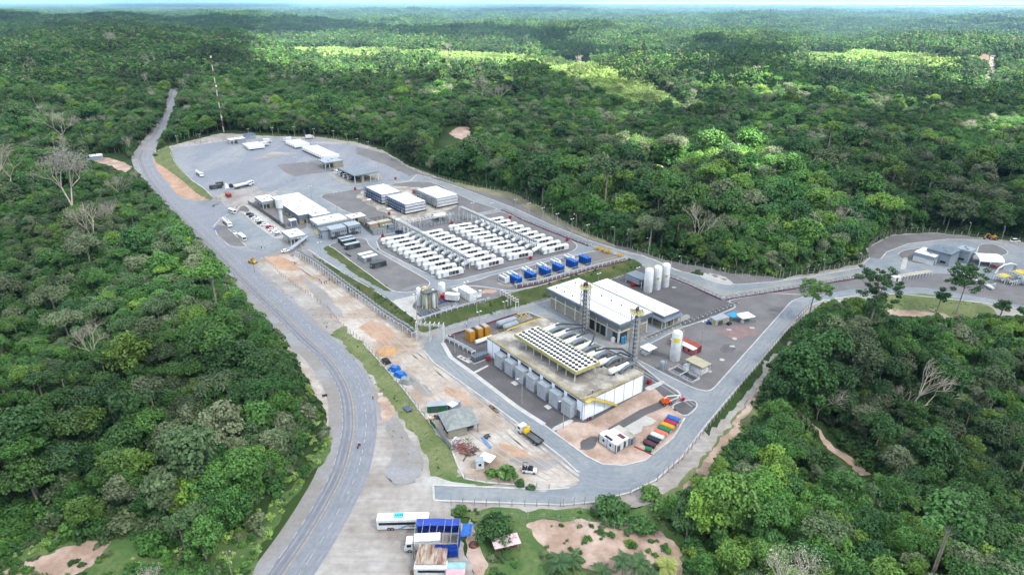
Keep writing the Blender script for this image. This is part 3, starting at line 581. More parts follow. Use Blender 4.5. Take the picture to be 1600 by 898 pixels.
holes = [gpoly(p) for p in ([(350, 92), (400, 70), (470, 62), (560, 64), (640, 70), (760, 76), (860, 86), (900, 96), (960, 108), (1000, 120), (1050, 142), (1075, 168), (1040, 184), (985, 178), (940, 162), (905, 135), (860, 122), (800, 116), (740, 122), (660, 114), (560, 122), (480, 132), (400, 118)],
         [(925, 250), (975, 240), (1030, 250), (1090, 266), (1115, 288), (1090, 308), (1030, 306), (960, 286)], [(600, 142), (660, 126), (750, 132), (760, 148), (690, 160), (620, 158)], [(1120, 150), (1180, 140), (1260, 150), (1330, 166), (1280, 178), (1190, 172)], [(1480, 205), (1560, 196), (1640, 204), (1620, 222), (1530, 224)])]
cloud([big], holes, 1000, 40, -4400, 2900, -700, 5200, 36, 3)
far = [gpoly(p) for p in ([(150, 9), (450, 9.5), (460, 13), (300, 15), (160, 13)], [(720, 16), (830, 15), (910, 18), (905, 24), (800, 23), (740, 21)], [(1340, 33), (1500, 31), (1620, 35), (1600, 41), (1420, 40)], [(1100, 32), (1290, 34), (1260, 41), (1140, 39)], [(1010, 28), (1110, 28), (1090, 33), (1000, 32)])]
cloud(far, [], 1000, 150, -9000, 9000, 5200, 17000, 110, 5)
# ------------------------------------------------------------------ haze: the air itself
HAZE = 6.6e-5
hz = MB().box(-46500, 46500, -46500, 46500, -70, 124).build('haze', [])
hz['kind'] = 'stuff'; mh = bpy.data.materials.new('haze_air'); mh.use_nodes = True; n = mh.node_tree; n.nodes.clear()
pv = n.nodes.new('ShaderNodeVolumePrincipled'); pv.inputs['Color'].default_value = (.36, .66, 1, 1); pv.inputs['Density'].default_value = HAZE; pv.inputs['Anisotropy'].default_value = 0
mo = n.nodes.new('ShaderNodeOutputMaterial'); n.links.new(pv.outputs[0], mo.inputs['Volume']); hz.data.materials.append(mh)
# ------------------------------------------------------------------ foliage
def leaf_mat(name, ramp, trans=.22, rough=.55):
    m = bpy.data.materials.new(name); m.use_nodes = True; n = m.node_tree; b = n.nodes['Principled BSDF']; b.inputs['Roughness'].default_value = rough; b.inputs['Specular IOR Level'].default_value = .25
    oi = n.nodes.new('ShaderNodeObjectInfo'); ah = n.nodes.new('ShaderNodeAttribute'); ah.attribute_name = 'hue'; at = n.nodes.new('ShaderNodeAttribute'); at.attribute_name = 'tone'
    ad = n.nodes.new('ShaderNodeMath'); ad.operation = 'ADD'; n.links.new(oi.outputs['Random'], ad.inputs[0]); n.links.new(ah.outputs['Fac'], ad.inputs[1])
    fr = n.nodes.new('ShaderNodeMath'); fr.operation = 'FRACT'; n.links.new(ad.outputs[0], fr.inputs[0])
    cr = n.nodes.new('ShaderNodeValToRGB'); e = cr.color_ramp.elements
    while len(e) < len(ramp): e.new(.5)
    for k, (p, c) in enumerate(ramp): e[k].position = p; e[k].color = (*c, 1)
    n.links.new(fr.outputs[0], cr.inputs[0])
    sc = n.nodes.new('ShaderNodeVectorMath'); sc.operation = 'SCALE'; ge = n.nodes.new('ShaderNodeNewGeometry'); rn = n.nodes.new('ShaderNodeTexNoise'); rn.inputs['Scale'].default_value = .009; rn.inputs['Detail'].default_value = 3; n.links.new(ge.outputs['Position'], rn.inputs['Vector'])
    rm = n.nodes.new('ShaderNodeMapRange'); rm.inputs[1].default_value = .35; rm.inputs[2].default_value = .65; rm.inputs[3].default_value = .62; rm.inputs[4].default_value = 1.75; n.links.new(rn.outputs[0], rm.inputs[0])
    ml = n.nodes.new('ShaderNodeMath'); ml.operation = 'MULTIPLY'; n.links.new(at.outputs['Fac'], ml.inputs[0]); n.links.new(rm.outputs[0], ml.inputs[1]); n.links.new(cr.outputs[0], sc.inputs[0]); n.links.new(ml.outputs[0], sc.inputs[3])
    n.links.new(sc.outputs[0], b.inputs['Base Color'])
    t = n.nodes.new('ShaderNodeBsdfTranslucent'); n.links.new(sc.outputs[0], t.inputs[0]); ms = n.nodes.new('ShaderNodeMixShader'); ms.inputs[0].default_value = trans
    o = n.nodes['Material Output']; n.links.new(b.outputs[0], ms.inputs[1]); n.links.new(t.outputs[0], ms.inputs[2]); n.links.new(ms.outputs[0], o.inputs[0]); MC[name] = m; return m
mLEAF = leaf_mat('rainforest_leaves', [(0, (.024, .074, .016)), (.12, (.042, .112, .018)), (.25, (.020, .060, .018)), (.38, (.060, .142, .024)), (.50, (.028, .078, .021)), (.60, (.098, .172, .024)), (.68, (.032, .086, .020)), (.78, (.048, .080, .032)), (.87, (.070, .100, .042)), (.93, (.116, .140, .076)), (1, (.026, .074, .018))], .20)
mYOUNG = leaf_mat('young_growth_leaves', [(0, (.12, .22, .05)), (.3, (.22, .31, .08)), (.55, (.10, .20, .05)), (.8, (.26, .32, .11)), (1, (.14, .23, .055))])
mPALE = leaf_mat('sparse_grey_twigs', [(0, (.24, .22, .18)), (.5, (.30, .28, .23)), (1, (.22, .21, .18))], .05, .8)
mPALM = leaf_mat('palm_frond', [(0, (.030, .070, .026)), (.5, (.045, .09, .028)), (1, (.035, .075, .03))])
mLIME = leaf_mat('bright_vine_leaves', [(0, (.10, .20, .035)), (1, (.12, .23, .04))])
def quads(name, c, nrm, size, tone, hue, mat, asp=1.0, extra=None):
    """mesh of leaf-sized quads; c centres, nrm normals, size half-size"""
    n = len(c); a = np.cross(nrm, np.random.randn(n, 3)); a /= np.linalg.norm(a, axis=1)[:, None] + 1e-9; b = np.cross(nrm, a); b /= np.linalg.norm(b, axis=1)[:, None] + 1e-9
    s = size[:, None]; V = np.stack([c - a * s - b * s * asp * .6, c + a * s * .6 - b * s * asp, c + a * s + b * s * asp * .6, c - a * s * .6 + b * s * asp], 1).reshape(-1, 3)
    me = bpy.data.meshes.new(name); me.vertices.add(4 * n); me.vertices.foreach_set('co', V.ravel().astype(np.float32)); me.loops.add(4 * n); me.loops.foreach_set('vertex_index', np.arange(4 * n)); me.polygons.add(n)
    me.polygons.foreach_set('loop_start', np.arange(0, 4 * n, 4)); me.polygons.foreach_set('loop_total', np.full(n, 4)); me.update(calc_edges=True)
    for nm, d in (('tone', tone), ('hue', hue)):
        at = me.attributes.new(nm, 'FLOAT', 'FACE'); at.data.foreach_set('value', d.astype(np.float32))
    me.materials.append(mat); return me
def dirs(n, zmin=-1):
    v = np.random.randn(n * 4 + 20, 3); v /= np.linalg.norm(v, axis=1)[:, None]; return v[v[:, 2] >= zmin][:n]
def crown_pts(Rr, Hc, zb, nc, nl, ls, kind='round'):
    """leaf centres, normals, sizes, tones of one crown of radius Rr, its base at zb, height Hc"""
    C_, N_, S_, T_ = [], [], [], []
    cl = []
    for i in range(nc):
        d = dirs(1, -.15)[0]; q = random.uniform(.35, .92)
        if kind == 'flat': c = np.array([d[0] * Rr * random.uniform(.3, 1), d[1] * Rr * random.uniform(.3, 1), zb + Hc * (.45 + .4 * max(0, d[2]))])
        elif kind == 'tall': c = np.array([d[0] * Rr * q * .8, d[1] * Rr * q * .8, zb + Hc * random.uniform(.1, .92)])
        else: c = np.array([d[0] * Rr * q, d[1] * Rr * q, zb + Hc * (.25 + .62 * max(-.2, d[2]) * random.uniform(.7, 1.1))])
        r = Rr * random.uniform(.24, .42) * (1 if kind != 'tall' else 1.1); cl.append((c, r)); tn = random.uniform(.72, 1.3); m = int(nl / nc * (r / Rr / .33) ** 1.6)
        v = dirs(m, -.45); m = len(v); rad = r * (.7 + .38 * np.random.rand(m))[:, None] * np.array([1, 1, .72])
        # uneven clump: bulges
        rad = rad * (1 + .25 * np.sin(v[:, :1] * 5 + i) * np.cos(v[:, 1:2] * 6 - i))
        C_.append(c + v * rad); nn = v * .55 + np.random.randn(m, 3) * .45 + np.array([0, 0, .55]); N_.append(nn / np.linalg.norm(nn, axis=1)[:, None])
        S_.append(ls * (.6 + .8 * np.random.rand(m))); T_.append(tn * (.8 + .4 * np.random.rand(m)))
    return np.vstack(C_), np.vstack(N_), np.concatenate(S_), np.concatenate(T_), cl
def trunk_mesh(name, h, r, cl, mat, nlimb=6, lean=0):
    mb = MB(); top = Vector((lean, lean * .4, h)); k = Vector((lean * .45, lean * .1, h * .5))
    mb.tube((0, 0, -1.5), k, r, r * .72, 7); mb.tube(k, top, r * .72, r * .4, 7)
    for c, rr in sorted(cl, key=lambda q: -q[1])[:nlimb]:
        c = Vector(c); s = k.lerp(top, random.uniform(.5, 1)); md = s.lerp(c, .5) + Vector((0, 0, -.4)); mb.tube(s, md, r * .34, r * .22, 5); mb.tube(md, c, r * .22, r * .08, 5)
    return mb.mesh(name, mat)
PROTO = []                                        # (crown mesh, trunk mesh, crown radius, total height)
spec = [(4.6, 6.6, 3.2, 26, 'round'), (5.4, 6.4, 4.2, 32, 'round'), (3.6, 7.0, 2.6, 24, 'tall'), (6.0, 3.6, 9.4, 22, 'flat'), (4.4, 2.8, 11.5, 13, 'flat'), (5.0, 7.6, 3.2, 34, 'tall'), (4.8, 5.2, 2.4, 26, 'round'), (5.8, 7.0, 5.0, 36, 'round')]
for i, (r_, hc, zb, nc, kd) in enumerate(spec):
    c, nn, s, t, cl = crown_pts(r_, hc, zb, nc, {3: 3900, 4: 2200}.get(i, 5200), .22, kd); hh = np.zeros(len(c))
    cm = quads('crown', c, nn, s, t, hh, mLEAF); tm = trunk_mesh('trunk', zb + hc * .55, .2 + r_ * .035, cl, mBARKD if i in (0, 2, 6) else mBARK, 9, random.uniform(-.6, .6)); PROTO.append((cm, tm, r_, zb + hc))
def bare_tree(name, h, spread, depth, r, mat, seed, up=.55):
    """leafless crown of real branches"""
    rnd = random.Random(seed); mb = MB(); tips = []
    def br(p, d, L, rad, k):
        q = p + d * L; mb.tube(p, q, rad, rad * .68, 5 if k > 2 else 4, 0, False)
        if k == 0: tips.append(q); return
        for j in range(rnd.choice([2, 3, 3])):
            v = Vector((rnd.gauss(0, 1), rnd.gauss(0, 1), rnd.gauss(0, .7))); nd = (d * 1.0 + v.normalized() * spread + Vector((0, 0, up * .4))).normalized(); br(q, nd, L * rnd.uniform(.62, .86), rad * .64, k - 1)
    L0 = h * .36; br(Vector((0, 0, -1)), Vector((rnd.uniform(-.1, .1), rnd.uniform(-.1, .1), 1)).normalized(), L0 + 1, r, depth); return mb.mesh(name, mat), tips
def twig_crown(tips, r, per, ls):
    c = np.repeat(np.array([tuple(t) for t in tips]), per, 0); n = len(c); c = c + np.random.randn(n, 3) * r; nn = dirs(n); nn = nn[np.arange(n) % len(nn)]
    return quads('twigs', c, nn, ls * (.6 + .8 * np.random.rand(n)), .75 + .5 * np.random.rand(n), np.zeros(n), mPALE, .25)
BARE = []
for k, (h, spd, dp, r, sd_, per) in enumerate([(17, .75, 5, .42, 3, 14), (21, .8, 5, .5, 8, 16), (15, .62, 5, .34, 12, 0), (13, .9, 4, .3, 21, 70), (12, .7, 5, .28, 33, 6)]):
    tm, tips = bare_tree('limbs', h, spd, dp, r, C('pale_dead_bark', (196, 186, 168), .62, rough=.9, var=.12, scale=1.2), sd_); BARE.append((tm, twig_crown(tips, .8, per, .18) if per else None))
# shrub
def shrub(seed, r, n, mat=None):
    random.seed(seed); c, nn, s, t, cl = crown_pts(r, r * .9, -.2, 12, n, .22); return quads('bush', c, nn, s, t, np.zeros(len(c)), mat or mLEAF)
SHRUB = [shrub(5, 2.6, 900), shrub(6, 3.2, 1100), shrub(7, 2.2, 700)]
YOUNG = [shrub(8, 3.4, 800, mYOUNG), shrub(9, 2.6, 600, mYOUNG)]
# far canopy: 60 m pieces of wood
def canopy(seed, n, mat, hmin, hmax, rmin, rmax, nl):
    np.random.seed(seed); random.seed(seed); A = [[], [], [], [], []]
    for i in range(n):
        r_ = random.uniform(rmin, rmax); h = random.uniform(hmin, hmax) * (1.3 if random.random() < .07 else 1); c, nn, s, t, cl = crown_pts(r_, r_ * 1.3, h - r_ * 1.3, 6, nl, .62 * r_ / 5)
        c = c + np.array([random.uniform(-32, 32), random.uniform(-32, 32), 0]); hv = random.random()
        for L, v in zip(A, (c, nn, s, t, np.full(len(c), hv))): L.append(v)
    return quads('canopy', np.vstack(A[0]), np.vstack(A[1]), np.concatenate(A[2]), np.concatenate(A[3]), np.concatenate(A[4]), mat)
CAN = [canopy(1, 130, mLEAF, 8, 19, 2.6, 5.6, 120), canopy(2, 130, mLEAF, 8, 20, 2.6, 5.8, 120), canopy(3, 140, mLEAF, 7, 17, 2.4, 5.0, 110), canopy(4, 130, mYOUNG, 4, 8, 2.4, 3.8, 110)]
# ---------------- where the trees stand
random.seed(11); np.random.seed(11)
LIT = [[(400, 78), (560, 74), (640, 79), (760, 84), (900, 98), (1000, 120), (1075, 168), (1040, 184), (985, 178), (905, 135), (800, 116), (560, 112)], [(1225, 88), (1300, 82), (1420, 84), (1500, 100), (1530, 118), (1470, 120), (1400, 121), (1330, 133), (1260, 120)], [(990, 262), (1030, 258), (1075, 272), (1080, 288), (1050, 296), (1000, 284)]]
VPOLYS = [VIS, VIS2, VIS3, VIS4, VIS5, VIS6]
def masked(px, py):
    m = np.zeros(px.shape, bool)
    for P in VPOLYS: m |= pip(px, py, P)
    return m
gx, gy = np.meshgrid(np.arange(-1150, 1150, 4.5), np.arange(40, 1000, 4.5)); gx = gx.ravel() + np.random.uniform(-2.1, 2.1, gx.size); gy = gy.ravel() + np.random.uniform(-2.1, 2.1, gy.size)
gz = H_np(gx, gy); px, py, dd = proj_np(gx, gy, gz)
ok = (dd > 60) & (px > -160) & (px < 1760) & (py < 1040) & ~masked(px, py) & (np.hypot(gx, gy) < 960)
gx, gy, gz = gx[ok], gy[ok], gz[ok]; N = len(gx)
kind = np.random.choice(8, N, p=[.17, .15, .14, .07, .06, .13, .15, .13]); sc = np.random.uniform(.46, .92, N) * (1 + .22 * np.sin(gx / 41 + 1.5 * np.sin(gy / 57)) * np.cos(gy / 33 + gx / 90)) * (1 + .55 * (np.random.rand(N) < .08)); rot = np.random.uniform(0, 6.28, N)
rad = np.array([p[2] for p in PROTO])[kind]; hgt = np.array([p[3] for p in PROTO])[kind]
px, py, dd = proj_np(gx, gy, gz)
lowz = pip(px, py, [(-50, 920), (-50, 800), (60, 790), (180, 800), (300, 850), (400, 830), (440, 790), (520, 700), (470, 830), (400, 930)]) | pip(px, py, [(1060, 800), (1110, 720), (1180, 640), (1260, 640), (1330, 690), (1400, 760), (1330, 760), (1250, 690), (1180, 720), (1120, 800), (1090, 860)]) | pip(px, py, [(740, 800), (830, 815), (850, 900), (770, 900)])
lowz &= np.random.rand(N) < .8
verge = pip(px, py, [(455, 570), (480, 590), (505, 625), (522, 660), (522, 705), (495, 750), (450, 800), (410, 860), (380, 905), (330, 905), (380, 850), (425, 780), (462, 715), (470, 660), (452, 605)])
lowz |= verge; shr = lowz.copy(); fresh = lowz & (verge | (np.random.rand(N) < .5))
ZS = 1.22
wall = (px > 560) & (py > 250) & (py < 445) & (dd < 560); sc = np.where(wall, sc * np.random.uniform(1.1, 1.55, N), sc)
VERGE = [(478, 590), (500, 620), (516, 655), (516, 702), (490, 745), (450, 795), (412, 852), (390, 905), (300, 905), (200, 885), (60, 860), (0, 885), (0, 850), (60, 828), (200, 842), (330, 852), (400, 800), (436, 750), (474, 700), (482, 655), (468, 610)]
def clash(sc):
    bad = np.zeros(N, bool)
    for fx, fz in ((0, .97), (.85, .62), (-.85, .62), (.6, .85), (-.6, .85), (0, .5)):
        a, b, _ = proj_np(gx + fx * rad * sc, gy, gz + hgt * sc * ZS * fz); bad |= masked(a, b) | pip(a, b, VERGE)
    return bad
c1 = clash(sc); s2 = np.where(c1, sc * .62, sc); c2 = clash(s2); s3 = np.where(c2, .36, s2); c3 = clash(s3)
sc = s3; shr |= c2
drop = np.zeros(N, bool)
a, b, _ = proj_np(gx, gy, gz + 2.4); drop |= (c3 & masked(a, b)) | (shr & masked(a, b))
litm = np.zeros(N, bool)
for P in LIT: litm |= pip(px, py, P)
# ---------------- the trees that show largest become things of their own
vis_in = (px > -60) & (px < 1660) & (py < 985) & ~shr & ~drop & ~litm
size = rad * sc / dd * (1 + .25 * sc)
# how far a tree rises over those before it: keep the open ones
order = np.argsort(-np.where(vis_in, size, -1))[:5200]
cand = order[np.random.permutation(len(order))] if False else order
pick = []; used = np.zeros(N, bool)
cell = {}
for i in cand:
    a, b, _ = proj(gx[i], gy[i], gz[i] + hgt[i] * sc[i] * ZS * .8)
    if not (4 < a < 1596 and 4 < b < 894): continue
    pick.append(i); used[i] = True
    if len(pick) >= 290: break
def region(i):
    x, y = px[i], py[i]
    if y < 430 and x > 240: return 'behind the fence near the station' if x > 1000 else 'behind the fence near the generators'
    if x < 640: return 'across the highway from the car park' if y < 480 else ('across from the highway bend' if y < 680 else 'above the sandy corner')
    return 'between gully track and station' if y < 600 else ('beside the gully track' if y < 740 else 'below the gully track')
def girth(i):
    v = rad[i] * sc[i]; return 'small' if v < 3.4 else ('medium' if v < 4.2 else ('large' if v < 5.4 else 'very large'))
TL = {0: 'rounded broadleaf rainforest tree', 1: 'domed broadleaf rainforest tree', 2: 'narrow upright broadleaf rainforest tree', 3: 'umbrella shaped rainforest tree', 4: 'long trunked rainforest tree with thin crown', 5: 'column shaped rainforest tree', 6: 'bushy rounded rainforest tree', 7: 'spreading rainforest tree with lumpy crown'}
for i in pick:
    k = kind[i]; cm, tm, _, _ = PROTO[k]
    lab = girth(i) + ' ' + TL[k] + ' ' + region(i)
    r = thing('broadleaf_tree', lab, 'tree', (gx[i], gy[i], gz[i] - .1), rot[i], lab.replace('tree ', 'trees ', 1)); r.scale = (sc[i], sc[i], sc[i] * ZS)
    for nm, m_ in (('crown', cm), ('trunk', tm)):
        o = bpy.data.objects.new(nm, m_); COL.objects.link(o); o.parent = r
# ---------------- the rest of the forest: one object
PC = bpy.data.collections.new('forest_pieces')
def proto_obj(name, meshes):
    bm_v = []; obs = []
    if len(meshes) == 1: me = meshes[0]
    else:
        tmp = [bpy.data.objects.new('t', m.copy()) for m in meshes if m]
        bm = bmesh.new(); mats = []
        me = bpy.data.meshes.new(name)
        for t in tmp:
            base = len(bm.faces); bm.from_mesh(t.data); bm.faces.ensure_lookup_table(); mi = len(mats); mats += list(t.data.materials)
            for f in bm.faces[base:]: f.material_index = mi
        bm.to_mesh(me); bm.free()
        for m in mats: me.materials.append(m)
    o = bpy.data.objects.new(name, me); PC.objects.link(o); return o
names = []
for i, (cm, tm, _, _) in enumerate(PROTO): proto_obj('piece_%02d' % i, [cm, tm])
for i, m in enumerate(SHRUB): proto_obj('piece_%02d' % (8 + i), [m])
for i, m in enumerate(YOUNG): proto_obj('piece_%02d' % (11 + i), [m])
for i, m in enumerate(CAN): proto_obj('piece_%02d' % (13 + i), [m])
for i, (tm, tw) in enumerate(BARE[:5]): proto_obj('piece_%02d' % (17 + i), [tm, tw] if tw else [tm])
P_, I_, S_, R_, Z_ = [], [], [], [], []
def addp(x, y, z, i, s, r, zs=None): P_.append((x, y, z)); I_.append(i); S_.append(s); R_.append(r); Z_.append((ZS if zs is None else zs) * s)
for i in range(N):
    if drop[i] or used[i]: continue
    if litm[i] and mn.noise(Vector((gx[i] * .02, gy[i] * .02, 2))) > -.38: addp(gx[i], gy[i], gz[i], 11 + random.randint(0, 1), random.uniform(.8, 1.5), rot[i]); continue
    if fresh[i]: addp(gx[i], gy[i], gz[i], 11 + random.randint(0, 1), random.uniform(.25, .6), rot[i]); continue
    if shr[i]: addp(gx[i], gy[i], gz[i], 8 + random.randint(0, 2), random.uniform(.55, 1.05), rot[i]); continue
    if random.random() < .006: addp(gx[i], gy[i], gz[i], 17 + random.randint(0, 4), random.uniform(.4, .75), rot[i]); continue
    addp(gx[i], gy[i], gz[i] - .1, int(kind[i]), sc[i], rot[i])
# undergrowth along the edges and gaps
ux = np.random.uniform(-280, 340, 42000); uy = np.random.uniform(70, 520, 42000); uz = H_np(ux, uy); a, b, d_ = proj_np(ux, uy, uz); a2, b2, _ = proj_np(ux, uy, uz + 2.0)
m = (a > -80) & (a < 1680) & (b < 960) & (d_ > 60) & ~masked(a, b) & ~masked(a2, b2)
a3, b3, _ = proj_np(ux, uy, uz + 4.4); clr = ~(masked(a3, b3) | pip(a3, b3, VERGE))[m]; vg = pip(a, b, VERGE)[m] & (np.random.rand(int(m.sum())) < .7)
for x, y, z, q, g_ in zip(ux[m], uy[m], uz[m], clr, vg): addp(x, y, z, 11 if g_ else 8 + random.randint(0, 2), random.uniform(.1, .22) if g_ else (random.uniform(.5, 1.4) if q else random.uniform(.35, .7)), random.uniform(0, 6.28))
wx = np.random.uniform(-140, 200, 26000); wy = np.random.uniform(85, 330, 26000); a, b, _ = proj_np(wx, wy, H_np(wx, wy))
WEED = [([(706, 794), (800, 799), (925, 800), (955, 803), (922, 812), (740, 812)], .16), ([(760, 815), (820, 815), (850, 850), (900, 885), (950, 905), (770, 905)], .3), ([(1020, 785), (1075, 765), (1130, 700), (1190, 640), (1150, 720), (1080, 800), (1060, 850)], .3), ([(0, 800), (180, 790), (300, 850), (400, 820), (450, 770), (505, 700), (415, 850), (380, 905), (0, 905)], .32),
    ([(517, 521), (568, 538), (630, 607), (704, 698), (724, 745), (674, 742), (651, 688), (587, 602)], .07), ([(535, 425), (611, 471), (650, 501), (646, 521), (595, 482), (546, 452)], .2), ([(660, 500), (757, 472), (840, 448), (986, 405), (1002, 416), (937, 441), (810, 479), (690, 512)], .2), ([(600, 640), (664, 738), (676, 757), (620, 760)], .05), ([(850, 815), (1000, 826), (1066, 868), (1075, 900), (900, 880)], .26), ([(728, 746), (790, 750), (872, 762), (870, 766), (735, 757)], .34), ([(410, 430), (530, 510), (515, 515), (420, 440)], .06), ([(1375, 462), (1540, 474), (1520, 496), (1390, 485)], .1), ([(1130, 700), (1215, 560), (1240, 540), (1190, 650)], .2), ([(700, 283), (804, 303), (910, 363), (964, 385), (845, 333)], .12)]
for W_, s_ in WEED:
    m = pip(a, b, W_)
    for x, y in zip(wx[m], wy[m]):
        if random.random() < .6 and mn.noise(Vector((x * .12, y * .12, 5))) > -.12: addp(x, y, H(x, y) + .05, 8 + random.randint(0, 2), s_ * random.uniform(.5, 1.5), random.uniform(0, 6.28))
# middle and far distance
wpoly = [[tuple(AT(p[0], p[1], 4.6).xy) for p in q] for q in WAT]
def ring(d0, d1, pitch, scl):
    xs, ys = np.meshgrid(np.arange(-d1, d1, pitch), np.arange(0, d1, pitch)); xs = xs.ravel() + np.random.uniform(-.2, .2, xs.size) * pitch; ys = ys.ravel() + np.random.uniform(-.2, .2, ys.size) * pitch
    r = np.hypot(xs, ys); m = (r >= d0) & (r < d1) & (ys > 50) & (np.abs(xs) < ys * .86 + 60); xs, ys = xs[m], ys[m]; zs = H_np(xs, ys); a, b, _ = proj_np(xs, ys, zs)
    li = np.zeros(a.shape, bool)
    for P in LIT: li |= pip(a, b, P)
    bad = masked(a, b) | pip(a, b, VISR)
    for W_ in wpoly: bad |= pip(xs, ys, W_)
    for x, y, z, l, q in zip(xs, ys, zs, li, bad):
        if q: continue
        addp(x, y, z - 1.5, 16 if l and mn.noise(Vector((x * .004, y * .004, 2))) > -.32 else 13 + random.randint(0, 2), scl * random.uniform(.92, 1.1), random.choice([0, 1.571, 3.142, 4.712]) + random.uniform(-.2, .2), 1.25 / scl * random.uniform(.85, 1.2))
for _ in range(2600):
    p = AT(random.uniform(1495, 1585), random.uniform(74, 143), 3); z = H(p.x, p.y); a_, b_, _d = proj(p.x, p.y, z + 6)
    if pip(np.array([a_]), np.array([b_]), VIS4)[0] or pip(np.array([a_]), np.array([b_ + 2]), VIS4)[0] or not pip(np.array([a_]), np.array([b_]), VISR)[0]: continue
    addp(p.x, p.y, z, random.choice([0, 1, 5, 6, 7, 11]), random.uniform(.6, 1.1), random.uniform(0, 6.28))
ring(930, 3200, 52, 1.0); ring(3200, 6500, 92, 1.75); ring(6500, 14000, 190, 3.4); ring(14000, 30000, 520, 8)
me = bpy.data.meshes.new('forest'); me.vertices.add(len(P_)); me.vertices.foreach_set('co', np.array(P_, np.float32).ravel())
for nm, ty, d in (('idx', 'INT', I_), ('scl', 'FLOAT', S_), ('rot', 'FLOAT', R_), ('zsc', 'FLOAT', Z_)):
    at = me.attributes.new(nm, ty, 'POINT'); at.data.foreach_set('value', np.array(d, np.int32 if ty == 'INT' else np.float32))
fo = bpy.data.objects.new('forest', me); COL.objects.link(fo); fo['kind'] = 'stuff'
ng = bpy.data.node_groups.new('forest_scatter', 'GeometryNodeTree'); ng.interface.new_socket('Geometry', in_out='INPUT', socket_type='NodeSocketGeometry'); ng.interface.new_socket('Geometry', in_out='OUTPUT', socket_type='NodeSocketGeometry')
gi = ng.nodes.new('NodeGroupInput'); go = ng.nodes.new('NodeGroupOutput'); ci = ng.nodes.new('GeometryNodeCollectionInfo'); ci.inputs['Collection'].default_value = PC; ci.inputs['Separate Children'].default_value = True; ci.inputs['Reset Children'].default_value = True
ip = ng.nodes.new('GeometryNodeInstanceOnPoints'); ip.inputs['Pick Instance'].default_value = True
def na(name, ty):
    n = ng.nodes.new('GeometryNodeInputNamedAttribute'); n.data_type = ty; n.inputs[0].default_value = name; return n.outputs['Attribute']
cx = ng.nodes.new('ShaderNodeCombineXYZ'); er = ng.nodes.new('FunctionNodeEulerToRotation'); L_ = ng.links.new
L_(na('rot', 'FLOAT'), cx.inputs[2]); L_(cx.outputs[0], er.inputs[0]); L_(er.outputs[0], ip.inputs['Rotation']); L_(na('idx', 'INT'), ip.inputs['Instance Index']); vm = ng.nodes.new('ShaderNodeCombineXYZ'); sn = na('scl', 'FLOAT'); L_(sn, vm.inputs[0]); L_(sn, vm.inputs[1]); L_(na('zsc', 'FLOAT'), vm.inputs[2]); L_(vm.outputs[0], ip.inputs['Scale'])
L_(gi.outputs[0], ip.inputs['Points']); L_(ci.outputs[0], ip.inputs['Instance']); L_(ip.outputs[0], go.inputs[0])
md = fo.modifiers.new('scatter', 'NODES'); md.node_group = ng
print('forest points', len(P_), 'tree things', len(pick))
# ================================================================== vehicles (front towards +x)
def wheel(parent, x, y, r, w=.25, name='wheel'):
    mb = MB(); mb.tube((x, y - w / 2, r), (x, y + w / 2, r), r, r, 12, 0); mb.tube((x, y - w / 2 - .01, r), (x, y + w / 2 + .01, r), r * .5, r * .5, 10, 1); return mb.build(name, [mBLACK, mCHROME], parent)
def car(label, loc, rz, mat, group, L=4.3, W=1.75, Hh=1.48, kind='hatchback', pickup=False):
    t = thing('parked_car', label, 'car', loc, rz, group); h = L / 2
    MB().ext([(-h, .35), (-h * .96, .85), (-h * .6, .95), (h * .45, .92), (h * .93, .72), (h, .45), (h * .97, .3), (-h * .97, .3)], 'x', 0, 0) if False else None
    b = MB(); prof = [(-h, .34), (-h, .82), (-h + .25, .93), (h * .42, .92), (h - .2, .74), (h, .5), (h, .34)]
    vs = []
    for y, s in ((-W / 2, 0), (-W / 2 + .08, 1), (W / 2 - .08, 1), (W / 2, 0)):
        vs.append([(x, y, z + (.03 * s if z > .6 else 0)) for x, z in prof])
    n = len(prof); allv = [v for r_ in vs for v in r_]; fs = [tuple(range(n)), tuple(range(3 * n, 4 * n))[::-1]]
    for k in range(3): fs += [(k * n + i, (k + 1) * n + i, (k + 1) * n + (i + 1) % n, k * n + (i + 1) % n) for i in range(n)]
    b.add(allv, fs); b.build('body', mat, t)
    c0, c1 = (-h + .25, h * .4) if not pickup else (-.5, h * .42)
    g = MB(); g.box(c0, c1, -W / 2 + .1, W / 2 - .1, .92, Hh - .04, 0, top=(.45, .14)); g.build('window_glass', mGLASS, t)
    r_ = MB(); r_.box(c0 + .45, c1 - .5, -W / 2 + .23, W / 2 - .23, Hh - .05, Hh, 0, top=(.05, .05)); r_.build('roof', mat, t)
    if pickup: MB().box(-h + .15, -.7, -W / 2 + .12, W / 2 - .12, .9, .97).build('load_bed', mDGREY, t)
    for sx in (-1, 1):
        for sy in (-1, 1): wheel(t, sx * h * .62, sy * (W / 2 - .1), .32, .22)
    for sy in (-1, 1): MB().box(h - .06, h + .02, sy * W * .34 - .18, sy * W * .34 + .18, .55, .7).build('headlight', mCHROME, t)
    return t
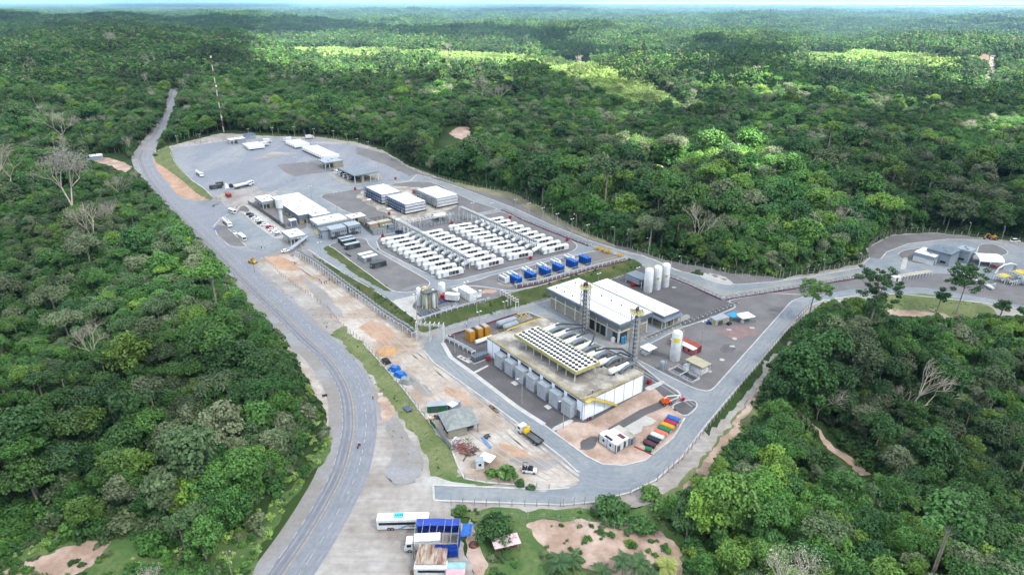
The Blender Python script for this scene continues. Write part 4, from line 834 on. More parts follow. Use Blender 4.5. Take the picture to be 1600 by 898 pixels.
def bus(label, loc, rz, L=12.8, W=2.55, Hh=3.5, small=False, name='coach_bus', art=False, side=-1):
    t = thing(name, label, 'bus', loc, rz, None); h = L / 2; hw = W / 2
    b = MB(); prof = [(-hw, .45), (hw, .45), (hw, Hh - .35), (hw - .12, Hh - .1), (hw - .4, Hh), (-hw + .4, Hh), (-hw + .12, Hh - .1), (-hw, Hh - .35)]
    n = len(prof); secs = [(-h, .96), (-h + .15, 1), (h - .35, 1), (h, .93)]; vs = [(x, y * k, .45 + (z - .45) * (k if z > 1 else 1)) for x, k in secs for y, z in prof]
    fs = [tuple(range(n))[::-1], tuple(range(3 * n, 4 * n))] + [(k * n + i, k * n + (i + 1) % n, (k + 1) * n + (i + 1) % n, (k + 1) * n + i) for k in range(3) for i in range(n)]
    b.add(vs, fs); b.build('body', mWHITE, t)
    z0, z1 = (1.75, 2.55) if not small else (1.5, 2.2)
    for s in (-1, 1): MB().box(-h + .5, h - .9, s * hw - .02, s * hw + .02, z0, z1).build('window_band', mGLASS, t)
    MB().box(h - .1, h + .015, -hw * .84, hw * .84, 1.3 if not small else 1.2, 2.6 if not small else 2.2).build('windscreen', mGLASS, t)
    for x in ((-h * .55, -h * .42, h * .62) if not small else (-h * .55, h * .6)):
        for s in (-1, 1): wheel(t, x, s * (hw - .12), .5 if not small else .38, .3)
    for s in (-1, 1): MB().box(h - .05, h + .02, s * hw * .7 - .2, s * hw * .7 + .2, .75, .95).build('headlight', mCHROME, t)
    if not small: MB().box(-h * .35, h * .02, -.85, .85, Hh, Hh + .22, top=(.15, .15)).build('roof_unit', C('turquoise_panel', (60, 200, 225), .8, var=0), t)
    if art:
        MB().box(-h * .2, h * .6, side * hw - .03, side * hw - .025 if side > 0 else side * hw + .0, .5, .6)
        m = MB(); s = side * (hw + .012); p0 = [(h * .28, 1.7), (h * .18, 1.72), (-h * .22, .55), (-h * .05, .55)]; m.add([(x, s, z) for x, z in p0], [(0, 1, 2, 3)]); m.add([(x + .9, s * 1.0005, z) for x, z in p0[:2]] + [(-h * .05, s * 1.0005, .55), (h * .05, s * 1.0005, .55)], [(0, 1, 2, 3)], 1)
        m.build('livery_stripe', [C('livery_blue', (40, 130, 210), .8, var=0), C('livery_yellow', (226, 190, 60), .8, var=0)], t)
    return t
def truck(label, loc, rz, kind='flatbed', L=9.0, cat='truck', name=None, group=None, cab=None, bodymat=None):
    t = thing(name or kind + '_truck', label, cat, loc, rz, group); h = L / 2; cab = cab or mWHITE
    c = MB(); c.ext([(h - 2.1, .7), (h - 2.1, 2.9), (h - .55, 2.9), (h - .08, 2.0), (h, 1.2), (h, .7)], 'x', 0, 0) if False else None
    prof = [(h - 2.1, .7), (h - 2.1, 2.85), (h - .45, 2.85), (h - .08, 1.95), (h, 1.2), (h, .6)]
    vs = [(x, -1.2, z) for x, z in prof] + [(x, 1.2, z) for x, z in prof]; n = 6; c.add(vs, [tuple(range(n))[::-1], tuple(range(n, 2 * n))] + [(i, i + 1 if i < n - 1 else 0, n + (i + 1 if i < n - 1 else 0), n + i) for i in range(n)]); c.build('cab', cab, t)
    w = MB(); w.add([(h - .43, -1.0, 2.75), (h - .43, 1.0, 2.75), (h - .07, 1.0, 2.0), (h - .07, -1.0, 2.0)], [(0, 1, 2, 3)]); w.build('windscreen', mGLASS, t)
    for s in (-1, 1): MB().box(h - 1.6, h - .6, s * 1.2 - .015, s * 1.2 + .015, 1.75, 2.55).build('side_window', mGLASS, t)
    MB().box(-h, h - .3, -.45, .45, .6, .95).build('chassis', mDGREY, t)
    for x in (h - 1.2, -h + 1.2, -h + 2.5):
        for s in (-1, 1): wheel(t, x, s * 1.05, .5, .32)
    if kind == 'tanker':
        b = MB(); b.tube((-h, 0, 2.1), (h - 2.6, 0, 2.1), 1.15, 1.15, 14); b.tube((-h - .25, 0, 2.1), (-h, 0, 2.1), .7, 1.15, 14); b.tube((h - 2.6, 0, 2.1), (h - 2.4, 0, 2.1), 1.15, .8, 14); b.build('tank', bodymat or mWHITE, t); MB().box(-h + .5, h - 3, -.25, .25, 3.24, 3.34).build('catwalk', mSTEELD, t)
    elif kind == 'flatbed': 
        MB().box(-h, h - 3.2, -1.2, 1.2, .98, 1.14).build('load_bed', mSTEELD, t)
        f = MB(); [f.box(-h, h - 3.2, s * 1.2 - .05, s * 1.2 + .05, 1.14, 1.55) for s in (-1, 1)]; f.box(-h - .05, -h + .05, -1.2, 1.2, 1.14, 1.55); f.build('side_board', mDGREY, t)
    elif kind == 'box': MB().box(-h, h - 2.3, -1.25, 1.25, 1.0, 3.5).build('cargo_box', bodymat or mWHITE, t)
    return t
def trailer(label, loc, rz, group, L=13.4):
    t = thing('tank_trailer', label, 'trailer', loc, rz, group); h = L / 2
    MB().box(-h, h, -1.25, 1.25, 1.25, 3.6, top=(.05, .25)).build('cargo_body', mROOFW, t); MB().box(-h + .3, h - .3, -1.0, 1.0, .85, 1.2).build('chassis', mDGREY, t)
    for x in (-h + 1.3, -h + 2.6, -h + 3.9): MB().tube((x, -1.2, .5), (x, 1.2, .5), .5, .5, 12).build('wheel', mBLACK, t)
    MB().box(h - 2.8, h - 2.5, -.9, .9, 0.02, .9).build('landing_leg', mSTEELD, t); MB().box(-h - .06, -h, -1.2, 1.2, 1.1, 1.25).build('bumper', mDGREY, t)
    return t
def container(label, loc, rz, L, W, Hh, side, roof, group=None, base=.15, win=0, name='shipping_container', cat='container', door=True, sign=False):
    """origin at the near corner; x runs W or L across, y the other way"""
    t = thing(name, label, cat, loc, rz, group)
    b = MB(); b.box(0, W, 0, L, base, Hh - .05)
    for k in range(int(L / .6)): b.box(-.05, 0, .2 + k * .6, .45 + k * .6, base + .15, Hh - .2); b.box(W, W + .05, .2 + k * .6, .45 + k * .6, base + .15, Hh - .2)
    for k in range(int(W / .6)): b.box(.2 + k * .6, .45 + k * .6, -.05, 0, base + .15, Hh - .2)
    b.build('wall', side, t); MB().box(-.07, W + .07, -.07, L + .07, Hh - .05, Hh + .05).build('roof', roof, t)
    if door: MB().box(W * .2, W * .55, -.09, -.05, base + .1, base + 2.0).build('door', mSTEELD, t)
    for k in range(win): MB().box(-.1, -.05, L * (k + .6) / (win + .4), L * (k + .6) / (win + .4) + .7, 1.3, 2.1).build('window', mGLASS, t)
    if base > .3:
        f = MB(); [f.box(x, x + .2, y, y + .2, 0, base) for x in (.2, W - .4) for y in (.2, L / 2, L - .4)]; f.build('stilts', mDGREY, t)
    if sign: MB().box(-.11, -.06, L * .2, L * .2 + .8, 1.2, 1.9).build('notice_plate', mWHITE, t)
    return t
def G(px, py): return PX(px, py)
def hd(pA, pB): a = PX(*pA); b = PX(*pB); return math.atan2(b.y - a.y, b.x - a.x)
def TOP(px, py, h):
    """ground point under a roof corner seen at (px, py) that stands h metres up"""
    g = 0.0
    for _ in range(6): p = AT(px, py, g + h); g = H(p.x, p.y)
    p = AT(px, py, g + h); return Vector((p.x, p.y, g))
def foot(near, left, right, h):
    F = TOP(*near, h); Lp = TOP(*left, h); Rp = TOP(*right, h)
    return F, (Lp - F).xy.length, (Rp - F).xy.length, math.atan2((Rp - F).y, (Rp - F).x)
# ================================================================== engine hall
F0, HL, HW_, _ = foot((912, 627), (762, 527), (1003, 582), 7.0)
F0.z = 0.12; HLh = 7.0
eh = thing('engine_hall', 'long white engine hall with yellow roof rail and row of grey ventilation boxes', 'building', F0, PA)
b = MB(); b.box(0, HW_, 0, HL, 0, HLh - .5)
b.build('wall', mHALLW, eh)
b = MB(); b.box(-.12, HW_ + .12, -.12, HL + .12, HLh - .48, HLh); b.build('roof', mCONCD, eh)
b = MB(); [b.box(-.16, .5, y, y + .2, 0.0, HLh - .52) if False else b.box(-.05, .02, y, y + .12, .1, HLh - .55) for y in np.arange(.4, HL, 5.9)]; [b.box(x, x + .12, -.05, .02, .1, HLh - .55) for x in np.arange(.4, HW_, 4.3)]; b.build('wall_joint', mMGREY, eh)
b = MB()
for x0, y0, x1, y1 in ((0, 0, 0, HL), (0, 0, HW_, 0), (HW_, 0, HW_, HL), (0, HL, HW_, HL)):
    n = int(math.hypot(x1 - x0, y1 - y0) / 1.5)
    for k in range(n + 1):
        x, y = x0 + (x1 - x0) * k / n, y0 + (y1 - y0) * k / n; b.box(x - .035, x + .035, y - .035, y + .035, HLh, HLh + 1.1)
    for z in (.55, 1.1): b.box(min(x0, x1) - .022, max(x0, x1) + .022, min(y0, y1) - .022, max(y0, y1) + .022, HLh + z - .04, HLh + z)
b.build('guard_rail', mYEL, eh)
b = MB(); [b.box(x0, x1, y0, y1, HLh + .002, HLh + .14) for x0, x1, y0, y1 in ((.3, .55, .3, HL - .3), (.6, HW_ - .3, .3, .55))]; b.build('roof_edge_curb', mPYEL, eh)
for k, (qx, qy) in enumerate([(779, 561), (795, 570.5), (811, 580.5), (829, 591.5), (847, 603.5), (865.5, 616), (884, 629)]):
    lx, ly = loc_in(F0, PA, AT(qx, qy, 4.0)); ly = 5.2 + (6 - k) * 5.95
    v = MB(); v.box(-2.5, -.02, ly - 2.15, ly + 2.15, .05, 5.0); [v.box(-2.54, -2.5, ly - 2.0, ly + 2.0, z, z + .12) for z in np.arange(.5, 4.6, .8)]; o = v.build('ventilation_box', mVENT, eh)
    c = MB(); c.box(-2.55, -.05, ly - 2.2, ly + 2.2, 5.0, 5.1); c.box(-1.9, -.9, ly - 1.5, ly + 1.5, 5.1, 5.22); c.build('cap', mWGREY, o)
    d = MB(); d.box(-.06, -.021, ly - 2.2, ly + 2.2, 5.2, 6.2); d.build('louver', mDGREY, o)
st = MB(); n = 14
for k in range(n): st.box(2.5 + k * .8, 3.3 + k * .8, -1.4, -.2, HLh - .2 - k * .48, HLh - .1 - k * .48)
st.box(.2, 2.5, -1.5, -.15, HLh - .1, HLh)
st.build('stair', mYEL, eh); o = MB(); 
for s in (-1.45, -.2):
    o.tube((.2, s, HLh + 1), (2.5, s, HLh + 1), .05); o.tube((2.5, s, HLh + 1), (13.5, s, 1.2), .05); [o.tube((2.5 + k * 1.1, s, HLh - .1 - k * .66), (2.5 + k * 1.1, s, HLh + 1 - k * .66), .035) for k in range(10)]
o.build('stair_rail', mYEL, eh); MB().box(-.1, -.03, 1.2, 2.8, .05, 2.6).build('door', mMGREY, eh); 
ml = MB(); ml.box(10, 10.5, HL - 1, HL - .5, HLh, HLh + .9); ml.box(3, 9, 1.5, 1.9, HLh, HLh + .06); ml.build('roof_drain', mSTEELD, eh)
for k, (mt, nm) in enumerate([(mRED, 'red'), (mBLUEFR, 'blue'), (mSTEEL, 'grey')]):
    p = F0 + UX * (1.2 + k * 1.0) - UY * .9; d = MB().lathe([(.3, 0), (.3, .85), (.24, .9)], 12).build('oil_drum', mt, None, (p.x, p.y, .12)); tag(d, nm + ' drum standing at the foot of the white engine hall wall', 'drum')
# fan deck on the hall roof
D0, DL, DW, _ = foot((900, 579), (805, 521), (936, 564), 11.6 - 0)
D0.z = .12 + HLh
fd = thing('air_cooler_deck', 'long white deck of black cooling fans on columns over the engine hall roof', 'cooler', D0, PA)
zt = 4.2
MB().box(0, DW, 0, DL, zt - .25, zt).build('fan_panel', mROOFW, fd)
b = MB(); b.box(-.35, -.02, -.35, DL + .35, zt - 1.1, zt + .15); b.box(DW + .02, DW + .35, -.35, DL + .35, zt - 1.1, zt + .15); b.box(-.02, DW + .02, -.35, -.02, zt - 1.1, zt + .15); b.box(-.02, DW + .02, DL + .02, DL + .35, zt - 1.1, zt + .15); b.build('plenum_frame', mPYEL, fd)
for k in range(8):
    for x in (.6, DW - .6): MB().box(x - .12, x + .12, 1 + k * (DL - 2) / 7 - .12, 1 + k * (DL - 2) / 7 + .12, 0, zt - .27).build('leg', mWHITE, fd)
nf = 0
for i in range(20):
    for j in range(5):
        y = 1.1 + i * (DL - 2.2) / 19 + (.35 if j % 2 else -.25); x = DW * (j + .5) / 5; MB().lathe([(.62, zt + .01), (.62, zt + .16), (.5, zt + .17)], 12, 0, (x, y)).build('fan', mBLACK, fd)
b = MB(); [b.path([(x, .6, zt - 2.4), (x, DL - .6, zt - 2.4)], .14) for x in (2, 4, DW - 2)]; b.build('header_pipe', mSTEELD, fd)
# roof units beyond the deck: white and grey, in pairs
for k, (qx, qy) in enumerate([(860, 509.5), (876, 518.5), (893, 527.8), (911, 538), (929, 548.5), (947, 559), (967, 571)]):
    p = AT(qx, qy, 9.6); last = k == 6
    u = thing('exhaust_silencer', 'white exhaust silencer on the engine hall roof, %s from the pipe yard end' % ORD[k], 'silencer', (p.x, p.y, HLh + .12), PA, 'white silencers on the hall roof')
    m = MB(); m.tube((-4, 0, 1.6), (4, 0, 1.6), 1.0, 1.0, 14); m.tube((-4.4, 0, 1.6), (-4, 0, 1.6), .55, 1.0, 14); m.tube((4, 0, 1.6), (4.6, 0, 1.6), 1.0, .5, 14); smooth(m.build('shell', mWHITE, u)); m = MB(); [m.box(x - .15, x + .15, -.8, .8, 0, .8) for x in (-2.5, 2.5)]; m.build('saddle', mSTEELD, u)
for k, (qx, qy) in enumerate([(870, 513), (887, 522), (904, 531.5), (922, 542), (941, 552), (960, 560), (981, 570)]):
    p = AT(qx, qy, 9.2)
    u = thing('curved_duct', 'grey curved duct beside a white silencer, %s from the pipe yard end' % ORD[k], 'duct', (p.x, p.y, HLh + .12), PA, 'grey ducts on the hall roof')
    m = MB(); pr = [(-3.6, .5), (-2.8, 1.7), (-1, 2.2), (1.5, 2.2), (3, 1.8), (3.8, .9)]
    for (a, za), (c, zc) in zip(pr, pr[1:]): m.add([(a, -.7, za - .6), (c, -.7, zc - .6), (c, .7, zc - .6), (a, .7, za - .6), (a, -.7, za), (c, -.7, zc), (c, .7, zc), (a, .7, za)], [(0, 1, 5, 4), (1, 2, 6, 5), (2, 3, 7, 6), (3, 0, 4, 7), (4, 5, 6, 7)])
    m.build('duct_shell', mMGREY, u); [MB().box(x - .1, x + .1, -.5, .5, 0, 1.3).build('support', mPYEL, u) for x in (-2.2, 2.4)]
for k, (base, hgt, nfl, lab) in enumerate([((912, 519), 20.5, 3, 'lattice exhaust stack with three flues and pale yellow platform beside the warehouse door'), ((989, 563), 20.5, 2, 'lattice exhaust stack with two flues standing by the blue barrels near the white tent')]):
    p = AT(*base, .1); t = thing('exhaust_stack', lab, 'chimney', p, PA); s = 1.25
    m = MB(); [m.box(x - .1, x + .1, y - .1, y + .1, 0, hgt) for x in (-s, s) for y in (-s, s)]
    z = 0
    while z < hgt - 1:
        for x, y, x2, y2 in ((-s, -s, s, -s), (s, -s, s, s), (s, s, -s, s), (-s, s, -s, -s)): m.tube((x, y, z), (x2, y2, z + 1.7), .085, n=4); m.tube((x2, y2, z), (x, y, z + 1.7), .085, n=4); m.tube((x, y, z), (x2, y2, z), .09, n=4)
        z += 1.7
    m.build('lattice_frame', mSTEEL, t)
    for q in range(nfl): a = 2 * math.pi * q / nfl + .4; m = MB(); m.tube((.55 * math.cos(a), .55 * math.sin(a), .4), (.55 * math.cos(a), .55 * math.sin(a), hgt + .3), .36, .36, 10); m.tube((.55 * math.cos(a), .55 * math.sin(a), hgt - .1), (.55 * math.cos(a), .55 * math.sin(a), hgt + .6), .46, .46, 10); m.build('flue', C('heat_browned_flue', (92, 78, 70), .7, rough=.6, var=.1), t)
    m = MB(); m.prism([(2.7 * math.cos(a * math.pi / 4 + .39), 2.7 * math.sin(a * math.pi / 4 + .39)) for a in range(8)], hgt - 1.3, hgt - 1.15); m.build('platform', mPYEL, t)
    m = MB(); [m.tube((2.6 * math.cos(a * math.pi / 4 + .39), 2.6 * math.sin(a * math.pi / 4 + .39), hgt - .2), (2.6 * math.cos(a * math.pi / 4 + 1.175), 2.6 * math.sin(a * math.pi / 4 + 1.175), hgt - .2), .05) for a in range(8)]; [m.tube((2.6 * math.cos(a * math.pi / 4 + .39), 2.6 * math.sin(a * math.pi / 4 + .39), hgt - 1.2), (2.6 * math.cos(a * math.pi / 4 + .39), 2.6 * math.sin(a * math.pi / 4 + .39), hgt - .2), .04) for a in range(8)]; m.build('railing', mYEL, t)
    m = MB(); [m.box(s + .1, s + .5, -.25, .25, z_, z_ + .05) for z_ in np.arange(.4, hgt - 1.5, .4)]; m.build('ladder', mPYEL, t)
# dark exhaust pipes from the hall to the stacks
def pipe_thing(label, pts, r, mat, name='exhaust_pipe', cat='pipe', n=8, grp=None):
    m = MB(); m.path(pts, r, n); o = m.build(name, mat); tag(o, label, cat, grp); return o
def P3(px, py, z): return AT(px, py, z)
for k, pts in enumerate([[(868, 507.5, 10), (879, 505.5, 10), (905, 507, 10), (911, 508, 10)], [(884, 516.5, 10), (902, 512, 10), (910, 511, 10)], [(901, 526, 10), (918, 519, 10), (915, 514, 10)], [(921, 539, 10), (926, 533, 10), (929, 521, 10), (918, 514, 10)], [(930, 548, 10), (945, 543.5, 10), (972, 545, 10), (986, 554, 10)], [(948, 558, 10), (969, 550.5, 10), (985, 556, 10)], [(962, 571, 10), (975, 565, 10), (987, 558, 10)]]):
    pipe_thing('dark bent pipe from a roof silencer to the %s stack, %s of seven' % ('three flue' if k < 4 else 'two flue', ORD[k]), [P3(*q) for q in pts], .32, mDGREY, grp='dark exhaust pipes to the stacks')
# ================================================================== warehouse and low building
F1, L1, W1, _ = foot((968.5, 507), (854, 449.5), (1024, 489), 8.8); F1.z = .1
wh = thing('warehouse', 'big warehouse with white roof, blue grey fascia and beige block walls behind the exhaust stacks', 'building', F1, PA); hh = 8.8; ov = 1.2
MB().box(ov, W1 - ov, ov, L1 - ov, 0, hh - 2.0).build('wall', mBEIGE, wh)
b = MB(); b.box(0, W1, 0, L1, hh - 2.1, hh - .3, top=(-.25, -.25)); b.build('fascia', mFASC, wh)
b = MB(); b.box(.3, W1 - .3, .3, L1 - .3, hh - .28, hh - .1); b.build('roof', mROOFW, wh); 
b = MB(); b.box(W1 * .36, W1 * .36 + .25, .4, L1 - .4, hh - .1, hh - .02); b.build('ridge_gutter', mDGREY, wh)
for x, y in [(W1 * .15, L1 - 3), (W1 * .15, L1 - 8), (W1 * .15, L1 - 13), (W1 * .15, L1 - 19), (W1 * .7, L1 - 4), (W1 * .7, L1 - 9), (W1 * .68, 22), (W1 * .68, 16.5), (W1 * .68, 11), (W1 * .68, 6)]:
    m = MB(); m.tube((x, y, hh - .1), (x, y, hh + .35), .3, .3, 10); m.lathe([(.45, hh + .35), (.3, hh + .65), (.05, hh + .7)], 10, 0, (x, y)); m.build('roof_vent', mSTEEL, wh)
b = MB(); [b.box(ov - .2, ov - .02, y - .2, y + .2, 0, hh - 2.1) for y in np.arange(1.4, L1, 6.0)]; [b.box(x - .2, x + .2, ov - .2, ov - .02, 0, hh - 2.1) for x in np.arange(1.4, W1, 7.5)]; b.build('pilaster', mWHITE, wh)
b = MB(); b.box(ov - .1, ov - .01, ov, L1 - ov, 4.2, 4.5); b.box(ov, W1 - ov, ov - .1, ov - .01, 4.2, 4.5); b.build('band_beam', mWHITE, wh)
for y in (8.3, 11.4, 14.4): MB().box(ov - .08, ov - .015, y, y + 2.5, .05, 4.1).build('door_opening', mBLACK, wh)
MB().box(ov - .09, ov - .015, 4.9, 7.6, .05, 3.8).build('roller_door', mWGREY, wh)
MB().box(ov - .06, ov - .015, 1.8, 4.3, .05, 3.8).build('door_opening', mDGREY, wh); MB().box(1.6, 5.6, ov - .06, ov - .015, .05, 3.8).build('door_opening', mDGREY, wh)
for k, x in enumerate((2.0, 3.2)): 
    p = F1 + UX * x - UY * .1; o = MB().lathe([(.45, 0), (.5, .3), (.5, 2.8), (.3, 3.1)], 12).build('water_cylinder', C('light_blue_tank', (70, 150, 190), .7, var=.05), None, (p.x, p.y, .1)); tag(o, '%s light blue upright cylinder under the warehouse corner' % ORD[k], 'cylinder', 'blue cylinders')
p = F1 - UX * .2 + UY * 2.6; o = MB().box(0, 1.3, 0, 1.2, 0, 1.6).box(.2, 1, .2, .9, 1.6, 2.0).build('water_pump_unit', mWHITE, None, (p.x, p.y, .1), PA); tag(o, 'white boxed unit in the open bay of the warehouse', 'machine')
F2, _, W2, _ = foot((1038, 495), (1010, 480), (1061, 484.5), 5.2); F2.z = .1; L2 = 41
lb = thing('low_building', 'low service building with white roof and wide grey eaves behind the warehouse', 'building', F2, PA)
MB().box(.3, W2 - .3, .3, L2, 0, 3.3).build('wall', mBEIGE, lb); MB().box(-1.2, W2 + 1.2, -1.2, L2 + .5, 3.3, 4.0, top=(.5, .5)).build('eaves', mFASC, lb); MB().box(0, W2, 0, L2, 4.02, 5.1).build('fascia', mFASC, lb); MB().box(.25, W2 - .25, .25, L2 - .25, 5.1, 5.22).build('roof', mROOFW, lb)
for y in np.arange(3, 20, 3.2): MB().box(.25, .31, y, y + 1.9, 1.9, 2.9).build('window', mGLASS, lb)
for x in (1.0, 3.2, 5.4): MB().box(x, x + 1.1, .24, .31, .05, 2.3).build('door', mDGREY, lb)
b = MB(); [b.box(-.9, -.65, y, y + .25, 0, 3.3) for y in (0, 5, 10, 15)]; [b.box(x, x + .25, -.9, -.65, 0, 3.3) for x in (0, W2 / 2, W2)]; b.build('column', mWHITE, lb)
sheet('low_walk', [(1021, 500), (1037, 516), (1070, 500), (1080, 496), (1074, 490), (1040, 508)], mCONC, 6.2, wob=0)
sheet('warehouse_walk', [(858, 470), (862, 467), (905, 497), (968, 541), (1030, 515), (1036, 520), (970, 549), (925, 522)], mCONC, 6.2, wob=0)
# silos, tanks
def silo(name, label, pos, r, h, sign=False, grp=None, cat='silo', mat=None, rail=True):
    t = thing(name, label, cat, pos, 0, grp); m = MB(); m.lathe([(r * .96, .0), (r * .96, .8), (r, 1.0), (r, h - .9), (r * .82, h - .35), (r * .35, h)], 20); smooth(m.build('shell', mat or mWHITE, t))
    m = MB(); [m.tube((r * .9 * math.cos(a), r * .9 * math.sin(a), -.1), (r * .95 * math.cos(a), r * .95 * math.sin(a), .8), .14) for a in (0, 1.57, 3.14, 4.71)]; m.build('foot', mSTEEL, t)
    m = MB(); [m.box(r + .05, r + .45, -.22, .22, z_, z_ + .06) for z_ in np.arange(.3, h, .45)]; m.box(r + .05, r + .12, -.25, -.2, .2, h); m.box(r + .05, r + .12, .2, .25, .2, h); m.build('ladder', mSTEEL, t)
    if rail:
        m = MB(); k = 12
        for i in range(k): a, a2 = 2 * math.pi * i / k, 2 * math.pi * (i + 1) / k; m.tube((r * math.cos(a), r * math.sin(a), h + .2), (r * math.cos(a2), r * math.sin(a2), h + .2), .04, n=4); m.tube((r * math.cos(a), r * math.sin(a), h - .8), (r * math.cos(a), r * math.sin(a), h + .2), .035, n=4)
        m.build('railing', mYEL, t)
    if sign:
        a0 = math.atan2(-1, -.25); m = MB()
        for i in range(5): a, a2 = a0 - .55 + i * .22, a0 - .55 + (i + 1) * .22; m.add([((r + .03) * math.cos(a), (r + .03) * math.sin(a), h * .66), ((r + .03) * math.cos(a2), (r + .03) * math.sin(a2), h * .66), ((r + .03) * math.cos(a2), (r + .03) * math.sin(a2), h * .80), ((r + .03) * math.cos(a), (r + .03) * math.sin(a), h * .80)], [(0, 1, 2, 3)])
        m.build('warning_plate', C('vivid_yellow_plate', (226, 206, 20), .8, var=0), t)
    return t
for k, (q, lab) in enumerate([((1012, 455), 'tall white storage silo beside the grey pump shelter'), ((1025, 451), 'tall white storage silo in the middle of the three, with a small yellow plate'), ((1038, 447), 'tall white storage silo next to the perimeter road pipe rack')]):
    t = silo('storage_silo', lab, AT(*q, .05), 1.95, 11.2, grp='tall white storage silos'); MB().box(-.5, .5, -2.02, -1.96, 5.2, 6.2).build('emblem_plate', mYEL, t) if k else None
silo('storage_tank', 'lone tall white tank with yellow warning plate in front of the red containers', AT(1054, 561, .05), 1.85, 11.6, True, cat='tank')
silo('small_tank', 'short pale vertical tank beside the white basin', AT(1034, 577, .05), .95, 3.6, cat='tank', rail=False, mat=mWGREY)
F3, L3, _, _ = foot((1003, 438), (983, 426), (1016, 432), 4.2); ps = thing('pump_shelter', 'grey roofed pump shelter with red fire pumps beside the storage silos', 'shelter', F3, PA)
MB().box(0, 6.5, 0, L3, 3.9, 4.3).build('roof', mFASC, ps); MB().box(0, 6.5, L3 * .15, L3, 1.4, 3.88).build('wall', mWGREY, ps); b = MB(); [b.box(x, x + .25, y, y + .25, 0, 3.9) for x in (.1, 6.1) for y in (.1, L3 / 2, L3 - .4)]; b.build('column', mWHITE, ps)
p = F3 + UX * -.2 + UY * (L3 * .45); o = MB().box(-1.5, 1.5, -.8, .8, .1, 1.1).tube((-1.2, 0, 1.1), (1.2, 0, 1.1), .4, n=10).tube((0, -1.6, .6), (0, 1.6, .6), .22, n=8).build('fire_pump', mRED, None, (p.x, p.y, F3.z), PA); tag(o, 'red fire pump under the grey shelter', 'pump')
# right yard
Fa, _, _, _ = foot((1090, 543), (1065, 529), (1097.7, 539.6), 2.7); container('brick red shipping container, the long one behind the tall tank', Fa, PA, 12.2, 2.44, 2.7, mRUST, mRUST)
Fb, _, _, _ = foot((1083, 547), (1064, 536), (1089, 545), 2.6); container('faded red workshop container with white roof and dark openings behind the tall tank', Fb, PA, 10.5, 2.44, 2.6, C('faded_red_sheet', (196, 116, 116), .6, var=.1), mROOFW, win=4, name='workshop_container')
def canopy_tent(label, px, py, w, d, h, rz, roofm=None, name='canopy_tent', cat='tent', under=True):
    p = TOP(px, py, h); t = thing(name, label, cat, p, rz); m = MB(); m.add([(-w / 2, -d / 2, h - .4), (w / 2, -d / 2, h - .4), (w / 2, d / 2, h - .4), (-w / 2, d / 2, h - .4), (0, 0, h + .35)], [(0, 1, 4), (1, 2, 4), (2, 3, 4), (3, 0, 4), (3, 2, 1, 0)]); m.build('canopy_roof', roofm or mROOFW, t)
    [MB().tube((x, y, 0), (x, y, h - .4), .06, n=6).build('leg', mSTEEL, t) for x in (-w / 2 + .1, w / 2 - .1) for y in (-d / 2 + .1, d / 2 - .1)]
    return t
canopy_tent('white canopy over a pump skid beside the two flue stack', 1013.6, 540.5, 4.8, 4.4, 3.2, PA)
p = AT(1010, 551, .1); o = MB().box(-1.8, 1.8, -1, 1, 0, .9).box(-1.2, .8, -.6, .6, .9, 1.6).build('pump_skid', mWHITE, None, p, PA); tag(o, 'white pump skid under the white canopy', 'machine')
canopy_tent('broad white canopy tent next to the bright blue one', 1165, 491, 6.4, 5.0, 2.9, R(20))
canopy_tent('bright sky blue canopy tent beside the white one', 1146, 490, 4.0, 3.6, 2.8, R(30), C('sky_blue_canvas', (20, 150, 225), .7, var=.06))
container('low pale booth with stacked goods in front of the blue canopy tent', AT(1117, 510, .05), R(25), 3.4, 7.0, 2.7, C('cream_panel', (214, 206, 180), .6, var=.2, scale=1.2), mWGREY, name='site_booth', cat='booth')
for k, (q, mt, nm) in enumerate([((1107, 506), mBLUEFR, 'dark blue'), ((1110, 503), mBLUE, 'bright blue'), ((1139, 507), mDGREY, 'dark grey'), ((1160, 503), mWHITE, 'white')]):
    o = MB().box(-.9, .9, -.6, .6, 0, 1.0, top=(.05, .05)).box(-.5, .5, -.3, .3, 1.0, 1.25).build('equipment_box', mt, None, AT(*q, .05), R(20 * k)); tag(o, nm + ' equipment box set down beside the pale booth', 'box')
F4, L4, W4, _ = foot((1098, 575), (1071, 561), (1113, 568.5), 3.4); sh = thing('open_shelter', 'long shelter with tan sheet roof and white half walls next to the basin', 'shelter', F4, PA)
MB().box(0, W4, 0, L4, 3.2, 3.42).build('roof', mTAN, sh); MB().box(.5, W4 - .6, .6, L4 - .6, 0, 1.7).build('half_wall', mWHITE, sh); [MB().box(x, x + .14, y, y + .14, 0, 3.2).build('post', mWHITE, sh) for x in (.2, W4 - .4) for y in (.2, L4 / 2, L4 - .4)]
F5, L5, W5, _ = foot((1080, 597), (1042, 578), (1096, 591), .9); bs = thing('settling_basin', 'white walled rectangular basin with railings beside the plant road', 'basin', F5, PA)
m = MB(); m.box(0, W5, 0, .3, 0, .9); m.box(0, W5, L5 - .3, L5, 0, .9); m.box(0, .3, .3, L5 - .3, 0, .9); m.box(W5 - .3, W5, .3, L5 - .3, 0, .9); m.build('wall', mKERB, bs); MB().box(.32, W5 - .32, .32, L5 - .32, .05, .35).build('water_surface', mDGREY, bs)
m = MB(); [m.tube((x, y, .9), (x, y, 1.9), .04, n=4) for x in (.1, W5 - .1) for y in np.arange(.2, L5, 1.5)]; [m.tube((x, .2, z), (x, L5 - .2, z), .04, n=4) for x in (.1, W5 - .1) for z in (1.4, 1.9)]; m.build('railing', mWHITE, bs); MB().box(.3, W5 - .3, L5 * .5, L5 * .5 + .6, .95, 1.05).build('footbridge', mSTEEL, bs)
